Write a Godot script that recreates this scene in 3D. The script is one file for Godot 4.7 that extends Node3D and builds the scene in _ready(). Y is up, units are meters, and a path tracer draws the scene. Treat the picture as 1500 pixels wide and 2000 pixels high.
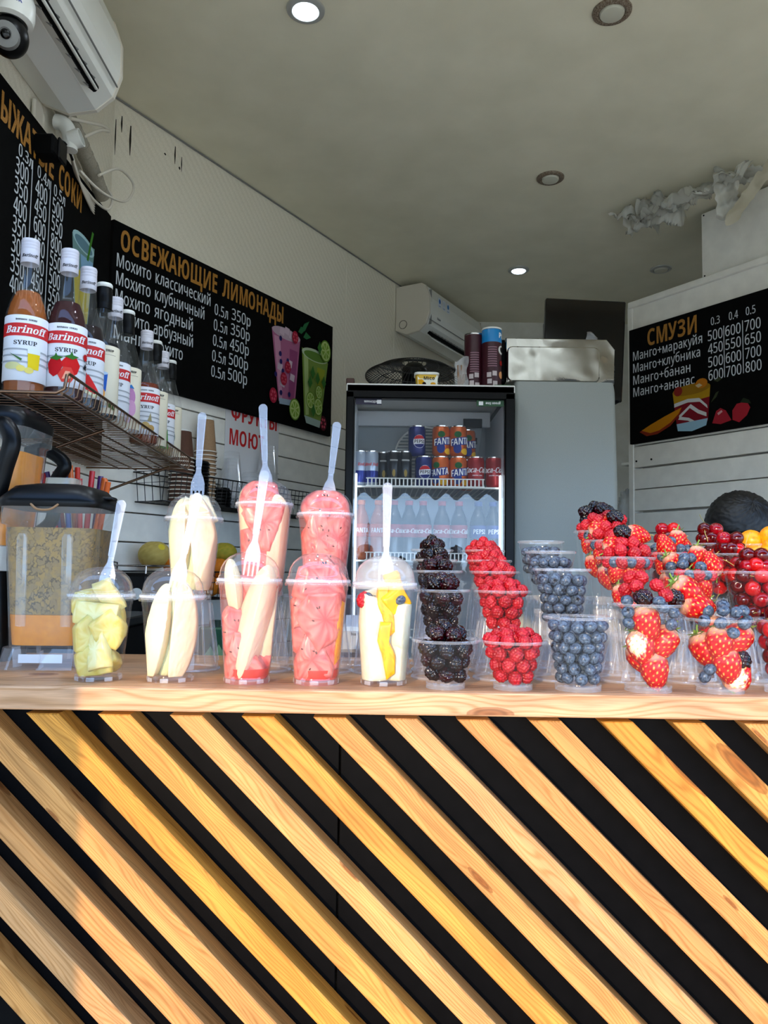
extends Node3D
# A street kiosk counter with cups of cut fruit and berries, seen from the customer's side.

const CT := 1.10            # height of the counter top
const CEIL := 2.913         # height of the ceiling
var M := {}
var used_names := {}
var mesh_cache := {}
var rng := RandomNumberGenerator.new()
var font_plain: SystemFont
var font_bold: SystemFont
var font_serif: SystemFont

const DIAG_O := Vector3(-0.972, 0, -2.577)      # where the left wall meets the slanting back wall
const DIAG_X := Vector3(0.507, 0, -0.862)
const PART_O := Vector3(1.182, 0, -3.665)       # free end of the right partition
const PART_X := Vector3(0.545, 0, 0.838)


func _ready() -> void:
	rng.seed = 77
	view_and_light()
	materials()
	shell()
	outside()
	counter()
	menu_boards()
	air_conditioners()
	ceiling_fittings()
	wire_shelf_and_bottles()
	wall_clutter()
	fridge()
	behind_the_fridge()
	partition_details()
	hanging_baskets()
	back_counter_things()
	blenders()
	shake_cups()
	berry_grid()
	attendant()


func view_and_light() -> void:
	var cam := Camera3D.new()
	cam.name = "camera"
	add_child(cam)
	cam.fov = 67.38
	cam.position = Vector3(0, 1.273, 0)
	cam.basis = Basis(Vector3.RIGHT, atan(110.0 / 1500.0)) * Basis(Vector3.BACK, deg_to_rad(0.85))
	cam.current = true
	var sky := ProceduralSkyMaterial.new()
	sky.sky_top_color = Color(0.4, 0.53, 0.72)
	sky.sky_horizon_color = Color(0.65, 0.775, 0.9)
	sky.sky_curve = 0.18
	sky.ground_bottom_color = Color(0.45, 0.43, 0.4)
	sky.ground_horizon_color = Color(0.62, 0.64, 0.66)
	sky.sky_energy_multiplier = 1.0
	sky.sun_angle_max = 1.0
	sky.energy_multiplier = 11.0
	var e := Environment.new()
	e.background_mode = Environment.BG_SKY
	e.sky = Sky.new()
	e.sky.sky_material = sky
	e.tonemap_mode = Environment.TONE_MAPPER_LINEAR
	e.tonemap_exposure = 1.0
	e.sdfgi_enabled = true
	e.ssao_enabled = true
	e.ssil_enabled = true
	var w := WorldEnvironment.new()
	w.name = "environment"
	w.environment = e
	add_child(w)
	var sun := DirectionalLight3D.new()
	sun.name = "sun"
	add_child(sun)
	sun.light_color = Color(1.0, 0.87, 0.69)
	sun.light_energy = 1.6
	sun.light_angular_distance = 0.6
	sun.shadow_enabled = true
	sun.sky_mode = DirectionalLight3D.SKY_MODE_LIGHT_ONLY
	sun.look_at_from_position(Vector3.ZERO, -Vector3(-0.33, 0.195, 0.924), Vector3.UP)


# ---------------------------------------------------------------- naming and placing

func numbered(called: String) -> String:
	var n: int = used_names.get(called, -1) + 1
	used_names[called] = n
	return called if n == 0 else "%s_%03d" % [called, n]


func describe(o: Node3D, label: String, category: String, group := "", kind := "") -> void:
	o.set_meta("label", label)
	if category:
		o.set_meta("category", category)
	if group:
		o.set_meta("group", group)
	if kind:
		o.set_meta("kind", kind)


func thing(called: String, label: String, category: String, xf := Transform3D(), group := "") -> Node3D:
	var o := Node3D.new()
	o.name = numbered(called)
	add_child(o)
	o.transform = xf
	describe(o, label, category, group)
	return o


func solo(called: String, mesh: Mesh, m: Material, label: String, category: String, xf := Transform3D(), group := "") -> MeshInstance3D:
	var o := MeshInstance3D.new()
	o.name = numbered(called)
	add_child(o)
	o.mesh = mesh
	o.material_override = m
	o.transform = xf
	describe(o, label, category, group)
	return o


func structure(called: String, mesh: Mesh, m: Material, label: String, xf := Transform3D()) -> MeshInstance3D:
	var o := solo(called, mesh, m, label, "", xf)
	o.set_meta("kind", "structure")
	return o


func part(parent: Node3D, called: String, mesh: Mesh, m: Material, xf := Transform3D()) -> MeshInstance3D:
	var o := MeshInstance3D.new()
	o.name = called
	parent.add_child(o, true)
	o.mesh = mesh
	o.material_override = m
	o.transform = xf
	return o


func at(x: float, y: float, z: float, turn := 0.0) -> Transform3D:
	return Transform3D(Basis(Vector3.UP, turn), Vector3(x, y, z))


func frame(o: Vector3, x: Vector3) -> Transform3D:
	# a wall's own axes: x along it, y up, z out of it
	x = x.normalized()
	return Transform3D(Basis(x, Vector3.UP, x.cross(Vector3.UP)), o)


func aim(a: Vector3, b: Vector3, roll := 0.0) -> Transform3D:
	# y axis runs from a to b
	var y := (b - a).normalized()
	var z := Vector3.BACK - y * y.dot(Vector3.BACK)
	z = z.normalized() if z.length() > 0.01 else Vector3.RIGHT
	return Transform3D(Basis(y.cross(z), y, z) * Basis(Vector3.UP, roll), a)


# ---------------------------------------------------------------- materials

func mat(c: Color, rough := 0.6, metal := 0.0) -> StandardMaterial3D:
	var m := StandardMaterial3D.new()
	m.albedo_color = c
	m.roughness = rough
	m.metallic = metal
	if c.a < 1.0:
		m.transparency = BaseMaterial3D.TRANSPARENCY_ALPHA
	return m


func tinted(rough := 0.5, spec := 0.5) -> StandardMaterial3D:
	# colour from the vertices
	var m := mat(Color.WHITE, rough)
	m.vertex_color_use_as_albedo = true
	m.metallic_specular = spec
	return m


func grainy(c: Color, rough: float, freq: float, low: Color, high: Color, scale := 1.0, octaves := 4) -> StandardMaterial3D:
	var m := mat(c, rough)
	var t := NoiseTexture2D.new()
	var n := FastNoiseLite.new()
	n.seed = 5
	n.frequency = freq
	n.fractal_octaves = octaves
	t.noise = n
	t.width = 512
	t.height = 512
	t.seamless = true
	var g := Gradient.new()
	g.set_color(0, low)
	g.set_color(1, high)
	t.color_ramp = g
	m.albedo_texture = t
	m.uv1_triplanar = true
	m.uv1_scale = Vector3.ONE * scale
	return m


func wood_texture(w: int, h: int, seed_: int, knots: Array, rings: float) -> ImageTexture:
	var im := Image.create(w, h, false, Image.FORMAT_RGB8)
	var n := FastNoiseLite.new()
	n.seed = seed_
	n.frequency = 0.01
	n.fractal_octaves = 2
	var grain := func(fx: float, fy: float) -> Color:
		var warp := n.get_noise_2d(fx * 0.28, fy * 0.9) * 34.0
		var knot := 0.0
		for k in knots:
			var dx: float = (fx - k[0]) * 0.42
			var dy: float = fy - k[1]
			var d := sqrt(dx * dx + dy * dy) / float(k[2])
			if d < 4.0:
				warp += 30.0 * exp(-d * d * 0.5) * signf(dy) * (0.25 + 0.2 * float(k[2]) / 10.0)
				if d < 1.0:
					knot = maxf(knot, 1.0 - d * d * 0.55)
		var late := pow(0.5 + 0.5 * sin((fy + warp) * rings), 3.0)
		var fine := n.get_noise_2d(fx * 1.3, fy * 26.0)
		var broad := n.get_noise_2d(fx * 0.35 + 900.0, fy * 1.6)
		var v := 0.93 - 0.11 * late + 0.07 * fine + 0.12 * broad
		var c := Color(v, v * (0.975 - 0.04 * late), v * (0.94 - 0.1 * late))
		if knot > 0.0:
			c = c.lerp(Color(0.5, 0.4, 0.33).lerp(Color(0.66, 0.53, 0.43), 0.5 + 0.5 * sin(knot * 22.0)), knot * 0.9)
		return c
	var join := int(w * 0.93)
	for y in h:
		for x in w:
			var c: Color = grain.call(float(x), float(y))
			if x > join:                         # the end runs into the beginning
				c = c.lerp(grain.call(float(x - w), float(y)), float(x - join) / (w - join))
			im.set_pixel(x, y, c)
	im.generate_mipmaps()
	return ImageTexture.create_from_image(im)


func wood(c: Color, tex: Texture2D, su: float, sv: float, off := Vector2.ZERO, rough := 0.5) -> StandardMaterial3D:
	var m := mat(c, rough)
	m.albedo_texture = tex
	m.uv1_scale = Vector3(su, sv, 1)
	m.uv1_offset = Vector3(off.x, off.y, 0)
	return m


func materials() -> void:
	font_plain = SystemFont.new()
	font_plain.font_names = ["Droid Sans"]
	font_bold = SystemFont.new()
	font_bold.font_names = ["Droid Sans"]
	font_bold.font_weight = 700
	font_serif = SystemFont.new()
	font_serif.font_names = ["Droid Serif"]
	font_serif.font_weight = 700
	M.wood_a = wood_texture(2048, 256, 3, [[330, 70, 11], [760, 170, 8], [1290, 60, 13], [1780, 190, 9]], 0.55)
	M.wood_b = wood_texture(2048, 256, 19, [[220, 130, 26], [1120, 200, 18], [1640, 70, 10]], 0.36)
	M.counter_top = wood(Color(0.8, 0.61, 0.45), M.wood_a, 0.55, 3.2, Vector2(0.85, 0), 0.42)
	M.counter_edge = wood(Color(0.82, 0.65, 0.51), M.wood_b, 0.62, 7.0, Vector2(0.9, 0.2), 0.5)
	M.black_panel = grainy(Color(0.036, 0.033, 0.036), 0.5, 0.02, Color(0.8, 0.8, 0.8), Color(1, 1, 1), 3.0)
	# walls: off-white panel with a small raised weave, painted boards
	M.wall = grainy(Color(0.91, 0.905, 0.87), 0.7, 0.012, Color(0.93, 0.93, 0.91), Color(1, 1, 1), 1.2)
	var dots := Image.create(64, 64, false, Image.FORMAT_L8)
	for y in 64:
		for x in 64:
			var v := sin(x / 64.0 * TAU) * sin(y / 64.0 * TAU) * 0.5 + 0.5
			dots.set_pixel(x, y, Color(v, v, v))
	M.weave = grainy(Color(0.95, 0.92, 0.855), 0.65, 0.015, Color(0.9, 0.9, 0.87), Color(1, 1, 1), 1.0)
	M.weave.heightmap_enabled = true
	M.weave.heightmap_texture = ImageTexture.create_from_image(dots)
	M.weave.heightmap_scale = 0.14
	M.weave.uv1_scale = Vector3.ONE * 26.0
	M.board_white = grainy(Color(0.96, 0.95, 0.915), 0.5, 0.02, Color(0.94, 0.94, 0.94), Color(1, 1, 1), 1.0)
	M.ceiling = grainy(Color(0.93, 0.905, 0.81), 0.6, 0.01, Color(0.94, 0.94, 0.93), Color(1, 1, 1), 0.6)
	M.floor = grainy(Color(0.52, 0.49, 0.44), 0.6, 0.02, Color(0.8, 0.8, 0.8), Color(1, 1, 1), 1.0)
	M.paving = grainy(Color(0.9, 0.78, 0.61), 0.85, 0.03, Color(0.82, 0.82, 0.82), Color(1, 1, 1), 0.5)
	M.chalkboard = grainy(Color(0.055, 0.055, 0.055), 0.75, 0.02, Color(0.75, 0.75, 0.75), Color(1, 1, 1), 2.0)
	M.chalk = mat(Color(0.8, 0.82, 0.84), 0.8)
	M.gold = grainy(Color(1.0, 0.74, 0.3), 0.6, 0.09, Color(0.3, 0.22, 0.12), Color(1.0, 0.98, 0.9), 9.0, 2)
	M.white_plastic = mat(Color(0.9, 0.9, 0.87), 0.35)
	M.cream_plastic = mat(Color(0.85, 0.82, 0.76), 0.4)
	M.grey_plastic = mat(Color(0.5, 0.5, 0.49), 0.5)
	M.black_plastic = mat(Color(0.035, 0.035, 0.038), 0.35)
	M.matte_black = mat(Color(0.03, 0.03, 0.032), 0.7)
	M.gloss_black = mat(Color(0.02, 0.02, 0.022), 0.08)
	M.black_wire = mat(Color(0.03, 0.03, 0.03), 0.45)
	M.steel = mat(Color(0.74, 0.73, 0.72), 0.12, 1.0)
	M.chrome = mat(Color(0.8, 0.79, 0.78), 0.18, 1.0)
	M.brown_wire = mat(Color(0.55, 0.43, 0.34), 0.28, 1.0)
	M.grey_steel = grainy(Color(0.6, 0.62, 0.6), 0.4, 0.3, Color(0.93, 0.93, 0.93), Color(1, 1, 1), 2.0)
	M.clear = mat(Color(0.93, 0.95, 0.98, 0.045), 0.05)
	M.clear_cup = mat(Color(0.9, 0.93, 0.98, 0.008), 0.06)
	M.nested_cup = mat(Color(0.82, 0.84, 0.9, 0.1), 0.08)
	M.rim_plastic = mat(Color(0.93, 0.95, 0.98, 0.14), 0.08)
	M.bead = mat(Color(0.93, 0.95, 0.98, 0.3), 0.1)
	M.juicy_cup = mat(Color(0.95, 0.6, 0.57, 0.14), 0.07)
	M.misty_lid = mat(Color(0.95, 0.92, 0.9, 0.22), 0.12)
	M.fork = mat(Color(0.92, 0.93, 0.97, 0.24), 0.12)
	M.glass = mat(Color(0.9, 0.93, 0.93, 0.015), 0.03)
	M.glass.metallic_specular = 0.36
	M.pane = mat(Color(0.92, 0.96, 1.0, 0.015), 0.01)
	M.pane.metallic_specular = 0.42
	M.fruit = tinted(0.35, 0.5)
	M.dry = tinted(0.7, 0.35)
	M.wet = tinted(0.16, 0.5)
	M.cut = tinted(0.3, 0.5)
	M.cut.subsurf_scatter_enabled = true
	M.cut.subsurf_scatter_strength = 0.25
	M.paint = tinted(0.7, 0.3)
	M.leaf = mat(Color(0.42, 0.55, 0.2), 0.55)
	M.stem = mat(Color(0.62, 0.55, 0.28), 0.6)
	M.red_print = mat(Color(0.77, 0.1, 0.11), 0.6)
	M.white_print = mat(Color(0.92, 0.92, 0.92), 0.6)
	M.black_print = mat(Color(0.05, 0.05, 0.06), 0.6)
	M.blue_print = mat(Color(0.1, 0.2, 0.55), 0.5)
	M.paper = mat(Color(0.86, 0.86, 0.87), 0.75)
	for k in [["black_panel", 0.16], ["chalkboard", 0.14], ["matte_black", 0.2], ["black_plastic", 0.3], ["clear_cup", 0.33], ["clear", 0.5], ["rim_plastic", 0.5], ["counter_top", 0.35], ["counter_edge", 0.3], ["fruit", 0.42], ["wet", 0.5]]:
		M[k[0]].metallic_specular = k[1]
	M.paper_cream = mat(Color(0.86, 0.82, 0.72), 0.7)


# ---------------------------------------------------------------- mesh tools

func begin() -> SurfaceTool:
	var st := SurfaceTool.new()
	st.begin(Mesh.PRIMITIVE_TRIANGLES)
	return st


func tri(st: SurfaceTool, a: Vector3, b: Vector3, c: Vector3, n: Vector3) -> void:
	# n says roughly which way the face looks
	st.set_smooth_group(-1)
	if (a - c).cross(a - b).dot(n) < 0.0:
		var t := b
		b = c
		c = t
	st.add_vertex(a)
	st.add_vertex(b)
	st.add_vertex(c)


func quad(st: SurfaceTool, a: Vector3, b: Vector3, c: Vector3, d: Vector3, n: Vector3) -> void:
	tri(st, a, b, c, n)
	tri(st, a, c, d, n)


func done(st: SurfaceTool) -> ArrayMesh:
	st.generate_normals()
	return st.commit()


func put_box(st: SurfaceTool, xf: Transform3D, size: Vector3, bev: float) -> void:
	var h := size * 0.5
	bev = minf(bev, minf(h.x, minf(h.y, h.z)) * 0.9)
	var k := h - Vector3.ONE * bev
	for ax in 3:
		var b := (ax + 1) % 3
		var c := (ax + 2) % 3
		for s in [-1.0, 1.0]:
			var n := Vector3.ZERO
			n[ax] = s
			var p := []
			for q in [[-1, -1], [1, -1], [1, 1], [-1, 1]]:
				var v := Vector3.ZERO
				v[ax] = s * h[ax]
				v[b] = q[0] * k[b]
				v[c] = q[1] * k[c]
				p.append(xf * v)
			quad(st, p[0], p[1], p[2], p[3], xf.basis * n)
	if bev <= 0.0:
		return
	for ax in 3:                       # edges parallel to ax
		var b := (ax + 1) % 3
		var c := (ax + 2) % 3
		for sb in [-1.0, 1.0]:
			for sc in [-1.0, 1.0]:
				var p := []
				for q in [[-1, 0], [1, 0], [1, 1], [-1, 1]]:
					var v := Vector3.ZERO
					v[ax] = q[0] * k[ax]
					v[b] = sb * (h[b] if q[1] == 0 else k[b])
					v[c] = sc * (k[c] if q[1] == 0 else h[c])
					p.append(xf * v)
				var n := Vector3.ZERO
				n[b] = sb
				n[c] = sc
				quad(st, p[0], p[1], p[2], p[3], xf.basis * n)
	for sx in [-1.0, 1.0]:
		for sy in [-1.0, 1.0]:
			for sz in [-1.0, 1.0]:
				var s := Vector3(sx, sy, sz)
				tri(st, xf * (Vector3(h.x, k.y, k.z) * s), xf * (Vector3(k.x, h.y, k.z) * s), xf * (Vector3(k.x, k.y, h.z) * s), xf.basis * s)


func box(size: Vector3, bev := 0.002) -> ArrayMesh:
	var key := "box%s%s" % [size, bev]
	if not mesh_cache.has(key):
		var st := begin()
		put_box(st, Transform3D(), size, bev)
		mesh_cache[key] = done(st)
	return mesh_cache[key]


func wood_box(size: Vector3, bev: float, along := 0) -> ArrayMesh:
	# a box whose texture runs along one axis; metres as texture units
	var st := begin()
	put_box(st, Transform3D(), size, bev)
	st.generate_normals()
	var a := st.commit_to_arrays()
	var uv := PackedVector2Array()
	for i in a[0].size():
		var p: Vector3 = a[0][i]
		var n: Vector3 = a[1][i]
		var across := p.z if absf(n.y) > 0.7 else p.y + size.y * 3.0
		uv.append(Vector2(p.x if along == 0 else p.y, across if along == 0 else p.x + p.z))
	a[Mesh.ARRAY_TEX_UV] = uv
	var m := ArrayMesh.new()
	m.add_surface_from_arrays(Mesh.PRIMITIVE_TRIANGLES, a)
	return m


func lathe(prof: Array, segs := 32, ripple := 0.0, ripples := 0, sweep := TAU) -> ArrayMesh:
	# prof runs along the outside from bottom to top as Vector2(radius, height)
	var st := begin()
	var groups := []
	var g := 0
	for i in prof.size() - 1:
		if i > 0:
			var u: Vector2 = (prof[i] - prof[i - 1]).normalized()
			var v: Vector2 = (prof[i + 1] - prof[i]).normalized()
			if u.dot(v) < 0.72:
				g += 1
		groups.append(g)
	var ring := func(i: int, j: int) -> Vector3:
		var a := sweep * (j % segs if sweep >= TAU else j) / segs - (0.0 if sweep >= TAU else sweep * 0.5)
		var r: float = prof[i].x
		if ripples and r > 0.001:
			r *= 1.0 + ripple * cos(ripples * a)
		return Vector3(r * sin(a), prof[i].y, r * cos(a))
	for i in prof.size() - 1:
		st.set_smooth_group(groups[i])
		for j in segs:
			var q := [[i, j], [i + 1, j], [i + 1, j + 1], [i, j], [i + 1, j + 1], [i, j + 1]]
			if prof[i].x < 1e-5:
				q = [[i, j], [i + 1, j], [i + 1, j + 1]]
			elif prof[i + 1].x < 1e-5:
				q = [[i, j], [i + 1, j], [i, j + 1]]
			for k in q:
				st.set_uv(Vector2(float(k[1]) / segs, 1.0 - float(k[0]) / (prof.size() - 1)))
				st.add_vertex(ring.call(k[0], k[1]))
	return done(st)


func put_tube(st: SurfaceTool, pts: Array, r: float, sides := 6, closed := false, r_end := -1.0) -> void:
	var n := pts.size()
	var rings := []
	var nn := Vector3.ZERO
	for i in n:
		var t: Vector3
		if closed:
			t = (pts[(i + 1) % n] - pts[(i + n - 1) % n]).normalized()
		else:
			t = (pts[mini(i + 1, n - 1)] - pts[maxi(i - 1, 0)]).normalized()
		if nn == Vector3.ZERO:
			nn = t.cross(Vector3.UP if absf(t.y) < 0.9 else Vector3.RIGHT)
		nn = (nn - t * nn.dot(t)).normalized()
		var b := t.cross(nn)
		var rr := r if r_end < 0.0 else lerpf(r, r_end, float(i) / (n - 1))
		var ring := []
		for j in sides:
			var a := TAU * j / sides
			ring.append(pts[i] + (nn * cos(a) + b * sin(a)) * rr)
		rings.append(ring)
	st.set_smooth_group(0)
	for i in (n if closed else n - 1):
		var p: Array = rings[i]
		var q: Array = rings[(i + 1) % n]
		for j in sides:
			var k := (j + 1) % sides
			for v in [p[j], q[j], q[k], p[j], q[k], p[k]]:
				st.add_vertex(v)
	if not closed:
		st.set_smooth_group(-1)
		for e in [0, n - 1]:
			var ring: Array = rings[e]
			var out: Vector3 = (pts[e] - pts[1 if e == 0 else n - 2]).normalized()
			for j in range(1, sides - 1):
				tri(st, ring[0], ring[j], ring[j + 1], out)


func tube(pts: Array, r: float, sides := 6, closed := false, r_end := -1.0) -> ArrayMesh:
	var st := begin()
	put_tube(st, pts, r, sides, closed, r_end)
	return done(st)


func smooth_path(pts: Array, steps := 6) -> Array:
	var out := []
	for i in pts.size() - 1:
		var a: Vector3 = pts[maxi(i - 1, 0)]
		var b: Vector3 = pts[i]
		var c: Vector3 = pts[i + 1]
		var d: Vector3 = pts[mini(i + 2, pts.size() - 1)]
		for k in steps:
			out.append(b.cubic_interpolate(c, a, d, float(k) / steps))
	out.append(pts[-1])
	return out


func ring_path(r: float, n: int, ry := -1.0) -> Array:
	var out := []
	for i in n:
		out.append(Vector3(r * cos(TAU * i / n), (r if ry < 0.0 else ry) * sin(TAU * i / n), 0))
	return out


func put_prism(st: SurfaceTool, outline: PackedVector2Array, z0: float, z1: float, bev := 0.0, xf := Transform3D()) -> void:
	var poly := outline
	if Geometry2D.is_polygon_clockwise(poly):
		poly.reverse()
	var n := poly.size()
	var inner := PackedVector2Array()
	for i in n:
		var u := (poly[i] - poly[(i + n - 1) % n]).normalized()
		var v := (poly[(i + 1) % n] - poly[i]).normalized()
		var a := Vector2(-u.y, u.x)
		var b := Vector2(-v.y, v.x)
		var m := (a + b).normalized()
		inner.append(poly[i] + m * bev / maxf(0.4, m.dot(a)))
	var idx := Geometry2D.triangulate_polygon(inner)
	for z in [z0, z1]:
		var s := -1.0 if z == z0 else 1.0
		for k in range(0, idx.size(), 3):
			var p := inner[idx[k]]
			var q := inner[idx[k + 1]]
			var r := inner[idx[k + 2]]
			tri(st, xf * Vector3(p.x, p.y, z), xf * Vector3(q.x, q.y, z), xf * Vector3(r.x, r.y, z), xf.basis * Vector3(0, 0, s))
	for i in n:
		var j := (i + 1) % n
		var e := (poly[j] - poly[i]).normalized()
		var out := xf.basis * Vector3(e.y, -e.x, 0)
		var a := poly[i]
		var b := poly[j]
		quad(st, xf * Vector3(a.x, a.y, z0 + bev), xf * Vector3(b.x, b.y, z0 + bev), xf * Vector3(b.x, b.y, z1 - bev), xf * Vector3(a.x, a.y, z1 - bev), out)
		if bev > 0.0:
			var c := inner[i]
			var d := inner[j]
			quad(st, xf * Vector3(a.x, a.y, z1 - bev), xf * Vector3(b.x, b.y, z1 - bev), xf * Vector3(d.x, d.y, z1), xf * Vector3(c.x, c.y, z1), out + xf.basis.z)
			quad(st, xf * Vector3(a.x, a.y, z0 + bev), xf * Vector3(b.x, b.y, z0 + bev), xf * Vector3(d.x, d.y, z0), xf * Vector3(c.x, c.y, z0), out - xf.basis.z)


func prism(outline: PackedVector2Array, z0: float, z1: float, bev := 0.0) -> ArrayMesh:
	var st := begin()
	put_prism(st, outline, z0, z1, bev)
	return done(st)


func round_rect(w: float, h: float, r: float, steps := 4) -> PackedVector2Array:
	var out := PackedVector2Array()
	for c in [[1, 1, 0.0], [-1, 1, 0.5], [-1, -1, 1.0], [1, -1, 1.5]]:
		for k in steps + 1:
			var a: float = PI * (c[2] + 0.5 * k / steps)
			out.append(Vector2(c[0] * (w * 0.5 - r) + r * cos(a), c[1] * (h * 0.5 - r) + r * sin(a)))
	return out


func ellipse(cx: float, cy: float, rx: float, ry: float, n := 20) -> PackedVector2Array:
	var out := PackedVector2Array()
	for i in n:
		out.append(Vector2(cx + rx * cos(TAU * i / n), cy + ry * sin(TAU * i / n)))
	return out


func loft(sections: Array, cap := true) -> ArrayMesh:
	# rings of equal length, each counter-clockwise seen from above when they rise
	var st := begin()
	st.set_smooth_group(0)
	var n: int = sections[0].size()
	for i in sections.size() - 1:
		for j in n:
			var k := (j + 1) % n
			for v in [sections[i][j], sections[i + 1][j], sections[i + 1][k], sections[i][j], sections[i + 1][k], sections[i][k]]:
				st.add_vertex(v)
	if cap:
		for e in [0, sections.size() - 1]:
			var mid := Vector3.ZERO
			for v in sections[e]:
				mid += v / n
			for j in n:
				tri(st, mid, sections[e][j], sections[e][(j + 1) % n], Vector3.DOWN if e == 0 else Vector3.UP)
	return done(st)


func rect_ring(w: float, d: float, r: float, y: float, steps := 3) -> Array:
	# ring for loft() that turns the same way as lathe()
	var out := []
	for p in round_rect(w, d, r, steps):
		out.append(Vector3(p.x, y, -p.y))
	return out


func radial(lats: int, lons: int, f: Callable) -> ArrayMesh:
	# f(direction) gives [position, colour]
	var v := PackedVector3Array()
	var c := PackedColorArray()
	var idx := PackedInt32Array()
	for i in lats + 1:
		var th := PI * i / lats
		for j in lons:
			var ph := TAU * j / lons
			var r: Array = f.call(Vector3(sin(th) * sin(ph), -cos(th), sin(th) * cos(ph)))
			v.append(r[0])
			c.append(r[1])
	for i in lats:
		for j in lons:
			var a := i * lons + j
			var b := (i + 1) * lons + j
			var cc := (i + 1) * lons + (j + 1) % lons
			var d := i * lons + (j + 1) % lons
			if i < lats - 1:
				idx.append_array([a, b, cc])
			if i > 0:
				idx.append_array([a, cc, d])
			if i == lats - 1:
				idx.append_array([a, b, cc])
	return indexed(v, idx, c)


func indexed(v: PackedVector3Array, idx: PackedInt32Array, c := PackedColorArray()) -> ArrayMesh:
	var nrm := PackedVector3Array()
	nrm.resize(v.size())
	for k in range(0, idx.size(), 3):
		var n := (v[idx[k]] - v[idx[k + 2]]).cross(v[idx[k]] - v[idx[k + 1]])
		for q in 3:
			nrm[idx[k + q]] += n
	for k in nrm.size():
		nrm[k] = nrm[k].normalized()
	var a := []
	a.resize(Mesh.ARRAY_MAX)
	a[Mesh.ARRAY_VERTEX] = v
	a[Mesh.ARRAY_NORMAL] = nrm
	a[Mesh.ARRAY_INDEX] = idx
	if c.size():
		a[Mesh.ARRAY_COLOR] = c
	var m := ArrayMesh.new()
	m.add_surface_from_arrays(Mesh.PRIMITIVE_TRIANGLES, a)
	return m


func letters(text: String, cap: float, squeeze := 1.0, font: Font = null, bend := 0.0, slant := 0.0, centred := true, depth := 0.0006, rise := 0.0) -> ArrayMesh:
	# flat lettering with capitals «cap» metres high; bend wraps it round a cylinder of that radius
	var key := "t%s|%s|%s|%s|%s|%s|%s|%s" % [text, cap, squeeze, font, bend, slant, centred, rise]
	if mesh_cache.has(key):
		return mesh_cache[key]
	var t := TextMesh.new()
	t.font = font if font else font_plain
	t.text = text
	t.font_size = 40
	t.curve_step = 2.0
	t.pixel_size = cap / (40.0 * 0.714)
	t.depth = depth
	t.horizontal_alignment = HORIZONTAL_ALIGNMENT_CENTER if centred else HORIZONTAL_ALIGNMENT_LEFT
	t.vertical_alignment = VERTICAL_ALIGNMENT_CENTER
	var a := t.surface_get_arrays(0)
	var v: PackedVector3Array = a[Mesh.ARRAY_VERTEX]
	var nn: PackedVector3Array = a[Mesh.ARRAY_NORMAL]
	for i in v.size():
		var p := v[i]
		p.x = p.x * squeeze + p.y * slant + 0.0
		p.y += p.x * rise
		if bend > 0.0:
			var q := p.x / bend
			v[i] = Vector3((bend + p.z) * sin(q), p.y, (bend + p.z) * cos(q))
			nn[i] = nn[i].rotated(Vector3.UP, q)
		else:
			v[i] = p
	var b := []
	b.resize(Mesh.ARRAY_MAX)
	b[Mesh.ARRAY_VERTEX] = v
	b[Mesh.ARRAY_NORMAL] = nn
	b[Mesh.ARRAY_INDEX] = a[Mesh.ARRAY_INDEX]
	var m := ArrayMesh.new()
	m.add_surface_from_arrays(Mesh.PRIMITIVE_TRIANGLES, b)
	mesh_cache[key] = m
	return m


# flat painted shapes: each later shape lies a hair in front
func put_split(st: SurfaceTool, a: Vector3, b: Vector3, c: Vector3, most: float) -> void:
	var ab := a.distance_to(b)
	var bc := b.distance_to(c)
	var ca := c.distance_to(a)
	var long := maxf(ab, maxf(bc, ca))
	if long <= most:
		tri(st, a, b, c, Vector3.BACK)
	elif long == ab:
		put_split(st, a, (a + b) * 0.5, c, most)
		put_split(st, (a + b) * 0.5, b, c, most)
	elif long == bc:
		put_split(st, a, b, (b + c) * 0.5, most)
		put_split(st, a, (b + c) * 0.5, c, most)
	else:
		put_split(st, a, b, (a + c) * 0.5, most)
		put_split(st, (a + c) * 0.5, b, c, most)


func paint(list: Array, z0 := 0.0006, bend := 0.0) -> ArrayMesh:
	var st := begin()
	var z := z0
	for s in list:
		var poly: PackedVector2Array = s[0]
		var idx := Geometry2D.triangulate_polygon(poly)
		st.set_color(s[1].srgb_to_linear())
		for k in range(0, idx.size(), 3):
			put_split(st, Vector3(poly[idx[k]].x, poly[idx[k]].y, z), Vector3(poly[idx[k + 1]].x, poly[idx[k + 1]].y, z), Vector3(poly[idx[k + 2]].x, poly[idx[k + 2]].y, z), 0.007 if bend > 0.0 else 9.0)
		z += 0.00022
	var m := done(st)
	if bend <= 0.0:
		return m
	var a := m.surface_get_arrays(0)
	var v: PackedVector3Array = a[Mesh.ARRAY_VERTEX]
	var nn: PackedVector3Array = a[Mesh.ARRAY_NORMAL]
	for i in v.size():
		var q := v[i].x / bend
		v[i] = Vector3((bend + v[i].z) * sin(q), v[i].y, (bend + v[i].z) * cos(q))
		nn[i] = Vector3(sin(q), 0, cos(q))
	a[Mesh.ARRAY_VERTEX] = v
	a[Mesh.ARRAY_NORMAL] = nn
	var o := ArrayMesh.new()
	o.add_surface_from_arrays(Mesh.PRIMITIVE_TRIANGLES, a)
	return o


func pv(list: Array) -> PackedVector2Array:
	var out := PackedVector2Array()
	for i in range(0, list.size(), 2):
		out.append(Vector2(list[i], list[i + 1]))
	return out


# ---------------------------------------------------------------- the kiosk itself

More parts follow.
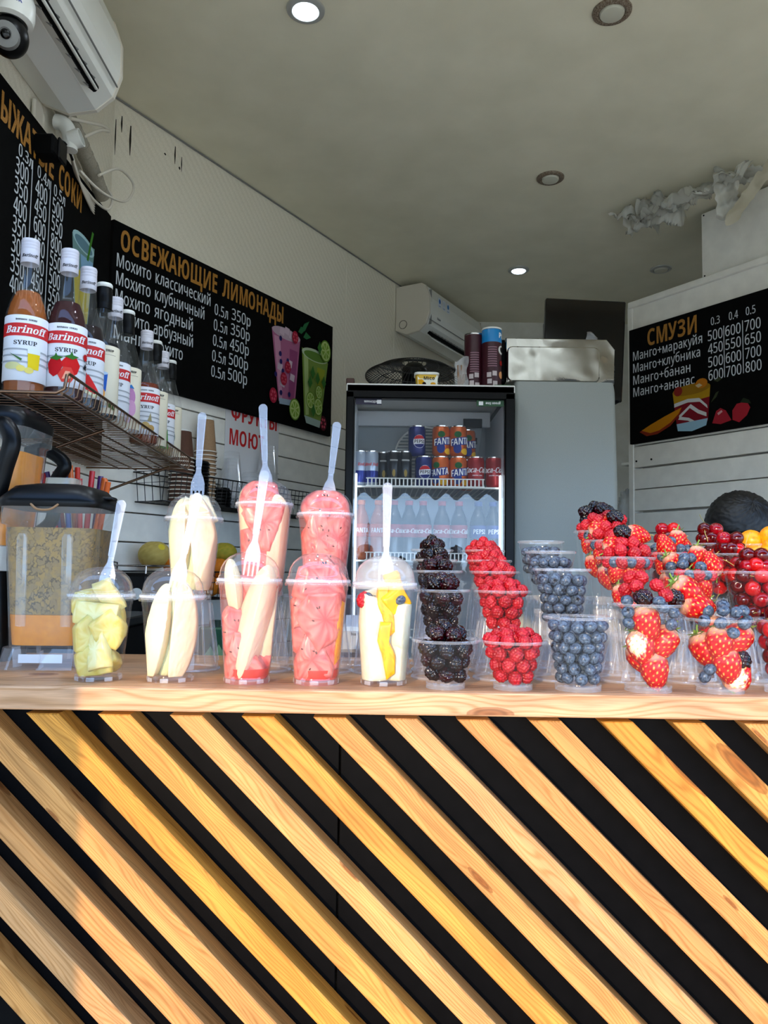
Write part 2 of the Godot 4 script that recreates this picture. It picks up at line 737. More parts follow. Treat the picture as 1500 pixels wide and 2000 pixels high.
func planks(wall: Node3D, length: float, y0: float, y1: float, x0: float, z: float, wide := 0.104, slack := {}) -> void:
	# painted boards laid one above the other with a dark joint between them
	var n := int((y1 - y0) / wide)
	for i in n:
		var drop: float = slack.get(i, 0.0)
		part(wall, "plank", box(Vector3(length, wide - 0.005 - drop, 0.016), 0.0015), M.board_white, at(x0 + length * 0.5, y0 + wide * (i + 0.5) - drop * 0.5, z))


func shell() -> void:
	structure("floor", box(Vector3(5.2, 0.1, 4.4), 0.0), M.floor, "dark tiled kiosk floor behind the counter", at(0.9, -0.05, -3.1))
	structure("ceiling", box(Vector3(5.2, 0.1, 4.2), 0.0), M.ceiling, "grey stretched ceiling of the kiosk", at(0.9, CEIL + 0.05, -3.08))
	# left wall, its face at x = -0.965
	var wl := structure("wall_left", box(Vector3(1.62, CEIL, 0.016), 0.0), M.board_white, "white left wall with the juice board", frame(Vector3(-1.051, CEIL * 0.5, -1.79), Vector3(0, 0, -1)))
	planks(wl, 1.60, -CEIL * 0.5, 1.976 - CEIL * 0.5, -0.80, 0.078)
	part(wl, "wall_panel", box(Vector3(1.60, CEIL - 1.98, 0.012), 0.0), M.weave, at(0, (CEIL + 1.98) * 0.5 - CEIL * 0.5, 0.078))
	# the slanting wall behind, from the corner towards the back
	var dx := frame(DIAG_O, DIAG_X)
	var wd := structure("wall_back_left", box(Vector3(2.9, CEIL, 0.016), 0.0), M.board_white, "white slanting wall behind the lemonade board", dx * at(1.4, CEIL * 0.5, -0.086))
	planks(wd, 2.86, -CEIL * 0.5, 1.976 - CEIL * 0.5, -1.42, 0.078)
	for p in [[-1.4, 1.5], [0.102, 0.5], [0.604, 0.84]]:          # wall sheets with a joint between them
		part(wd, "wall_panel", box(Vector3(p[1], CEIL - 1.98, 0.012), 0.002), M.weave, at(p[0] + p[1] * 0.5, (CEIL + 1.98) * 0.5 - CEIL * 0.5, 0.078))
	for q in [[0.045, 2.83, 0.004, 0.06], [0.085, 2.79, 0.005, 0.11], [0.02, 2.77, 0.003, 0.13], [0.30, 2.84, 0.004, 0.07], [0.335, 2.82, 0.003, 0.06], [0.325, 2.80, 0.005, 0.012], [0.25, 2.82, 0.006, 0.008]]:
		part(wd, "stain", paint([[pv([-q[2], 0.0, -q[2] * 0.4, q[3] * 0.5, q[2] * 0.6, q[3] * 0.5, q[2], 0.0, q[2] * 0.5, -q[3] * 0.5, 0.0, -q[3] * 0.5]), Color(0.16, 0.15, 0.12)]], 0.0), M.paint, at(q[0] - 1.4, q[1] - CEIL * 0.5, 0.0846))
	structure("trim_1", box(Vector3(2.8, 0.005, 0.006), 0.001), M.grey_plastic, "thin grey strip where slanting wall meets ceiling", dx * at(1.4, CEIL - 0.004, 0.003))
	structure("wall_back", box(Vector3(3.6, CEIL, 0.08), 0.0), M.wall, "far wall of the kiosk under the ceiling", at(1.75, CEIL * 0.5, -5.03))
	for i in 5:
		structure("trim_%d" % (i + 2), box(Vector3(0.006, CEIL - 0.02, 0.004), 0.0), M.grey_plastic, "narrow joint strip number %s along the far wall" % ["one", "two", "three", "four", "five"][i], at(0.62 + 0.42 * i, CEIL * 0.5, -4.988))
	# right partition of boards; behind it a dark store
	var px := frame(PART_O, PART_X)
	var wr := structure("wall_right", box(Vector3(3.1, 2.56, 0.014), 0.0), M.board_white, "white boarded partition with the smoothie board", px * at(1.55, 1.28, -0.07))
	planks(wr, 3.08, -1.28, 1.872 - 1.28, -1.53, 0.061, 0.104, {16: 0.004, 14: 0.007})
	part(wr, "wall_panel", box(Vector3(3.08, 0.68, 0.012), 0.002), M.board_white, at(0.01, 2.215 - 1.28, 0.06))
	part(wr, "corner_strip", box(Vector3(0.03, 2.56, 0.08), 0.003), M.board_white, at(-1.545, 0, 0.033))
	part(wr, "top_strip", box(Vector3(3.1, 0.03, 0.085), 0.003), M.board_white, at(0, 1.285, 0.04))
	structure("wall_store", box(Vector3(0.08, CEIL, 4.0), 0.0), M.wall, "outer wall of the store behind the partition", at(3.45, CEIL * 0.5, -3.1))
	structure("trim_fascia", box(Vector3(4.9, 0.6, 0.1), 0.0), M.wall, "beam over the kiosk opening", at(1.0, CEIL - 0.3, -1.05))


func outside() -> void:
	structure("ground", box(Vector3(60, 0.1, 40), 0.0), M.paving, "pale paving of the promenade before the kiosk", at(0, -0.05, 19.1))
	# awning with a scalloped edge, whose mirror image shows in the fridge door
	var cloth := mat(Color(0.2, 0.23, 0.25), 0.8)
	var t := thing("awning", "dark cloth awning with a scalloped edge before the kiosk", "awning")
	var a := Vector3(0, 2.52, -0.35)
	var b := Vector3(0, 1.99, 1.0)
	part(t, "canopy", box(Vector3(7.0, 0.012, a.distance_to(b)), 0.002), cloth, Transform3D(Basis(Vector3.RIGHT, atan2(a.y - b.y, b.z - a.z)), (a + b) * 0.5))
	for i in 40:
		var o := PackedVector2Array()
		o.append(Vector2(-0.0878, 0.05))
		for k in 9:
			var q := -1.0 + 0.25 * k
			o.append(Vector2(0.0878 * q, -0.055 - 0.03 * cos(q * PI)))
		o.append(Vector2(0.0878, 0.05))
		part(t, "scallop", cached("scallop", func(): return prism(o, -0.003, 0.003)), cloth, at(-3.42 + 0.1755 * i, 1.945, 1.0))
	for x in [-3.3, 3.3]:
		part(t, "pole", tube([Vector3(x, 0, 0.96), Vector3(x, 2.0, 0.96)], 0.025, 10), M.grey_plastic)
		part(t, "pole", tube([Vector3(x, 0, -0.33), Vector3(x, 2.5, -0.33)], 0.025, 10), M.grey_plastic)
	# neighbouring stall wall that keeps the left end of the counter out of the sun
	solo("stall_screen", prism(pv([-1.1, 0, 0, 0, -0.05, 1.95, -1.1, 1.95]), -0.02, 0.02, 0.003), mat(Color(0.86, 0.84, 0.79), 0.85), "tall pale cloth screen of the neighbouring stall", "screen", at(-0.945, 0, 0.45))


func cached(key: String, make: Callable) -> ArrayMesh:
	if not mesh_cache.has(key):
		mesh_cache[key] = make.call()
	return mesh_cache[key]


func slat_mesh(x0: float, wide: float, top: float, bottom: float) -> ArrayMesh:
	var l := top - bottom
	var slope := 0.985
	var st := begin()
	put_prism(st, pv([x0, top, x0 + wide, top, x0 + wide + l / slope, bottom, x0 + l / slope, bottom]), -0.042, 0.0, 0.0016)
	st.generate_normals()
	var a := st.commit_to_arrays()
	var uv := PackedVector2Array()
	for p in a[0]:
		uv.append(Vector2((p.x - x0 - p.y) * 0.7071, (p.x + p.y * 1.015) * 0.7071 + p.z))
	a[Mesh.ARRAY_TEX_UV] = uv
	var m := ArrayMesh.new()
	m.add_surface_from_arrays(Mesh.PRIMITIVE_TRIANGLES, a)
	return m


func counter() -> void:
	var t := thing("serving_counter", "long wooden serving counter with slanting slats on black panel", "counter", at(0, 0, 0))
	part(t, "worktop", wood_box(Vector3(3.355, 0.032, 0.40), 0.002), M.counter_top, at(0.7225, CT - 0.016, -1.305))
	part(t, "front_edge", wood_box(Vector3(3.355, 0.032, 0.012), 0.002), M.counter_edge, at(0.7225, CT - 0.016, -1.100))
	for x in [[-0.955, 0.895], [-0.058, 0.868], [0.812, 0.878], [1.692, 0.7]]:
		part(t, "black_panel", box(Vector3(x[1], CT - 0.032, 0.016), 0.001), M.black_panel, at(x[0] + x[1] * 0.5, (CT - 0.032) * 0.5, -1.152))
	part(t, "back_board", box(Vector3(3.3, CT - 0.04, 0.016), 0.001), M.board_white, at(0.72, (CT - 0.04) * 0.5, -1.48))
	var tones := [Color(0.79, 0.57, 0.33), Color(0.8, 0.6, 0.4), Color(0.78, 0.56, 0.34), Color(0.8, 0.58, 0.34), Color(0.83, 0.58, 0.25), Color(0.82, 0.59, 0.3), Color(0.83, 0.62, 0.38), Color(0.82, 0.58, 0.27)]
	var k := 0
	for i in range(-10, 13):
		var x0 := -0.501 + 0.1014 * i
		if x0 < -0.94 or x0 > 1.3:
			continue
		var m := wood(tones[k % tones.size()], M.wood_b if i in [8, 9, 3, -2] else M.wood_a, 0.62, 9.0 if i in [8, 9] else 11.0, Vector2(0.237 * k, 0.31 * k), 0.52)
		m.metallic_specular = 0.3
		if i == 8:
			m.uv1_offset = Vector3(0.49, 0.348, 0)
		elif i == 9:
			m.uv1_offset = Vector3(0.504, -0.18, 0)
		part(t, "slat", slat_mesh(x0, 0.0455, 1.062, 0.04), m, at(0, 0, -1.101))
		k += 1


# ---------------------------------------------------------------- menu boards

func write(board: Node3D, text: String, x: float, y: float, cap: float, width: float, m: Material, font: Font = null, rise := 0.0) -> void:
	# text from x to x + width on the board, y at the middle of the letters
	var plain := letters(text, cap, 1.0, font, 0.0, 0.0, false)
	var box_ := plain.get_aabb()
	var sq := width / maxf(0.001, box_.size.x) if width > 0.0 else 0.6
	var mesh := letters(text, cap, sq, font, 0.0, 0.0, false, 0.0006, rise)
	var b := mesh.get_aabb()
	part(board, "lettering", mesh, m, at(x - b.position.x, y, 0.0116))


func menu_boards() -> void:
	# juices, on the left wall; x runs into the kiosk
	var j := thing("menu_board", "black juice price board with gold heading on the left wall", "menu board", frame(Vector3(-0.958, 2.46, -1.30), Vector3(0, 0, -1)), "painted menu boards")
	part(j, "panel", box(Vector3(1.262, 0.85, 0.018), 0.002), M.chalkboard, at(0.615, -0.425, 0.002))
	for w in [["СВЕЖЕ", 0.16, 0.27], ["ВЫЖАТЫЕ", 0.448, 0.345], ["СОКИ", 0.828, 0.165]]:
		write(j, w[0], w[1], -0.073, 0.075, w[2], M.gold, font_bold)
	for c in [["0.3л", 0.590, 0.075], ["0.4л", 0.697, 0.075], ["0.5л", 0.800, 0.075]]:
		write(j, c[0], c[1], -0.131, 0.032, c[2], M.chalk)
	var cols := [["300", "350", "400", "350", "300", "350", "400"], ["400", "450", "600", "450", "400", "450", "500"], ["500", "550", "800", "550", "500", "550", "600"]]
	for c in 3:
		for r in 7:
			write(j, cols[c][r], [0.578, 0.690, 0.796][c], -0.178 - 0.051 * r, 0.044, 0.07, M.chalk)
	for x in [0.668, 0.779]:
		part(j, "ruled_line", box(Vector3(0.003, 0.38, 0.0008), 0.0), M.chalk, at(x, -0.31, 0.0114))
	var glass := [
		[pv([0.935, -0.195, 1.11, -0.175, 1.075, -0.47, 0.985, -0.48]), Color(0.42, 0.56, 0.55)],
		[pv([0.955, -0.29, 1.095, -0.28, 1.07, -0.46, 0.99, -0.47]), Color(0.72, 0.66, 0.2)],
		[ellipse(1.022, -0.195, 0.086, 0.026), Color(0.62, 0.76, 0.78)], [ellipse(1.022, -0.198, 0.07, 0.018), Color(0.36, 0.5, 0.55)],
		[pv([1.0, -0.235, 1.1, -0.225, 1.09, -0.275, 1.01, -0.28]), Color(0.5, 0.66, 0.78)],
		[pv([1.048, -0.235, 1.062, -0.235, 1.096, -0.13, 1.082, -0.128]), Color(0.23, 0.47, 0.14)],
	]
	part(j, "painted_glass", paint(glass), M.paint, at(0, 0, 0.0112))
	# lemonades, on the slanting wall
	var l := thing("menu_board", "long black lemonade price board with two painted glasses", "menu board", frame(DIAG_O, DIAG_X) * at(0.012, 2.465, 0.009), "painted menu boards")
	part(l, "panel", box(Vector3(1.345, 0.55, 0.018), 0.002), M.chalkboard, at(0.6725, -0.275, 0.002))
	write(l, "ОСВЕЖАЮЩИЕ", 0.032, -0.06, 0.078, 0.485, M.gold, font_bold)
	write(l, "ЛИМОНАДЫ", 0.548, -0.06, 0.078, 0.40, M.gold, font_bold)
	var rows := [["Мохито", "классический", 0.482, "350р"], ["Мохито", "клубничный", 0.45, "350р"], ["Мохито", "ягодный", 0.39, "450р"], ["Мохито", "арбузный", 0.393, "500р"], ["Манго", "мохито", 0.342, "500р"]]
	for i in 5:
		var y := -0.138 - 0.0635 * i
		write(l, rows[i][0], 0.018, y, 0.047, 0.155, M.chalk)
		write(l, rows[i][1], 0.195, y, 0.047, rows[i][2] - 0.195, M.chalk)
		write(l, "0.5л", 0.507 - 0.002 * i, y - 0.026, 0.044, 0.078, M.chalk)
		write(l, rows[i][3], 0.608 - 0.003 * i, y - 0.016, 0.048, 0.118, M.chalk)
	var drinks := []
	drinks.append([pv([0.868, -0.135, 1.078, -0.135, 1.048, -0.445, 0.93, -0.455]), Color(0.66, 0.38, 0.52)])
	drinks.append([pv([0.885, -0.165, 0.93, -0.165, 0.955, -0.44, 0.935, -0.445]), Color(0.78, 0.55, 0.66)])
	drinks.append([pv([1.0, -0.2, 1.06, -0.2, 1.04, -0.43, 1.0, -0.43]), Color(0.56, 0.26, 0.44)])
	drinks.append([pv([0.93, -0.44, 1.048, -0.432, 1.044, -0.458, 0.935, -0.466]), Color(0.6, 0.68, 0.76)])
	drinks.append([ellipse(0.973, -0.14, 0.104, 0.026), Color(0.72, 0.62, 0.68)])
	for q in [[0.94, -0.135], [0.975, -0.125], [1.01, -0.138], [0.93, -0.3], [1.0, -0.27], [0.95, -0.37], [1.02, -0.33]]:
		drinks.append([pv([q[0] - 0.018, q[1] - 0.012, q[0] + 0.015, q[1] - 0.018, q[0] + 0.02, q[1] + 0.014, q[0] - 0.012, q[1] + 0.018]), Color(0.8, 0.7, 0.76)])
	for q in [[0.93, -0.17], [0.93, -0.24], [0.985, -0.26], [0.935, -0.275], [0.95, -0.315], [0.9, -0.34], [0.94, -0.415], [1.0, -0.412]]:
		drinks.append([ellipse(q[0], q[1], 0.01, 0.012, 10), Color(0.14, 0.13, 0.36)])
	for q in [[0.985, -0.29, 0.024], [0.955, -0.35, 0.026], [1.03, -0.14, 0.026], [0.88, -0.44, 0.03], [1.262, -0.5, 0.032]]:
		drinks.append([ellipse(q[0], q[1], q[2] * 0.9, q[2] * 1.15, 14), Color(0.62, 0.1, 0.2) if q[0] < 1.2 else Color(0.3, 0.07, 0.12)])
		for s in 6:
			drinks.append([ellipse(q[0] + q[2] * 0.5 * cos(s * 1.05), q[1] + q[2] * 0.6 * sin(s * 1.05), q[2] * 0.2, q[2] * 0.22, 8), Color(0.78, 0.3, 0.38)])
	for q in [[1.045, -0.11, 0.3], [1.085, -0.125, -0.2], [1.07, -0.09, 1.1]]:
		drinks.append([pv([q[0], q[1], q[0] + 0.02, q[1] + 0.03, q[0] + 0.06, q[1] + 0.03 * q[2] + 0.02, q[0] + 0.025, q[1] - 0.004]), Color(0.16, 0.4, 0.24)])
	drinks.append([pv([1.075, -0.175, 1.288, -0.2, 1.236, -0.5, 1.105, -0.495]), Color(0.46, 0.56, 0.25)])
	drinks.append([pv([1.09, -0.2, 1.125, -0.2, 1.14, -0.48, 1.115, -0.485]), Color(0.66, 0.74, 0.48)])
	drinks.append([pv([1.2, -0.24, 1.265, -0.24, 1.226, -0.46, 1.19, -0.46]), Color(0.56, 0.6, 0.16)])
	drinks.append([pv([1.105, -0.488, 1.236, -0.494, 1.228, -0.528, 1.12, -0.522]), Color(0.62, 0.7, 0.68)])
	drinks.append([ellipse(1.18, -0.19, 0.106, 0.03), Color(0.72, 0.78, 0.66)])
	drinks.append([ellipse(1.18, -0.194, 0.09, 0.022), Color(0.36, 0.5, 0.2)])
	for q in [[1.15, -0.41, 0.042], [1.21, -0.43, 0.044], [1.21, -0.36, 0.034], [1.255, -0.15, 0.054], [1.02, -0.478, 0.05]]:
		drinks.append([ellipse(q[0], q[1], q[2] * 0.82, q[2], 18), Color(0.36, 0.52, 0.14)])
		drinks.append([ellipse(q[0], q[1], q[2] * 0.72, q[2] * 0.88, 18), Color(0.72, 0.8, 0.5)])
		for s in 7:
			var a := TAU * s / 7.0
			drinks.append([pv([q[0] + 0.1 * q[2] * cos(a), q[1] + 0.1 * q[2] * sin(a), q[0] + 0.6 * q[2] * cos(a - 0.32), q[1] + 0.74 * q[2] * sin(a - 0.32), q[0] + 0.6 * q[2] * cos(a + 0.32), q[1] + 0.74 * q[2] * sin(a + 0.32)]), Color(0.5, 0.64, 0.24)])
	for q in [[1.15, -0.28], [1.13, -0.33], [1.19, -0.3], [1.24, -0.31], [1.16, -0.46], [1.2, -0.15]]:
		drinks.append([pv([q[0], q[1] - 0.03, q[0] + 0.018, q[1], q[0], q[1] + 0.035, q[0] - 0.018, q[1]]), Color(0.2, 0.42, 0.16)])
	part(l, "painted_glasses", paint(drinks), M.paint, at(0, 0, 0.0112))
	for y in [-0.11, -0.2, -0.3, -0.4, -0.5]:
		part(l, "clip", box(Vector3(0.012, 0.014, 0.01), 0.002), M.matte_black, at(1.348, y, 0.0))
	# smoothies, on the right partition
	var s_ := thing("menu_board", "black smoothie price board on the right partition", "menu board", frame(PART_O, PART_X) * at(0.012, 2.438, 0.008), "painted menu boards")
	part(s_, "panel", box(Vector3(0.86, 0.556, 0.018), 0.002), M.chalkboard, at(0.43, -0.278, 0.002))
	write(s_, "СМУЗИ", 0.108, -0.062, 0.082, 0.262, M.gold, font_bold)
	for c in [["0.3", 0.440], ["0.4", 0.525], ["0.5", 0.602]]:
		write(s_, c[0], c[1], -0.072, 0.034, 0.042, M.chalk)
	var names := [["Манго+маракуйя", 0.396], ["Манго+клубника", 0.385], ["Манго+банан", 0.335], ["Манго+ананас", 0.355]]
	var prices := [["500", "450", "500", "600"], ["600", "550", "600", "700"], ["700", "650", "700", "800"]]
	for r in 4:
		var y := -0.134 - 0.0585 * r
		write(s_, names[r][0], 0.024, y, 0.043, names[r][1] - 0.024, M.chalk)
		for c in 3:
			write(s_, prices[c][r], [0.424, 0.507, 0.595][c], y, 0.045, 0.07, M.chalk)
	for x in [0.5, 0.586]:
		part(s_, "ruled_line", box(Vector3(0.003, 0.225, 0.0008), 0.0), M.chalk, at(x, -0.218, 0.0114))
	var sm := []
	sm.append([pv([0.242, -0.352, 0.432, -0.352, 0.418, -0.5, 0.262, -0.5]), Color(0.66, 0.5, 0.06)])
	sm.append([pv([0.25, -0.415, 0.428, -0.4, 0.418, -0.505, 0.262, -0.505]), Color(0.46, 0.06, 0.12)])
	sm.append([ellipse(0.338, -0.352, 0.095, 0.024), Color(0.55, 0.4, 0.05)])
	sm.append([pv([0.25, -0.42, 0.32, -0.408, 0.38, -0.415, 0.418, -0.45, 0.415, -0.435, 0.378, -0.398, 0.32, -0.392, 0.25, -0.403]), Color(0.78, 0.78, 0.78)])
	sm.append([pv([0.275, -0.475, 0.33, -0.435, 0.37, -0.465, 0.412, -0.485, 0.412, -0.468, 0.375, -0.45, 0.335, -0.418, 0.275, -0.46]), Color(0.78, 0.78, 0.78)])
	sm.append([pv([0.27, -0.478, 0.32, -0.49, 0.35, -0.51, 0.36, -0.5, 0.325, -0.478, 0.28, -0.466]), Color(0.78, 0.78, 0.78)])
	sm.append([pv([0.262, -0.498, 0.418, -0.494, 0.41, -0.524, 0.34, -0.54, 0.268, -0.53]), Color(0.56, 0.7, 0.78)])
	sm.append([ellipse(0.39, -0.335, 0.03, 0.022, 14), Color(0.7, 0.42, 0.06)])
	sm.append([ellipse(0.272, -0.35, 0.022, 0.022, 14), Color(0.5, 0.12, 0.1)])
	sm.append([pv([0.36, -0.34, 0.375, -0.352, 0.395, -0.345, 0.38, -0.333]), Color(0.75, 0.68, 0.52)])
	sm.append([pv([0.06, -0.505, 0.1, -0.53, 0.16, -0.528, 0.23, -0.5, 0.28, -0.455, 0.29, -0.425, 0.2, -0.455, 0.12, -0.483]), Color(0.5, 0.16, 0.05)])
	sm.append([pv([0.072, -0.5, 0.12, -0.518, 0.17, -0.512, 0.23, -0.485, 0.275, -0.45, 0.29, -0.425, 0.2, -0.452, 0.12, -0.48]), Color(0.72, 0.46, 0.04)])
	sm.append([pv([0.44, -0.52, 0.46, -0.47, 0.48, -0.46, 0.505, -0.475, 0.53, -0.52, 0.48, -0.53]), Color(0.6, 0.12, 0.17)])
	sm.append([pv([0.465, -0.48, 0.485, -0.47, 0.49, -0.478, 0.47, -0.49]), Color(0.8, 0.6, 0.6)])
	sm.append([pv([0.535, -0.52, 0.535, -0.48, 0.555, -0.455, 0.6, -0.452, 0.615, -0.48, 0.6, -0.51, 0.565, -0.535]), Color(0.62, 0.12, 0.18)])
	sm.append([pv([0.57, -0.452, 0.62, -0.465, 0.61, -0.447, 0.585, -0.435]), Color(0.12, 0.16, 0.1)])
	sm.append([pv([0.435, -0.43, 0.46, -0.39, 0.475, -0.385, 0.462, -0.41]), Color(0.2, 0.22, 0.14)])
	sm.append([pv([0.45, -0.335, 0.48, -0.325, 0.49, -0.335, 0.47, -0.345]), Color(0.2, 0.22, 0.14)])
	part(s_, "painted_glass", paint(sm), M.paint, at(0, 0, 0.0112))
	# hand-washing notice
	var n := thing("paper_notice", "white paper notice with red lettering under the lemonade board", "notice", frame(DIAG_O, DIAG_X) * at(0.62, 1.955, 0.003), "")
	part(n, "sheet", box(Vector3(0.35, 0.42, 0.001), 0.0), M.paper, at(0.175, -0.21, 0.0))
	for r in [["ФРУКТЫ", 0.03, -0.045, 0.30], ["МОЮТ", 0.02, -0.148, 0.22]]:
		var mesh := letters(r[0], 0.068, 0.62, font_bold, 0.0, 0.0, false)
		var b := mesh.get_aabb()
		var lt := part(n, "lettering", mesh, M.red_print, at(r[1], r[2], 0.0009))
		lt.scale.x = r[3] / b.size.x


# ---------------------------------------------------------------- air conditioners and ceiling

func air_conditioner(xf: Transform3D, length: float, label: String, open: float, print_: Array) -> Node3D:
	# x along the wall, y up from the underside, z out of the wall
	var t := thing("air_conditioner", label, "air conditioner", xf, "wall air conditioners")
	var prof := pv([0.0, 0.03, 0.075, 0.0, 0.15, 0.012, 0.195, 0.05, 0.215, 0.11, 0.213, 0.2, 0.19, 0.268, 0.165, 0.285, 0.0, 0.285])
	var st := begin()
	put_prism(st, prof, 0.0, length, 0.004, Transform3D(Basis(Vector3(0, 0, 1), Vector3(0, 1, 0), Vector3(1, 0, 0)), Vector3.ZERO))
	part(t, "casing", done(st), M.white_plastic)
	for x in [0.004, length - 0.004]:
		var cap := begin()
		put_prism(cap, prof, -0.009, 0.009, 0.003, Transform3D(Basis(Vector3(0, 0, 1.012), Vector3(0, 1.008, 0), Vector3(1, 0, 0)), Vector3(x, -0.001, 0)))
		part(t, "end_cap", done(cap), M.cream_plastic)
	# air outlet on the lower front corner
	var tilt := Basis(Vector3.RIGHT, -0.86)
	part(t, "outlet", box(Vector3(length * 0.78, 0.072, 0.02), 0.004), M.matte_black, Transform3D(tilt, Vector3(length * 0.5, 0.026, 0.166)))
	part(t, "flap", box(Vector3(length * 0.76, 0.006, 0.07), 0.002), M.white_plastic, Transform3D(Basis(Vector3.RIGHT, open), Vector3(length * 0.5, 0.012, 0.165)))
	for i in 14:
		part(t, "vane", box(Vector3(0.003, 0.045, 0.03), 0.0), M.grey_plastic, Transform3D(tilt, Vector3(length * (0.14 + 0.72 * i / 13.0), 0.024, 0.17)))
	part(t, "front_seam", box(Vector3(length - 0.03, 0.003, 0.004), 0.0), M.grey_plastic, at(length * 0.5, 0.075, 0.2095))
	part(t, "side_seam", box(Vector3(0.002, 0.2, 0.19), 0.0), M.grey_plastic, at(0.03, 0.15, 0.1185))
	for p in print_:
		var o := part(t, "lettering", letters(p[0], p[1], 0.9, font_bold), p[4], Transform3D(Basis(Vector3.RIGHT, p[5]), Vector3(p[2], p[3], 0.2165)))
		o.scale = Vector3.ONE
	return t


func air_conditioners() -> void:
	# over the juice board; its far end shows near the corner
	var a := air_conditioner(frame(Vector3(-0.965, 2.515, -1.06), Vector3(0, 0, -1)), 0.99, "white air conditioner high on the left wall above the juice board", 0.35, [["Dantex", 0.014, 0.62, 0.2, M.grey_plastic, 0.0]])
	part(a, "logo_mark", paint([[ellipse(0, 0, 0.009, 0.009, 14), Color(0.75, 0.1, 0.1)]]), M.paint, at(0.555, 0.205, 0.2165))
	var b := air_conditioner(frame(DIAG_O, DIAG_X) * at(2.02, 2.60, 0.0), 0.76, "white air conditioner on the slanting wall above the fridge", 0.9, [["Haier", 0.014, 0.12, 0.1, M.grey_plastic, 0.0]])
	for i in 3:
		part(b, "sticker", paint([[round_rect(0.042, 0.056, 0.004), Color(0.86, 0.89, 0.93)], [ellipse(0, 0.008, 0.012, 0.014, 10), [Color(0.2, 0.42, 0.7), Color(0.8, 0.83, 0.87), Color(0.25, 0.5, 0.72)][i]], [pv([-0.012, -0.018, 0.012, -0.018, 0.012, -0.021, -0.012, -0.021]), Color(0.4, 0.5, 0.6)]]), M.paint, at(0.13 + 0.055 * i, 0.2, 0.2145))
	part(b, "round_mark", tube(ring_path(0.024, 20), 0.0015, 5, true), M.matte_black, Transform3D(Basis(Vector3.UP, -PI / 2), Vector3(-0.0055, 0.06, 0.05)))


func ceiling_lamp(x: float, z: float, label: String, lit: bool, rusty := false, power := 0.3) -> void:
	var t := thing("ceiling_lamp", label, "ceiling lamp", at(x, CEIL, z), "round recessed ceiling lamps")
	var ring := mat(Color(0.72, 0.72, 0.7), 0.35, 0.4)
	if rusty:
		ring = grainy(Color(0.7, 0.68, 0.62), 0.6, 0.05, Color(0.35, 0.22, 0.13), Color(1, 1, 1), 6.0)
	part(t, "trim_ring", lathe([Vector2(0.036, -0.004), Vector2(0.04, -0.009), Vector2(0.05, -0.009), Vector2(0.056, -0.005), Vector2(0.057, 0.0)], 36), ring)
	var face := mat(Color(0.78, 0.77, 0.7), 0.4)
	if lit:
		face = mat(Color(0.95, 0.97, 1.0), 0.4)
		face.emission_enabled = true
		face.emission = Color(0.86, 0.93, 1.0)
		face.emission_energy_multiplier = 5.0
	part(t, "lamp_face", lathe([Vector2(0.0, -0.016), Vector2(0.02, -0.0155), Vector2(0.033, -0.013), Vector2(0.036, -0.008), Vector2(0.0365, 0.0)], 36), face)
	if lit:
		var l := SpotLight3D.new()
		l.name = "ceiling_lamp_light"
		t.add_child(l)
		l.position = Vector3(0, -0.03, 0)
		l.rotation.x = -PI / 2
		l.light_color = Color(0.88, 0.94, 1.0)
		l.light_energy = power
		l.light_size = 0.03
		l.spot_angle = 80.0
		l.spot_range = 8.0
		l.spot_attenuation = 2.0
		l.shadow_enabled = true


func crumpled(w: float, h: float, amp: float, seed_: int, nx := 26, ny := 18, sag := 0.0) -> ArrayMesh:
	# a creased sheet lying in x and y, with ragged edges
	var n := FastNoiseLite.new()
	n.seed = seed_
	n.frequency = 1.0
	n.fractal_type = FastNoiseLite.FRACTAL_NONE
	var v := PackedVector3Array()
	var idx := PackedInt32Array()
	for j in ny + 1:
		for i in nx + 1:
			var u := float(i) / nx
			var q := float(j) / ny
			var x := (u - 0.5) * w * (1.0 + 0.14 * n.get_noise_2d(q * h * 30.0, 9.0))
			var y := (q - 0.5) * h * (1.0 + 0.45 * n.get_noise_2d(u * w * 14.0 + 40.0, 3.0 + 2.0 * signf(q - 0.5)))
			var fold := 0.5 - absf(n.get_noise_2d(x * 7.0, y * 7.0 + 7.0)) * 1.6 + 0.3 * (0.5 - absf(n.get_noise_2d(x * 19.0, y * 19.0)) * 1.6)
			v.append(Vector3(x, y, amp * fold + sag * (q - 0.5) * (q - 0.5)))
	for j in ny:
		for i in nx:
			var a := j * (nx + 1) + i
			idx.append_array([a, a + nx + 1, a + nx + 2, a, a + nx + 2, a + 1])
	return indexed(v, idx)


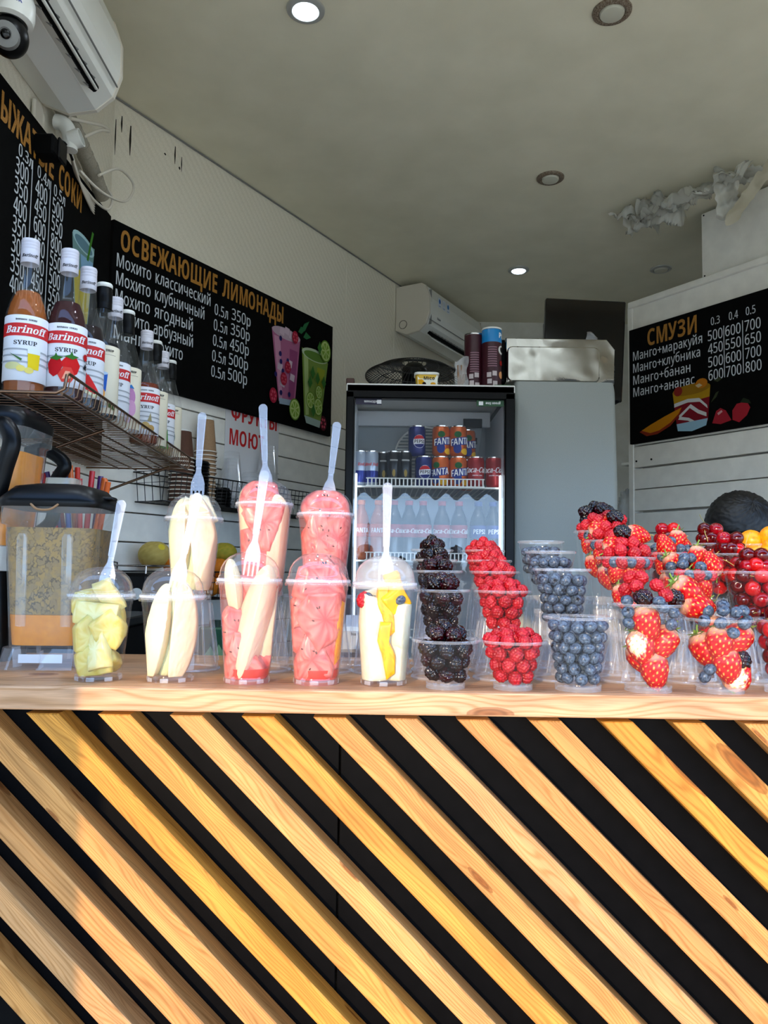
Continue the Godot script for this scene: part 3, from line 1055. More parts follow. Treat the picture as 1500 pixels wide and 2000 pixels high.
func ceiling_fittings() -> void:
	ceiling_lamp(-0.253, -2.15, "lit round ceiling lamp nearest the counter", true)
	ceiling_lamp(0.717, -4.094, "lit round ceiling lamp at the dark back of the kiosk", true, false, 0.12)
	ceiling_lamp(0.647, -2.139, "unlit rust-stained round ceiling lamp nearest the counter", false, true)
	ceiling_lamp(0.675, -3.101, "unlit round ceiling lamp in the middle of the ceiling", false, true)
	ceiling_lamp(1.48, -4.05, "unlit ceiling lamp in the dark beside the right cupboard", false)
	for i in 5:                                   # a row over the counter, mirrored as dots in the lids
		ceiling_lamp(-0.75 + 0.42 * i, -1.32, "lit ceiling lamp over the counter, %s from the left wall" % ["first", "second", "third", "fourth", "fifth"][i], true)
	# torn film and tape where the cupboard meets the ceiling
	var film := mat(Color(0.8, 0.8, 0.76, 0.62), 0.3)
	var along := Basis(PART_X, Vector3.UP, PART_X.cross(Vector3.UP))
	var t := thing("torn_film", "crumpled torn plastic film hanging from the ceiling by the cupboard", "plastic film", Transform3D(Basis(), Vector3(1.30, CEIL - 0.012, -3.12)))
	part(t, "sheet", crumpled(0.55, 0.2, 0.04, 4, 60, 26), film, Transform3D(Basis(Vector3.UP, -0.98) * Basis(Vector3.RIGHT, PI / 2 + 0.3), Vector3(0.0, -0.035, -0.03)))
	part(t, "sheet", crumpled(0.26, 0.2, 0.06, 9, 34, 26), film, Transform3D(Basis(Vector3.UP, -0.8) * Basis(Vector3.RIGHT, PI / 2 - 0.2), Vector3(-0.13, -0.04, -0.2)))
	part(t, "flap", crumpled(0.085, 0.17, 0.035, 13, 14, 24), film, Transform3D(Basis(Vector3.UP, -0.5) * Basis(Vector3.RIGHT, 0.5), Vector3(0.075, -0.085, 0.1)))
	var tape := mat(Color(0.72, 0.69, 0.6), 0.5)
	part(t, "tape", crumpled(0.05, 0.25, 0.012, 23, 8, 24), tape, Transform3D(Basis(Vector3.UP, -0.45) * Basis(Vector3.BACK, -0.75) * Basis(Vector3.RIGHT, 0.35), Vector3(0.15, -0.10, 0.16)))


# ---------------------------------------------------------------- things on the partition

func partition_details() -> void:
	var px := frame(PART_O, PART_X)
	var c := thing("wall_cupboard", "white cupboard between the partition and the ceiling", "cupboard", px * at(0.375, 2.585, -0.03))
	part(c, "body", box(Vector3(2.2, CEIL - 2.60, 0.3), 0.003), M.board_white, at(1.1, (CEIL - 2.6) * 0.5, -0.17))
	for i in 5:
		var d := part(c, "door", box(Vector3(0.437, CEIL - 2.612, 0.018), 0.003), M.board_white, at(0.22 + 0.44 * i, (CEIL - 2.6) * 0.5, -0.012))
		for y in [-0.14, 0.14]:
			part(d, "screw", lathe([Vector2(0.0, 0.0), Vector2(0.004, 0.0), Vector2(0.003, 0.002), Vector2(0.0, 0.0022)], 8), M.matte_black, Transform3D(Basis(Vector3.RIGHT, PI / 2), Vector3(-0.205, y, 0.009)))
	for x in [0.015, 0.1]:
		solo("wall_screw", lathe([Vector2(0.0, 0.0), Vector2(0.005, 0.0), Vector2(0.0045, 0.0025), Vector2(0.0, 0.003)], 10), M.matte_black, "dark screw head in the partition board, %s the corner strip" % ("close to" if x < 0.05 else "further from"), "screw", px * Transform3D(Basis(Vector3.RIGHT, PI / 2), Vector3(x + 0.02, 1.80, 0.0)))
	solo("shelf_bracket", box(Vector3(0.06, 0.014, 0.05), 0.002), M.white_plastic, "small white bracket sticking out of the partition end", "bracket", px * at(-0.03, 1.795, -0.03))
	var bag := mat(Color(0.85, 0.88, 0.9, 0.35), 0.15)
	var n := FastNoiseLite.new()
	n.seed = 8
	n.frequency = 2.4
	solo("plastic_bag", radial(20, 26, func(d: Vector3): return [Vector3(d.x * 0.05, d.y * 0.1, d.z * 0.05) * (1.0 + 0.5 * n.get_noise_3dv(d * 1.6)), Color.WHITE]), bag, "crumpled clear plastic bag hanging at the partition end", "bag", px * at(-0.055, 1.57, -0.05))


# ---------------------------------------------------------------- wire shelf with syrup bottles

func wire_shelf_and_bottles() -> void:
	var t := thing("wire_shelf", "bronze wire shelf full of syrup bottles on the left wall", "shelf", frame(Vector3(-0.592, 1.588, -1.385), Vector3(-0.049, 0, -1.08)))
	var ln := 1.1
	var dp := -0.335
	for z in [0.0, -0.11, -0.22, dp]:
		part(t, "long_wire", tube([Vector3(0, -0.005, z), Vector3(ln, -0.005, z)], 0.0032, 6), M.brown_wire)
	for z in [-0.06, -0.165]:
		part(t, "long_wire", tube([Vector3(0, -0.009, z), Vector3(ln, -0.009, z)], 0.0026, 6), M.brown_wire)
	part(t, "lip_rail", tube([Vector3(0, -0.004, dp), Vector3(0, -0.004, -0.01), Vector3(0, 0.004, 0.004), Vector3(0, 0.030, 0.008), Vector3(0.012, 0.034, 0.008), Vector3(ln - 0.012, 0.034, 0.008), Vector3(ln, 0.03, 0.008), Vector3(ln, 0.004, 0.004), Vector3(ln, -0.004, -0.01), Vector3(ln, -0.004, dp)], 0.0032, 6), M.brown_wire)
	var cross := tube([Vector3(0, 0, dp), Vector3(0, 0, -0.004), Vector3(0, 0.004, 0.003), Vector3(0, 0.033, 0.0075)], 0.0012, 5)
	for i in 44:
		part(t, "cross_wire", cross, M.brown_wire, at(0.02 + 1.06 * i / 43.0, 0, 0))
	for x in [0.34, 0.98]:
		part(t, "bracket", tube([Vector3(x, -0.012, -0.03), Vector3(x - 0.02, -0.15, dp - 0.02)], 0.004, 6), M.brown_wire)
		part(t, "wall_rail", box(Vector3(0.016, 0.2, 0.012), 0.002), M.chrome, at(x - 0.02, -0.11, dp - 0.03))
	# bottles, nearest first: x, z, kind, liquid, fill, painted fruit
	var spots := [
		[-0.702, -1.468, "a", Color(0.72, 0.38, 0.08, 0.55), 0.97, "sugar cane", "amber syrup bottle with white cap nearest the shelf end"],
		[-0.643, -1.514, "a", Color(0.2, 0.005, 0.03, 0.95), 0.95, "strawberry", "dark red syrup bottle with strawberries on its label"],
		[-0.641, -1.607, "a", Color(0.1, 0.008, 0.02, 0.93), 0.86, "watermelon", "dark syrup bottle with watermelon slices on its label"],
		[-0.637, -1.690, "b", Color(0.015, 0.02, 0.06, 0.95), 0.8, "blue drink", "black-capped bottle of blue-black syrup with a cocktail on its label"],
		[-0.646, -1.790, "a", Color(0.7, 0.66, 0.58, 0.1), 0.5, "plain", "white-capped bottle of clear syrup behind the blue-black one"],
		[-0.646, -1.874, "b", Color(0.75, 0.7, 0.66, 0.1), 0.5, "pink plum", "black-capped bottle with a pink plum on its cream label"],
		[-0.650, -2.045, "a", Color(0.46, 0.17, 0.04, 0.85), 0.78, "hazelnut", "brown syrup bottle with white cap standing after a gap"],
		[-0.651, -2.129, "b", Color(0.75, 0.68, 0.55, 0.1), 0.5, "caramel", "black-capped bottle with a tall cream label numbered 16"],
		[-0.663, -2.246, "a", Color(0.62, 0.5, 0.24, 0.4), 0.72, "green", "pale yellow syrup bottle second from the far shelf end"],
		[-0.666, -2.335, "b", Color(0.75, 0.72, 0.66, 0.1), 0.5, "plain_b", "last black-capped bottle at the far end of the shelf"],
	]
	for s in spots:
		syrup_bottle(Vector3(s[0], 1.5905, s[1]), s[2], s[3], s[4], s[5], s[6])


func syrup_bottle(where: Vector3, kind: String, syrup: Color, fill: float, fruit: String, label: String) -> void:
	var t := thing("syrup_bottle", label, "bottle", Transform3D(Basis(Vector3.UP, 0.42), where), "syrup bottles on the wire shelf")
	var R := 0.0385
	var pa := [Vector2(0.0, 0.001), Vector2(R - 0.005, 0.0), Vector2(R - 0.001, 0.003), Vector2(R, 0.008), Vector2(R, 0.158), Vector2(R * 0.96, 0.168), Vector2(R * 0.86, 0.185), Vector2(R * 0.66, 0.205), Vector2(0.0225, 0.214), Vector2(0.0205, 0.225), Vector2(0.0165, 0.268), Vector2(0.0155, 0.29)]
	var pb := [Vector2(0.0, 0.001), Vector2(R - 0.006, 0.0), Vector2(R - 0.002, 0.003), Vector2(R - 0.001, 0.008), Vector2(R - 0.001, 0.165), Vector2(R * 0.93, 0.18), Vector2(R * 0.72, 0.205), Vector2(0.021, 0.225), Vector2(0.0165, 0.245), Vector2(0.0155, 0.29)]
	var p: Array = pa if kind == "a" else pb
	part(t, "glass", cached("bottle" + kind, func(): return lathe(p, 36)), M.glass)
	var top := 0.214 * fill
	var lp := [Vector2(0.0, 0.006), Vector2(R - 0.006, 0.006), Vector2(R - 0.003, 0.01)]
	for q in p:
		if q.y > 0.02 and q.y < top:
			lp.append(Vector2(q.x - 0.003, q.y))
	var last := p[0] as Vector2
	for i in p.size() - 1:
		if p[i].y <= top and p[i + 1].y > top:
			last = p[i].lerp(p[i + 1], (top - p[i].y) / (p[i + 1].y - p[i].y))
	lp.append(Vector2(last.x - 0.003, top))
	lp.append(Vector2(0, top))
	var sm := mat(syrup, 0.1)
	sm.metallic_specular = 0.2
	part(t, "syrup", lathe(lp, 30), sm)
	if kind == "a":
		var cap := part(t, "cap", cached("cap_a", func(): return lathe([Vector2(0.0165, 0.266), Vector2(0.0172, 0.267), Vector2(0.0172, 0.292), Vector2(0.0166, 0.2935), Vector2(0.0172, 0.295), Vector2(0.0172, 0.298), Vector2(0.0166, 0.2995), Vector2(0.0172, 0.301), Vector2(0.0172, 0.304), Vector2(0.0166, 0.3055), Vector2(0.0172, 0.307), Vector2(0.0172, 0.311), Vector2(0.016, 0.3145), Vector2(0.0, 0.315)], 30)), mat(Color(0.82, 0.81, 0.84), 0.35))
		part(cap, "lettering", letters("Barinoff", 0.006, 0.85, font_serif, 0.0174, 0.3), M.black_print, at(0, 0.279, 0))
	else:
		part(t, "cap", cached("cap_b", func(): return lathe([Vector2(0.0165, 0.252), Vector2(0.0178, 0.253), Vector2(0.0178, 0.265), Vector2(0.0173, 0.267), Vector2(0.0178, 0.269), Vector2(0.0178, 0.293), Vector2(0.0168, 0.296), Vector2(0.0168, 0.305)], 30)), M.black_plastic)
		part(t, "cap_top", cached("cap_b_top", func(): return lathe([Vector2(0.0168, 0.302), Vector2(0.0176, 0.303), Vector2(0.0176, 0.309), Vector2(0.016, 0.312), Vector2(0.0, 0.3125)], 30)), M.white_plastic)
	# label wrapped round the front
	var rr := R + 0.0006
	var lab := part(t, "label", cached("label" + kind, func(): return lathe([Vector2(rr - 0.0004, 0.027), Vector2(rr, 0.0275), Vector2(rr, 0.1535), Vector2(rr - 0.0004, 0.154)] if kind == "a" else [Vector2(rr - 0.0014, 0.012), Vector2(rr - 0.001, 0.0125), Vector2(rr - 0.001, 0.1635), Vector2(rr - 0.0014, 0.164)], 24, 0.0, 0, 3.7)), M.paper if kind == "a" else M.paper_cream)
	var b := rr + 0.0001
	if kind == "a":
		part(lab, "red_band", cached("red_band", func(): return lathe([Vector2(rr, 0.113), Vector2(rr + 0.0004, 0.1132), Vector2(rr + 0.0004, 0.1378), Vector2(rr, 0.138)], 24, 0.0, 0, 3.7)), M.red_print)
		part(lab, "lettering", letters("Barinoff", 0.0135, 0.98, font_serif, b + 0.0005, 0.28), M.white_print, at(0, 0.1255, 0))
		part(lab, "lettering", letters("SYRUP", 0.008, 1.15, font_serif, b), M.black_print, at(0, 0.1, 0))
		part(lab, "lettering", letters("BARMAN  SERIES", 0.0032, 1.1, font_bold, b), M.black_print, at(0, 0.145, 0))
	else:
		part(lab, "lettering", letters("PINCH & DROP", 0.005, 1.0, font_bold, b), M.black_print, at(0, 0.152, 0))
		part(lab, "ruled_line", paint([[pv([-0.03, 0.143, 0.03, 0.143, 0.03, 0.1424, -0.03, 0.1424]), Color(0.2, 0.2, 0.2)], [pv([-0.016, 0.143, -0.0155, 0.143, -0.0155, 0.015, -0.016, 0.015]), Color(0.3, 0.3, 0.3)]], 0.0002, b), M.paint)
	var side := ""
	var pic := []
	var grey := Color(0.62, 0.63, 0.64)
	if kind == "a":
		for y in [0.09, 0.078, 0.066]:
			pic.append([pv([-0.058, y, 0.058, y - 0.003, 0.058, y - 0.0062, -0.058, y - 0.0032]), grey])
	match fruit:
		"sugar cane":
			pic += [[pv([0.006, 0.05, 0.026, 0.05, 0.028, 0.08, 0.005, 0.08]), Color(0.86, 0.74, 0.1)], [pv([0.005, 0.08, 0.028, 0.08, 0.029, 0.09, 0.004, 0.09]), Color(0.85, 0.87, 0.85)], [ellipse(-0.022, 0.055, 0.016, 0.007), Color(0.8, 0.78, 0.55)], [ellipse(-0.006, 0.05, 0.008, 0.006), Color(0.88, 0.8, 0.42)], [ellipse(0.008, 0.047, 0.008, 0.006), Color(0.86, 0.78, 0.4)], [pv([-0.028, 0.08, -0.006, 0.064, -0.004, 0.068]), Color(0.25, 0.4, 0.2)]]
		"strawberry":
			pic += [[pv([-0.036, 0.072, -0.028, 0.084, -0.012, 0.084, -0.004, 0.07, -0.012, 0.052, -0.022, 0.046, -0.032, 0.054]), Color(0.74, 0.08, 0.09)], [pv([-0.01, 0.074, 0.0, 0.086, 0.02, 0.086, 0.028, 0.072, 0.022, 0.055, 0.008, 0.046]), Color(0.78, 0.1, 0.1)], [pv([-0.014, 0.05, -0.004, 0.066, 0.01, 0.066, 0.018, 0.05, 0.01, 0.036, -0.006, 0.036]), Color(0.84, 0.25, 0.2)], [pv([-0.006, 0.042, 0.0, 0.058, 0.008, 0.058, 0.01, 0.044]), Color(0.93, 0.62, 0.5)]]
			for q in [[-0.018, 0.086], [0.01, 0.09]]:
				pic.append([pv([q[0] - 0.014, q[1] - 0.003, q[0] - 0.003, q[1] + 0.001, q[0], q[1] + 0.008, q[0] + 0.003, q[1] + 0.001, q[0] + 0.014, q[1] - 0.001, q[0] + 0.002, q[1] - 0.008]), Color(0.2, 0.42, 0.14)])
			pic.append([ellipse(0.042, 0.093, 0.007, 0.007), Color(0.72, 0.1, 0.12)])
			pic.append([pv([0.036, 0.07, 0.042, 0.082, 0.044, 0.076, 0.049, 0.078, 0.044, 0.072, 0.046, 0.066]), Color(0.1, 0.1, 0.12)])
		"watermelon":
			pic += [[pv([-0.03, 0.04, -0.022, 0.09, 0.0, 0.082, 0.012, 0.06, 0.0, 0.048]), Color(0.8, 0.12, 0.13)], [pv([-0.012, 0.05, 0.006, 0.076, 0.03, 0.042, 0.02, 0.036]), Color(0.84, 0.18, 0.18)], [pv([0.0, 0.044, 0.02, 0.036, 0.03, 0.042, 0.034, 0.036, 0.02, 0.028, -0.002, 0.038]), Color(0.85, 0.85, 0.7)]]
		"blue drink":
			pic += [[pv([-0.012, 0.1, 0.012, 0.1, 0.009, 0.062, 0.003, 0.05, -0.003, 0.05, -0.009, 0.062]), Color(0.16, 0.36, 0.7)], [ellipse(0.0, 0.1, 0.012, 0.004), Color(0.7, 0.8, 0.9)], [pv([-0.012, 0.126, -0.004, 0.104, 0.0, 0.106, -0.006, 0.13]), Color(0.85, 0.6, 0.35)], [pv([-0.002, 0.05, 0.002, 0.05, 0.002, 0.028, -0.002, 0.028]), Color(0.6, 0.66, 0.7)], [ellipse(0.0, 0.026, 0.011, 0.003), Color(0.6, 0.66, 0.7)], [ellipse(0.001, 0.055, 0.006, 0.011), Color(0.9, 0.6, 0.25)], [pv([0.01, 0.04, 0.024, 0.034, 0.032, 0.02, 0.016, 0.026]), Color(0.3, 0.36, 0.2)]]
		"pink plum":
			pic += [[ellipse(0.009, 0.09, 0.015, 0.022), Color(0.72, 0.5, 0.66)], [ellipse(0.013, 0.062, 0.013, 0.02), Color(0.78, 0.58, 0.7)], [ellipse(0.006, 0.036, 0.008, 0.011), Color(0.8, 0.7, 0.75)], [pv([0.0, 0.112, 0.012, 0.12, 0.02, 0.11]), Color(0.2, 0.45, 0.7)]]
			side = "GRENADINE"
		"hazelnut":
			pic += [[ellipse(0.0, 0.05, 0.011, 0.01), Color(0.74, 0.62, 0.4)], [ellipse(0.014, 0.044, 0.01, 0.009), Color(0.68, 0.54, 0.32)], [pv([0.004, 0.062, 0.012, 0.086, 0.016, 0.062]), Color(0.6, 0.55, 0.4)]]
		"caramel":
			side = "Caramel"
			part(lab, "lettering", letters("16", 0.011, 0.9, font_bold, b), M.black_print, at(0, 0.03, 0))
		"green":
			pic += [[pv([-0.01, 0.02, 0.0, 0.07, 0.012, 0.02]), Color(0.2, 0.4, 0.16)], [pv([0.0, 0.02, 0.014, 0.08, 0.018, 0.02]), Color(0.28, 0.5, 0.2)]]
			side = "Lime"
		"plain_b":
			pic += [[ellipse(0.004, 0.07, 0.012, 0.02), Color(0.5, 0.55, 0.5)]]
			side = "Coconut"
	if pic:
		part(lab, "picture", paint(pic, 0.0003, b), M.paint)
	if side:
		var tx := letters(side, 0.012, 0.8, font_serif)
		part(lab, "lettering", tx, M.black_print, Transform3D(Basis(Vector3.UP, -0.62) * Basis(Vector3.BACK, PI / 2), Vector3(sin(-0.62) * (b + 0.0012), 0.08, cos(-0.62) * (b + 0.0012))))


# ---------------------------------------------------------------- cables, pipe and cameras in the corner

func wall_clutter() -> void:
	# dome camera on an arm
	var c := thing("security_camera", "white and black dome security camera at the upper left corner", "camera", at(-0.835, 2.45, -1.60))
	part(c, "arm", tube([Vector3(-0.13, 0.1, 0), Vector3(-0.02, 0.1, 0.0), Vector3(0.0, 0.07, 0)], 0.016, 10), M.white_plastic)
	part(c, "housing", lathe([Vector2(0.036, 0.0), Vector2(0.047, 0.004), Vector2(0.05, 0.02), Vector2(0.05, 0.05), Vector2(0.04, 0.078), Vector2(0.0, 0.086)], 30), M.white_plastic)
	var head := part(c, "ball_head", radial(20, 28, func(d: Vector3): return [d * Vector3(0.04, 0.044, 0.04), Color.WHITE]), M.black_plastic, at(0, -0.03, 0))
	var look := Transform3D(Basis(Vector3.UP, 0.35) * Basis(Vector3.RIGHT, PI / 2 + 0.35), Vector3(0.008, -0.018, 0.026))
	part(head, "lens_face", lathe([Vector2(0.0, 0.022), Vector2(0.012, 0.021), Vector2(0.0125, 0.024), Vector2(0.026, 0.022), Vector2(0.027, 0.0)], 26), M.grey_plastic, look)
	part(head, "lens", radial(12, 18, func(d: Vector3): return [d * Vector3(0.0105, 0.006, 0.0105), Color.WHITE]), M.gloss_black, look * at(0, 0.021, 0))
	part(c, "lettering", letters("4K", 0.011, 0.9, font_bold, 0.0505), M.blue_print, Transform3D(Basis(Vector3.UP, 0.75), Vector3(0, 0.03, 0)))
	# black box above the board
	var b := thing("speaker_box", "small black box fixed over the edge of the juice board", "speaker", at(-0.925, 2.392, -2.0))
	part(b, "case", box(Vector3(0.06, 0.055, 0.062), 0.006), M.matte_black)
	part(b, "front_cover", box(Vector3(0.008, 0.06, 0.05), 0.004), M.black_plastic, at(0.032, 0.002, -0.02))
	part(b, "lead", tube(smooth_path([Vector3(0.0, 0.03, -0.02), Vector3(0.02, 0.05, -0.06), Vector3(0.01, 0.045, -0.14)]), 0.004, 6), M.black_plastic)
	# white plastic pipe stub
	var e := thing("plastic_elbow", "white plastic drain pipe elbow beside the black box", "pipe", at(-0.915, 2.472, -2.09))
	part(e, "pipe", tube(smooth_path([Vector3(-0.03, 0.05, 0), Vector3(-0.005, 0.04, 0), Vector3(0.01, 0.01, 0), Vector3(0.012, -0.035, 0)]), 0.021, 16), M.white_plastic)
	part(e, "collar", lathe([Vector2(0.021, -0.02), Vector2(0.025, -0.02), Vector2(0.025, 0.014), Vector2(0.021, 0.014)], 20), M.white_plastic, Transform3D(Basis(Vector3.BACK, -1.3), Vector3(0.03, 0.0, 0.0)))
	solo("junction_plate", box(Vector3(0.012, 0.06, 0.05), 0.004), M.cream_plastic, "cream plastic plate on the wall under the air conditioner", "plate", at(-0.957, 2.49, -2.0))
	# taped insulated pipe of the air conditioner
	var ins := grainy(Color(0.66, 0.64, 0.58), 0.7, 0.05, Color(0.75, 0.72, 0.68), Color(1, 1, 1), 8.0)
	var pp := smooth_path([Vector3(-0.93, 2.58, -2.02), Vector3(-0.93, 2.555, -2.13), Vector3(-0.93, 2.542, -2.2), Vector3(-0.93, 2.521, -2.26), Vector3(-0.93, 2.494, -2.345), Vector3(-0.93, 2.462, -2.415)], 4)
	var pt := thing("insulated_pipe", "taped insulated pipe running down into the wall corner", "pipe")
	part(pt, "pipe", tube(pp, 0.024, 12), ins)
	for i in range(2, pp.size() - 1, 2):
		part(pt, "tape_turn", tube([pp[i], pp[i].lerp(pp[i + 1], 0.6)], 0.0252, 12), ins)
	solo("cable", tube(smooth_path([Vector3(-0.905, 2.53, -2.087), Vector3(-0.9, 2.573, -2.175), Vector3(-0.9, 2.643, -2.312), Vector3(-0.9, 2.66, -2.37), Vector3(-0.9, 2.616, -2.293), Vector3(-0.91, 2.539, -2.198)]), 0.0052, 8), M.cream_plastic, "thick cream cable looping out from the pipe top", "cable")
	for i in 5:
		var k := i * 0.008
		solo("cable", tube(smooth_path([Vector3(-0.945, 2.508, -2.207 + k), Vector3(-0.94 + k * 0.5, 2.469 - k * 0.4, -2.192 + k), Vector3(-0.94 + k * 0.5, 2.436 - k * 0.4, -2.234 + k), Vector3(-0.94 + k * 0.3, 2.43 - k, -2.31 + k), Vector3(-0.95, 2.43 - k, -2.40)]), 0.0036, 6), M.cream_plastic, "thin cream cable in the bundle hanging beside the pipe", "cable", Transform3D(), "cables bundled in the wall corner")
	solo("cable", tube(smooth_path([Vector3(-0.9, 2.475, -2.3), Vector3(-0.88, 2.552, -2.404), Vector3(-0.88, 2.582, -2.527), Vector3(-0.88, 2.56, -2.56), Vector3(-0.88, 2.484, -2.486), Vector3(-0.88, 2.43, -2.348), Vector3(-0.885, 2.408, -2.241), Vector3(-0.9, 2.415, -2.16)]), 0.0042, 8), M.cream_plastic, "cream cable making a wide loop on the slanting wall", "cable")
	solo("cable", tube(smooth_path([Vector3(-0.93, 2.5, -2.36), Vector3(-0.92, 2.493, -2.47), Vector3(-0.925, 2.441, -2.455), Vector3(-0.935, 2.427, -2.379), Vector3(-0.94, 2.43, -2.3)]), 0.0042, 8), M.cream_plastic, "cream cable hanging lowest under the pipe end", "cable")


# ---------------------------------------------------------------- drinks fridge

func drink_can(called: String, where: Vector3, r: float, h: float, c: Color, label: String, turn := 0.0, marks := []) -> void:
	var t := thing(called, label, "can", Transform3D(Basis(Vector3.UP, turn), where), "cans on the top fridge shelf")
	var body := mat(c, 0.25, 0.35)
	part(t, "body", cached("can%s%s" % [r, h], func(): return lathe([Vector2(0.0, 0.004), Vector2(r * 0.7, 0.0), Vector2(r * 0.86, 0.006), Vector2(r, 0.014), Vector2(r, h - 0.014), Vector2(r * 0.9, h - 0.004)], 28)), body)
	part(t, "top_rim", cached("canrim%s%s" % [r, h], func(): return lathe([Vector2(r * 0.89, h - 0.005), Vector2(r * 0.905, h), Vector2(r * 0.86, h), Vector2(r * 0.84, h - 0.005), Vector2(0.0, h - 0.005)], 28)), M.chrome)
	for m in marks:
		part(t, m[0], m[1], m[2], m[3])


func soda_bottle(where: Vector3, liquid: Color, band: Color, word: String, label: String, cap_c: Color) -> void:
	var t := thing("soda_bottle", label, "bottle", Transform3D(Basis(Vector3.UP, 0.05), where), "plastic soda bottles on the second fridge shelf")
	part(t, "bottle", cached("soda", func(): return lathe([Vector2(0.0, 0.003), Vector2(0.022, 0.0), Vector2(0.03, 0.008), Vector2(0.0315, 0.03), Vector2(0.029, 0.06), Vector2(0.0315, 0.09), Vector2(0.032, 0.13), Vector2(0.029, 0.155), Vector2(0.02, 0.18), Vector2(0.0135, 0.196), Vector2(0.0125, 0.212)], 24)), mat(liquid, 0.12))
	part(t, "cap", cached("soda_cap", func(): return lathe([Vector2(0.0145, 0.207), Vector2(0.015, 0.209), Vector2(0.015, 0.222), Vector2(0.014, 0.224), Vector2(0.0, 0.224)], 20)), mat(cap_c, 0.4))
	part(t, "label", cached("soda_label", func(): return lathe([Vector2(0.0318, 0.086), Vector2(0.0328, 0.09), Vector2(0.0331, 0.13), Vector2(0.0315, 0.134)], 24)), mat(band, 0.4))
	part(t, "lettering", letters(word, 0.017, 0.8, font_serif if word == "Coca-Cola" else font_bold, 0.0334, 0.25 if word == "Coca-Cola" else 0.0), M.white_print, at(0, 0.11, 0))


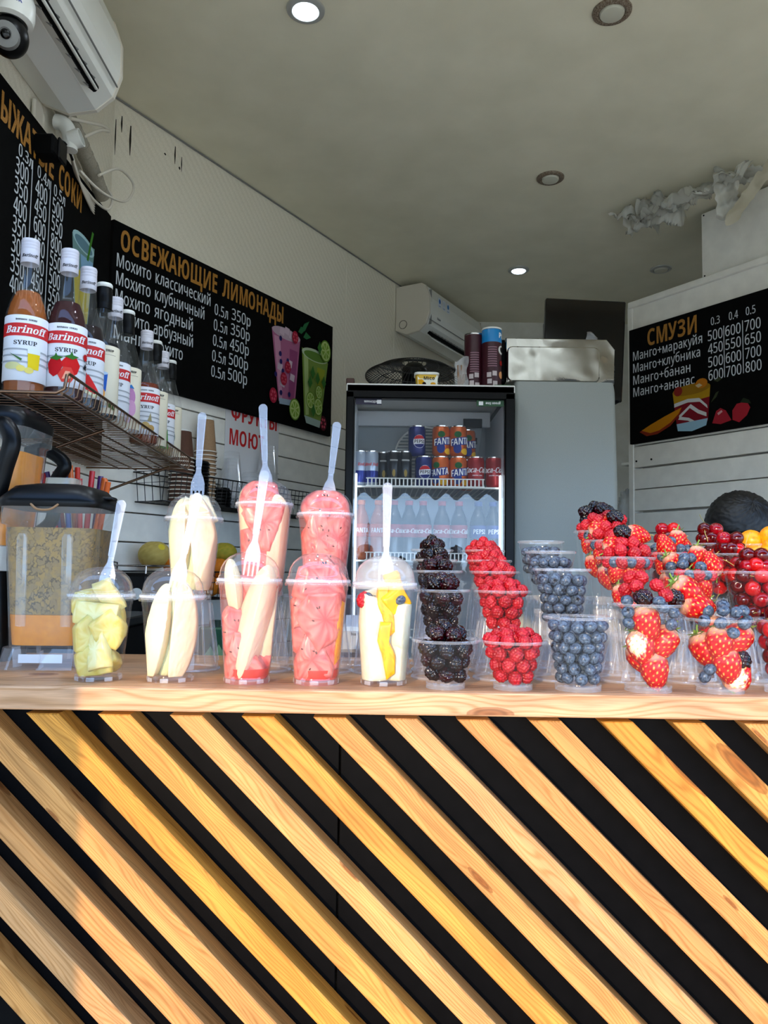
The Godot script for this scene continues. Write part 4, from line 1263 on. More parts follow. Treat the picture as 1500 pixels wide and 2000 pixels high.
func fridge() -> void:
	var x0 := -0.143
	var x1 := 0.47
	var cx := (x0 + x1) * 0.5
	var w := x1 - x0
	var top := 1.943
	var zf := -2.75
	var t := thing("drinks_fridge", "tall glass-door drinks fridge with a black frame", "fridge", at(cx, 0, zf))
	var liner := mat(Color(0.78, 0.8, 0.82), 0.35)
	for s in [-1.0, 1.0]:
		part(t, "side_wall", box(Vector3(0.03, top - 0.06, 0.56), 0.003), M.black_plastic, at(s * (w * 0.5 - 0.015), top * 0.5 + 0.02, -0.32))
		part(t, "side_liner", box(Vector3(0.004, top - 0.4, 0.5), 0.0), liner, at(s * (w * 0.5 - 0.033), top * 0.5 + 0.14, -0.3))
	part(t, "back_wall", box(Vector3(w, top - 0.06, 0.03), 0.002), liner, at(0, top * 0.5 + 0.02, -0.585))
	part(t, "top_cover", box(Vector3(w, 0.03, 0.6), 0.003), M.white_plastic, at(0, top - 0.015, -0.3))
	part(t, "machine_base", box(Vector3(w, 0.3, 0.56), 0.004), M.black_plastic, at(0, 0.17, -0.31))
	# door
	var d := part(t, "door_frame", box(Vector3(w, 0.052, 0.04), 0.004), M.black_plastic, at(0, top - 0.028, -0.02))
	var h := top - 0.33
	part(d, "frame_bar", box(Vector3(w, 0.06, 0.04), 0.004), M.black_plastic, at(0, -h + 0.01, 0))
	part(d, "frame_bar", box(Vector3(0.03, h, 0.04), 0.004), M.black_plastic, at(-w * 0.5 + 0.015, -h * 0.5, 0))
	part(d, "frame_bar", box(Vector3(0.036, h, 0.04), 0.004), M.black_plastic, at(w * 0.5 - 0.018, -h * 0.5, 0))
	part(d, "glass_pane", box(Vector3(w - 0.06, h - 0.01, 0.006), 0.0), M.pane, at(-0.003, -h * 0.5, 0.0))
	for s in [["IceStream", -0.225, Color(0.09, 0.08, 0.2), 0.095], ["green line", 0.218, Color(0.12, 0.3, 0.17), 0.1]]:
		var st := part(d, "sticker", box(Vector3(s[3], 0.022, 0.0008), 0.0), mat(s[2], 0.4), at(s[1], -0.037, 0.0075))
		part(st, "lettering", letters(s[0], 0.009, 0.9, font_serif if s[1] < 0 else font_bold), M.white_print, Transform3D(Basis(Vector3.BACK, PI), Vector3(0.012 if s[1] < 0 else 0.01, 0, 0.0006)))
		part(st, "mark", box(Vector3(0.016, 0.014, 0.0006), 0.0), M.white_print, at(-0.034 if s[1] > 0 else 0.038, 0, 0.0004))
	part(t, "hinge_block", box(Vector3(0.03, 0.025, 0.05), 0.003), mat(Color(0.25, 0.13, 0.09), 0.5), at(-w * 0.5 + 0.012, top + 0.0125, -0.05))
	part(t, "corner_tape", box(Vector3(0.06, 0.003, 0.05), 0.001), mat(Color(0.1, 0.35, 0.2), 0.5), at(w * 0.5 - 0.045, top + 0.0015, -0.03))
	# light strips up both sides of the door
	var glow := mat(Color(0.95, 0.98, 1.0), 0.4)
	glow.emission_enabled = true
	glow.emission = Color(0.9, 0.96, 1.0)
	glow.emission_energy_multiplier = 1.6
	for s in [-1.0, 1.0]:
		part(t, "led_strip", box(Vector3(0.008, 1.2, 0.014), 0.002), glow, at(s * (w * 0.5 - 0.042) - 0.003, 1.02, -0.055))
		var l := AreaLight3D.new()
		l.name = "led_strip_light"
		t.add_child(l, true)
		l.area_size = Vector2(0.012, 1.2)
		l.transform = Transform3D(Basis(Vector3.UP, -s * 0.9 + (0.0 if s < 0 else 0.0)), Vector3(s * (w * 0.5 - 0.052), 1.02, -0.066))
		l.light_color = Color(0.9, 0.96, 1.0)
		l.light_energy = 0.02
		l.area_range = 4.0
		l.area_attenuation = 2.0
		l.shadow_enabled = true
	# fan box under the top of the inside
	var hz := -0.30
	part(t, "fan_box", prism(pv([-0.29, 0, 0.2, 0, 0.235, 0.27, -0.29, 0.27]), -0.02, 0.02, 0.003), mat(Color(0.62, 0.65, 0.66), 0.4), Transform3D(Basis(Vector3.RIGHT, -0.12), Vector3(0, 1.6, hz - 0.02)))
	part(t, "top_strip", box(Vector3(w - 0.08, 0.06, 0.02), 0.002), liner, at(-0.01, 1.872, hz + 0.0))
	var gr := part(t, "fan_grille", tube(ring_path(0.118, 40), 0.004, 6, true), M.white_plastic, at(-0.005, 1.72, hz + 0.012))
	for i in 17:
		var y := -0.105 + 0.0131 * i
		var hw := sqrt(0.0138 - y * y)
		part(gr, "slat", box(Vector3(hw * 2.0, 0.0048, 0.006), 0.001), M.white_plastic, at(0, y, 0))
	for x in [-0.06, 0.0, 0.06]:
		part(gr, "rib", box(Vector3(0.003, 0.2, 0.005), 0.0), M.white_plastic, at(x, 0, -0.003))
	part(t, "control_panel", box(Vector3(0.075, 0.036, 0.006), 0.001), M.matte_black, at(0.185, 1.855, hz + 0.02))
	for x in [0.158, 0.19]:
		part(t, "switch", box(Vector3(0.028, 0.026, 0.008), 0.002), M.matte_black, at(x, 1.785, hz + 0.012))
	# wire shelves with a white rail in front
	var sh := [1.575, 1.30, 1.02, 0.74]
	for y in sh:
		var s := part(t, "shelf", box(Vector3(w - 0.075, 0.006, 0.02), 0.001), M.white_plastic, at(0, y, -0.09))
		part(s, "shelf_back", box(Vector3(w - 0.075, 0.006, 0.012), 0.001), M.white_plastic, at(0, 0, -0.4))
		for i in 24:
			part(s, "shelf_wire", cached("shelf_wire", func(): return tube([Vector3(0, 0, 0), Vector3(0, 0, -0.4)], 0.0022, 5)), M.white_plastic, at(-0.262 + 0.0228 * i, 0, 0))
		part(s, "rail", box(Vector3(0.44, 0.004, 0.006), 0.001), M.white_plastic, at(-0.012, 0.031, 0.012))
		part(s, "rail", box(Vector3(0.44, 0.006, 0.006), 0.001), M.white_plastic, at(-0.012, 0.002, 0.012))
		for i in 30:
			part(s, "rail_bar", box(Vector3(0.0045, 0.03, 0.004), 0.0), M.white_plastic, at(-0.225 + 0.0147 * i, 0.016, 0.012))
	# cans
	var y1 := 1.5785
	var z1 := -2.875
	var blue := Color(0.07, 0.13, 0.42)
	var orange := Color(0.8, 0.36, 0.06)
	for q in [[-0.094, "nearest the fridge edge"], [-0.050, "beside the black cans"]]:
		var slim := []
		slim.append(["lower_half", lathe([Vector2(0.0262, 0.014), Vector2(0.0267, 0.0145), Vector2(0.0267, 0.058), Vector2(0.0262, 0.0585)], 26), mat(Color(0.1, 0.16, 0.5), 0.25, 0.4), Transform3D()])
		slim.append(["lettering", letters("Red Bull", 0.011, 0.85, font_serif, 0.0268, 0.2), M.red_print, at(0, 0.082, 0)])
		drink_can("slim_can", Vector3(q[0], y1, z1), 0.0265, 0.134, Color(0.66, 0.7, 0.76), "slim silver and blue energy drink can %s" % q[1], 0.15 if q[0] > -0.08 else 0.8, slim)
	for q in [[-0.006, "first"], [0.032, "middle"], [0.076, "last"]]:
		var gold := [["badge", paint([[ellipse(0, 0.05, 0.006, 0.014, 14), Color(0.6, 0.5, 0.25)], [pv([-0.015, 0.102, 0.015, 0.102, 0.015, 0.096, -0.015, 0.096]), Color(0.62, 0.62, 0.6)]], 0.0003, 0.0266), M.paint, Transform3D()]]
		drink_can("slim_can", Vector3(q[0], y1, z1 - (0.03 if q[1] == "first" else 0.0)), 0.0265, 0.134, Color(0.05, 0.05, 0.055), "slim black can with a gold badge, %s of three" % q[1], 0.1, gold)
	var pep := []
	pep.append(["round_mark", paint([[ellipse(0, 0.055, 0.0235, 0.0255, 28), Color(0.9, 0.9, 0.92)], [ellipse(0, 0.055, 0.0222, 0.0242, 28), Color(0.07, 0.13, 0.42)], [pv([-0.0218, 0.062, 0.0218, 0.062, 0.02, 0.068, 0.012, 0.0768, 0.0, 0.0792, -0.012, 0.0768, -0.02, 0.068]), Color(0.75, 0.1, 0.14)], [pv([-0.0222, 0.063, 0.0222, 0.0665, 0.0222, 0.047, -0.0222, 0.0435]), Color(0.9, 0.9, 0.92)]], 0.0004, 0.0331), M.paint, Transform3D()])
	pep.append(["lettering", letters("PEPSI", 0.0125, 0.9, font_bold, 0.0345), M.black_print, at(0, 0.055, 0)])
	drink_can("soda_can", Vector3(0.147, y1, z1), 0.033, 0.116, blue, "blue cola can with a round badge, lower one", 0.12, pep)
	drink_can("soda_can", Vector3(0.121, y1 + 0.1165, z1 - 0.01), 0.033, 0.116, blue, "blue cola can with a round badge, upper one", 0.25, pep)
	var fan := []
	fan.append(["splash", paint([[ellipse(-0.012, 0.03, 0.016, 0.02, 14), Color(0.12, 0.2, 0.5)], [ellipse(0.02, 0.018, 0.018, 0.012, 14), Color(0.92, 0.7, 0.1)], [ellipse(-0.01, 0.082, 0.014, 0.012, 14), Color(0.1, 0.35, 0.15)], [pv([-0.034, 0.036, 0.034, 0.046, 0.034, 0.076, -0.034, 0.066]), Color(0.14, 0.2, 0.5)]], 0.0003, 0.0331), M.paint, Transform3D()])
	fan.append(["lettering", letters("FANTA", 0.024, 0.8, font_bold, 0.0344, 0.0, true, 0.0006, 0.12), M.white_print, at(0, 0.056, 0)])
	drink_can("soda_can", Vector3(0.211, y1, z1), 0.033, 0.116, orange, "orange soda can at the bottom beside the blue cola", -0.3, fan)
	drink_can("soda_can", Vector3(0.211, y1 + 0.1165, z1), 0.033, 0.116, orange, "orange soda can stacked beside the blue cola", 0.3, fan)
	drink_can("soda_can", Vector3(0.277, y1, z1), 0.033, 0.116, orange, "orange soda can at the bottom beside the red cola", 0.25, fan)
	drink_can("soda_can", Vector3(0.276, y1 + 0.1165, z1), 0.033, 0.116, orange, "orange soda can stacked near the red cola", 0.2, fan)
	drink_can("soda_can", Vector3(0.318, y1, z1 - 0.078), 0.033, 0.116, orange, "orange soda can standing in the second row", 0.2, fan)
	drink_can("soda_can", Vector3(0.318, y1 + 0.1165, z1 - 0.078), 0.033, 0.116, orange, "orange soda can stacked in the second row", 0.4, fan)
	var coke := [["lettering", letters("Coca-Cola", 0.02, 0.78, font_serif, 0.0332, 0.3), M.white_print, Transform3D(Basis(), Vector3(0, 0.066, 0))], ["lettering", letters("ORIGINAL TASTE", 0.0035, 1.0, font_bold, 0.0332), M.white_print, at(0, 0.045, 0)]]
	drink_can("soda_can", Vector3(0.343, y1, z1), 0.033, 0.116, Color(0.6, 0.06, 0.08), "red cola can beside the orange soda", 0.1, coke)
	drink_can("soda_can", Vector3(0.412, y1, z1), 0.033, 0.116, Color(0.6, 0.06, 0.08), "red cola can at the end of the shelf", -0.15, coke)
	# plastic bottles on the shelf below
	var row := [[-0.085, 0], [-0.021, 0], [0.038, 1], [0.094, 1], [0.147, 1], [0.218, 1], [0.282, 1], [0.354, 2], [0.410, 2]]
	var nth := ["first", "second", "first", "second", "third", "fourth", "fifth", "first", "second"]
	for i in row.size():
		var k: int = row[i][1]
		soda_bottle(Vector3(row[i][0], 1.3035, -2.88), [Color(0.75, 0.36, 0.1, 0.6), Color(0.07, 0.03, 0.025, 0.85), Color(0.05, 0.03, 0.03, 0.85)][k], [Color(0.72, 0.3, 0.12), Color(0.62, 0.08, 0.09), Color(0.08, 0.14, 0.45)][k], ["FANTA", "Coca-Cola", "PEPSI"][k], "%s bottle in the fridge, %s of its kind from the hinge side" % [["orange soda", "cola with red label", "cola with blue label"][k], nth[i]], [Color(0.8, 0.4, 0.1), Color(0.65, 0.1, 0.1), Color(0.1, 0.15, 0.45)][k])


func behind_the_fridge() -> void:
	var top := 1.943
	# desk fan lying tilted on the fridge
	var f := thing("desk_fan", "black wire-guarded fan lying tilted on top of the fridge", "fan", Transform3D(Basis(Vector3.RIGHT, -0.98), Vector3(0.115, top + 0.118, -3.1)))
	var R := 0.198
	part(f, "guard_rim", tube(ring_path(R, 48), 0.004, 6, true), M.black_wire)
	for k in [[0.15, 0.028], [0.1, 0.045], [0.05, 0.054]]:
		part(f, "guard_ring", tube(ring_path(k[0], 40), 0.0016, 5, true), M.black_wire, at(0, 0, k[1]))
		part(f, "guard_ring", tube(ring_path(k[0], 40), 0.0016, 5, true), M.black_wire, at(0, 0, -k[1]))
	for s in [1.0, -1.0]:
		var spoke := tube([Vector3(R, 0, 0), Vector3(0.15, 0, 0.028 * s), Vector3(0.1, 0, 0.045 * s), Vector3(0.05, 0, 0.054 * s)], 0.0016, 4)
		for i in 60:
			part(f, "guard_wire", spoke, M.black_wire, Transform3D(Basis(Vector3.BACK, TAU * i / 60.0), Vector3.ZERO))
	part(f, "motor", lathe([Vector2(0.0, -0.06), Vector2(0.045, -0.06), Vector2(0.05, -0.04), Vector2(0.05, 0.03), Vector2(0.03, 0.05), Vector2(0.0, 0.052)], 24), M.black_plastic, Transform3D(Basis(Vector3.RIGHT, PI / 2), Vector3(0, 0, 0)))
	for i in 3:
		part(f, "blade", prism(pv([0.03, -0.02, 0.1, -0.06, 0.165, -0.045, 0.17, 0.02, 0.12, 0.055, 0.04, 0.03]), -0.0015, 0.0015, 0.0005), mat(Color(0.2, 0.2, 0.21, 0.6), 0.3), Transform3D(Basis(Vector3.BACK, TAU * i / 3.0 + 0.4) * Basis(Vector3.RIGHT, 0.35), Vector3.ZERO))
	# ice cream tub
	var tub := thing("dessert_tub", "small yellow and white dessert tub on the fridge top", "tub", at(0.152, top, -2.84))
	part(tub, "cup", loft([rect_ring(0.072, 0.055, 0.012, 0.0), rect_ring(0.084, 0.066, 0.014, 0.052)]), mat(Color(0.86, 0.7, 0.2), 0.4))
	part(tub, "lid", loft([rect_ring(0.09, 0.072, 0.015, 0.05), rect_ring(0.093, 0.075, 0.015, 0.053), rect_ring(0.093, 0.075, 0.015, 0.058), rect_ring(0.086, 0.068, 0.014, 0.06)]), M.white_plastic)
	var tag := Transform3D(Basis(Vector3.RIGHT, -0.1), Vector3(0.003, 0.029, 0.0312))
	part(tub, "front_print", paint([[pv([-0.036, -0.02, 0.036, -0.02, 0.038, 0.019, -0.038, 0.019]), Color(0.9, 0.9, 0.84)], [pv([-0.034, -0.02, -0.002, -0.02, -0.02, 0.004, -0.036, 0.002]), Color(0.85, 0.62, 0.1)], [ellipse(-0.013, -0.013, 0.007, 0.006, 12), Color(0.12, 0.08, 0.05)], [ellipse(0.02, -0.014, 0.01, 0.006, 12), Color(0.85, 0.6, 0.1)]]), M.paint, tag)
	part(tub, "lettering", letters("Mico", 0.014, 0.95, font_bold), M.black_print, tag * at(0.005, 0.008, 0.002))
	# two crisp tubes
	for q in [[0.334, 0.222, Color(0.22, 0.05, 0.1), "brown crisp tube with a plain dark top on the fridge", false], [0.397, 0.236, Color(0.22, 0.05, 0.1), "brown crisp tube with a bright blue band round its top", true]]:
		var can := thing("crisp_tube", q[3], "tube", Transform3D(Basis(Vector3.UP, 0.2), Vector3(q[0], top, -2.845 if q[4] else -2.875)), "crisp tubes on the fridge")
		part(can, "tube", lathe([Vector2(0.0, 0.0), Vector2(0.0365, 0.0), Vector2(0.037, 0.003), Vector2(0.037, q[1] - 0.004)], 30), mat(q[2], 0.35))
		part(can, "rim", lathe([Vector2(0.0368, q[1] - 0.006), Vector2(0.038, q[1] - 0.004), Vector2(0.038, q[1]), Vector2(0.035, q[1] + 0.001), Vector2(0.0, q[1])], 30), M.chrome if not q[4] else M.white_plastic)
		if q[4]:
			part(can, "blue_band", lathe([Vector2(0.037, q[1] - 0.056), Vector2(0.0374, q[1] - 0.055), Vector2(0.0374, q[1] - 0.008), Vector2(0.037, q[1] - 0.007)], 30), mat(Color(0.05, 0.5, 0.75), 0.35))
			part(can, "lettering", letters("Pr", 0.02, 0.9, font_bold, 0.0378), M.white_print, Transform3D(Basis(Vector3.UP, 0.75), Vector3(0, q[1] - 0.03, 0)))
			part(can, "picture", paint([[ellipse(0.0, 0.0, 0.017, 0.017, 18), Color(0.88, 0.88, 0.86)], [ellipse(0.003, 0.002, 0.011, 0.011, 14), Color(0.1, 0.08, 0.08)], [ellipse(-0.002, -0.095, 0.012, 0.014, 14), Color(0.85, 0.6, 0.4)], [ellipse(0.0, -0.05, 0.01, 0.01, 12), Color(0.6, 0.1, 0.08)]], 0.0006, 0.0371), M.paint, Transform3D(Basis(Vector3.UP, 0.85), Vector3(0, q[1] - 0.085, 0)))
		var fine := Color(0.55, 0.42, 0.46)
		var lines := []
		for i in 9:
			var y: float = q[1] - 0.075 - 0.009 * i
			lines.append([pv([-0.017, y, 0.017, y, 0.017, y - 0.004, -0.017, y - 0.004]), fine])
		for b in [[-0.012, 0.055], [0.008, 0.06], [-0.01, 0.03], [0.01, 0.022]]:
			lines.append([pv([b[0] - 0.008, b[1] - 0.01, b[0] + 0.008, b[1] - 0.01, b[0] + 0.008, b[1] + 0.008, b[0] - 0.008, b[1] + 0.008]), Color(0.75, 0.7, 0.7)])
		part(can, "fine_print", paint(lines, 0.0004, 0.0371), M.paint, Transform3D(Basis(Vector3.UP, -0.25), Vector3.ZERO))
	var bag := thing("snack_bag", "clear bag of thin sticks beside the crisp tubes", "bag", at(0.285, top, -2.86))
	for i in 7:
		part(bag, "stick", tube([Vector3(-0.012 + 0.004 * i, 0.002, 0.004 * sin(i * 2.0)), Vector3(-0.014 + 0.0045 * i, 0.10 + 0.006 * sin(i * 3.1), 0.004 * cos(i * 2.0))], 0.0022, 5), mat(Color(0.55, 0.4, 0.26), 0.6))
	part(bag, "wrapper", crumpled(0.05, 0.13, 0.012, 31, 10, 18), mat(Color(0.9, 0.9, 0.9, 0.3), 0.12), at(0, 0.072, 0.014))
	# grey cabinet with a steel tray case on top
	var g := thing("grey_cabinet", "tall grey metal cabinet standing beside the drinks fridge", "cabinet", at(0.675, 0, -2.85))
	part(g, "body", loft([rect_ring(0.40, 0.56, 0.02, 0.0), rect_ring(0.40, 0.56, 0.02, 1.6), rect_ring(0.384, 0.56, 0.02, 1.95), rect_ring(0.376, 0.55, 0.02, 1.985)]), M.grey_steel, at(0, 0, -0.28))
	var wavy := mat(Color(0.8, 0.79, 0.77), 0.06, 1.0)
	var nt := NoiseTexture2D.new()
	var nn := FastNoiseLite.new()
	nn.frequency = 0.006
	nn.fractal_octaves = 2
	nt.noise = nn
	nt.seamless = true
	wavy.heightmap_enabled = true
	wavy.heightmap_texture = nt
	wavy.heightmap_scale = 0.7
	wavy.uv1_triplanar = true
	wavy.uv1_scale = Vector3.ONE * 1.6
	var s := thing("steel_case", "shiny dented steel case with cut corners on the grey cabinet", "case", at(0.66, 1.985, -2.86))
	part(s, "back_plate", prism(pv([-0.205, 0, 0.208, 0, 0.212, 0.13, 0.18, 0.17, -0.205, 0.172]), -0.3, -0.012, 0.003), wavy)
	var emb := PackedVector2Array()
	for p in round_rect(0.35, 0.135, 0.02):
		emb.append(p + Vector2(-0.027, 0.068))
	part(s, "raised_front", prism(emb, -0.014, 0.004, 0.004), wavy)
	part(s, "black_side", box(Vector3(0.018, 0.165, 0.28), 0.003), M.matte_black, at(-0.216, 0.083, -0.155))
	var p := thing("black_screen", "dark glossy panel leaning behind the steel case", "panel", Transform3D(Basis(Vector3.BACK, -0.035) * Basis(Vector3.RIGHT, 0.04), Vector3(0.83, 1.99, -3.22)))
	part(p, "panel", box(Vector3(0.34, 0.43, 0.03), 0.004), M.gloss_black, at(0, 0.22, 0))
	part(p, "torn_tape", crumpled(0.05, 0.16, 0.01, 77, 8, 16), mat(Color(0.8, 0.8, 0.8, 0.25), 0.15), at(0.03, 0.22, 0.022))
	part(p, "foot", box(Vector3(0.3, 0.012, 0.08), 0.003), M.matte_black, at(0, 0.002, 0))


# ---------------------------------------------------------------- wire baskets on the slanting wall

func wire_basket(t: Node3D, w: float, d: float, h: float) -> void:
	# x along the wall from 0, z out from the wall, y from the basket's floor
	for y in [0.0, h]:
		var k := 0.012 if y == 0.0 else 0.0
		part(t, "rim_wire", tube([Vector3(k, y, 0.005), Vector3(w - k, y, 0.005), Vector3(w - k, y, d - k), Vector3(k, y, d - k)], 0.0028, 6, true), M.black_wire)
	part(t, "rim_wire", tube([Vector3(0.004, h * 0.62, 0.005), Vector3(w - 0.004, h * 0.62, 0.005), Vector3(w - 0.004, h * 0.62, d - 0.004), Vector3(0.004, h * 0.62, d - 0.004)], 0.0016, 5, true), M.black_wire)
	var n := int(w / 0.027)
	var bar := tube([Vector3(0, h, d), Vector3(0, 0, d - 0.012), Vector3(0, 0, 0.005)], 0.0015, 5)
	for i in n + 1:
		part(t, "basket_wire", bar, M.black_wire, at(0.012 + (w - 0.024) * i / n, 0, 0))
	for x in [0.0, w]:
		for i in 4:
			var z := d * (i + 0.5) / 4.0
			part(t, "basket_wire", tube([Vector3(x, h, z), Vector3(x + (0.012 if x == 0.0 else -0.012), 0, z)], 0.0015, 5), M.black_wire)
	for x in [w * 0.12, w * 0.88]:
		part(t, "hook", tube([Vector3(x, h, 0.005), Vector3(x, h + 0.03, 0.004), Vector3(x - 0.02, h + 0.032, 0.0)], 0.0024, 6), M.black_wire)


func nth(i: int) -> String:
	return ["first", "second", "third", "fourth", "fifth", "sixth", "seventh", "eighth", "ninth", "tenth", "eleventh", "twelfth", "thirteenth", "fourteenth", "fifteenth"][mini(i, 14)]


func hanging_baskets() -> void:
	var dx := frame(DIAG_O, DIAG_X)
	var b := thing("wire_basket", "long black wire basket of cups and lids on the slanting wall", "basket", dx * at(0.15, 1.495, 0.004), "black wire wall baskets")
	wire_basket(b, 0.98, 0.15, 0.105)
	var fl := 1.4985
	# paper cups upside down in stacks; every rim is one cup
	var paper_cup := func(h: float, rt: float, rb: float) -> ArrayMesh:
		return cached("paper%s" % h, func(): return lathe([Vector2(rb + 0.0012, 0.001), Vector2(rb + 0.002, -0.0005), Vector2(rb + 0.0026, 0.001), Vector2(rb + 0.002, 0.003), Vector2(rb, 0.004), Vector2(rt, h - 0.002), Vector2(rt - 0.001, h)], 28))
	var stacks := [
		[0.305, 0.085, 12, 0.0148, 0.107, 0.031, 0.043, Color(0.36, 0.22, 0.15), "brown ripple paper cup in the upside-down stack", "brown paper cups stacked upside down", "the top brown paper cup of the stack beside the wire shelf"],
		[0.452, 0.06, 14, 0.016, 0.135, 0.028, 0.041, Color(0.66, 0.52, 0.38), "pale kraft paper cup in the tall upside-down stack", "kraft paper cups stacked upside down", "the top pale kraft cup of the tall stack"],
	]
	for s in stacks:
		var m := grainy(s[7], 0.8, 0.05, Color(0.85, 0.85, 0.85), Color(1, 1, 1), 6.0)
		for i in s[2]:
			var last: bool = i == s[2] - 1
			var c := thing("paper_cup", s[10] if last else "%s, %s from its bottom" % [s[8], nth(i)], "cup", dx * at(s[0] + 0.002 * sin(i * 1.7), fl + s[3] * i, s[1]), "" if last else s[9])
			part(c, "wall", paper_cup.call(s[4], s[5], s[6]), m)
			part(c, "rim", cached("paperrim%s" % s[6], func(): return lathe([Vector2(s[6], 0.003), Vector2(s[6] + 0.0028, 0.001), Vector2(s[6] + 0.0036, 0.003), Vector2(s[6] + 0.0028, 0.005), Vector2(s[6], 0.0045)], 28)), M.cream_plastic)
			if last:
				part(c, "bottom_rim", lathe([Vector2(s[5] + 0.0005, s[4] - 0.014), Vector2(s[5] + 0.001, s[4] - 0.013), Vector2(s[5], s[4]), Vector2(s[5] - 0.003, s[4]), Vector2(s[5] - 0.003, s[4] - 0.006), Vector2(0, s[4] - 0.006)], 28), M.white_plastic)
	var clear_low := cached("stack_cup", func(): return lathe([Vector2(0.047, 0.0), Vector2(0.0485, 0.001), Vector2(0.0475, 0.003), Vector2(0.044, 0.006), Vector2(0.031, 0.118), Vector2(0.029, 0.12), Vector2(0.0, 0.117)], 26))
	for s in [[0.585, 0.075, 9, 0.0135, "clear plastic cup in the upside-down stack beside the black lids", "clear cups stacked by the black lids"], [0.81, 0.075, 13, 0.0138, "clear plastic cup in the tall upside-down stack under the notice", "clear cups stacked under the notice"]]:
		for i in s[2]:
			solo("plastic_cup", clear_low, M.rim_plastic if i % 3 == 0 else M.clear, "%s, %s from its bottom" % [s[4], nth(i)], "cup", dx * at(s[0] + 0.0015 * sin(i * 2.1), fl + s[3] * i, s[1]), s[5])
	var dome := cached("small_dome", func(): return lathe([Vector2(0.05, 0.0), Vector2(0.051, 0.002), Vector2(0.0475, 0.006), Vector2(0.0465, 0.012), Vector2(0.041, 0.027), Vector2(0.03, 0.038), Vector2(0.012, 0.043)], 26))
	for i in 8:
		solo("dome_cover", dome, M.rim_plastic, "clear dome lid in the low stack between clear cups, %s from its bottom" % nth(i), "lid", dx * at(0.695, fl + 0.017 * i, 0.078), "clear dome lids stacked in the basket")
	var lid := cached("black_lid", func(): return lathe([Vector2(0.045, 0.0), Vector2(0.047, 0.002), Vector2(0.046, 0.006), Vector2(0.043, 0.007), Vector2(0.04, 0.013), Vector2(0.036, 0.013), Vector2(0.035, 0.009), Vector2(0.0, 0.009)], 26))
	for s in [[0.395, 0.1, 13], [0.52, 0.1, 6], [0.63, 0.12, 4]]:
		for i in s[2]:
			solo("coffee_cover", lid, M.black_plastic, "black coffee lid in the %s, %s from its bottom" % [["tall stack before the kraft cups", "low stack at the basket front", "lowest stack at the basket front"][[0.395, 0.52, 0.63].find(s[0])], nth(i)], "lid", dx * at(s[0] + 0.002 * sin(i * 2.3), fl + 0.0128 * i, s[1] - 0.025), "black lids, stack at %s" % ["kraft cups", "front", "low front"][[0.395, 0.52, 0.63].find(s[0])])
	# fruit basket below
	var f := thing("wire_basket", "black wire fruit basket low on the slanting wall", "basket", dx * at(0.03, 1.15, 0.004), "black wire wall baskets")
	wire_basket(f, 0.54, 0.17, 0.1)
	var melon_n := FastNoiseLite.new()
	melon_n.frequency = 2.0
	var round_fruit := func(r: float, tall: float, c1: Color, c2: Color) -> ArrayMesh:
		return radial(22, 30, func(d: Vector3):
			var dent := 1.0 - 0.07 * exp(-(d.x * d.x + d.z * d.z) * 22.0)
			return [Vector3(d.x, d.y * tall, d.z) * r * dent, c1.srgb_to_linear().lerp(c2.srgb_to_linear(), clampf(0.5 + melon_n.get_noise_3dv(d * 2.0), 0, 1))])
	var mel: ArrayMesh = round_fruit.call(0.056, 0.88, Color(0.78, 0.68, 0.38), Color(0.68, 0.58, 0.28))
	var ora: ArrayMesh = round_fruit.call(0.04, 0.95, Color(0.86, 0.5, 0.12), Color(0.8, 0.42, 0.08))
	var man: ArrayMesh = round_fruit.call(0.05, 0.8, Color(0.72, 0.6, 0.2), Color(0.55, 0.55, 0.16))
	var m1 := thing("yellow_melon", "yellow melon with a round sticker in the wall basket", "melon", dx * at(0.19, 1.308, 0.085))
	part(m1, "fruit", mel, M.dry)
	part(m1, "sticker", lathe([Vector2(0.0, 0.0), Vector2(0.012, -0.0015), Vector2(0.0, 0.0006)], 20), mat(Color(0.85, 0.75, 0.12), 0.5), Transform3D(Basis(Vector3.UP, -0.35) * Basis(Vector3.RIGHT, PI / 2 - 0.55), Vector3(-0.012, 0.028, 0.047)))
	var low := [[0.10, 1.195, 0.09], [0.19, 1.195, 0.12], [0.28, 1.195, 0.1], [0.37, 1.195, 0.08], [0.455, 1.195, 0.1], [0.53, 1.2, 0.085], [0.24, 1.27, 0.135], [0.49, 1.265, 0.11], [0.405, 1.265, 0.09]]
	for i in low.size():
		var q: Array = low[i]
		solo("orange", ora, M.dry, ["orange at the near end of the wall basket", "orange under the stickered melon", "third orange along the basket floor", "orange in the middle of the basket floor", "orange on the floor under the mango", "orange at the far end of the basket floor", "orange leaning on the stickered melon", "orange lying high beside the mango", "orange lying high in the basket middle"][i], "orange", dx * at(q[0], q[1], q[2], i * 1.3), "oranges in the wall basket")
	solo("mango", man, M.dry, "yellow-green mango on top of the oranges", "mango", dx * at(0.545, 1.325, 0.085, 0.5))


# ---------------------------------------------------------------- back counter

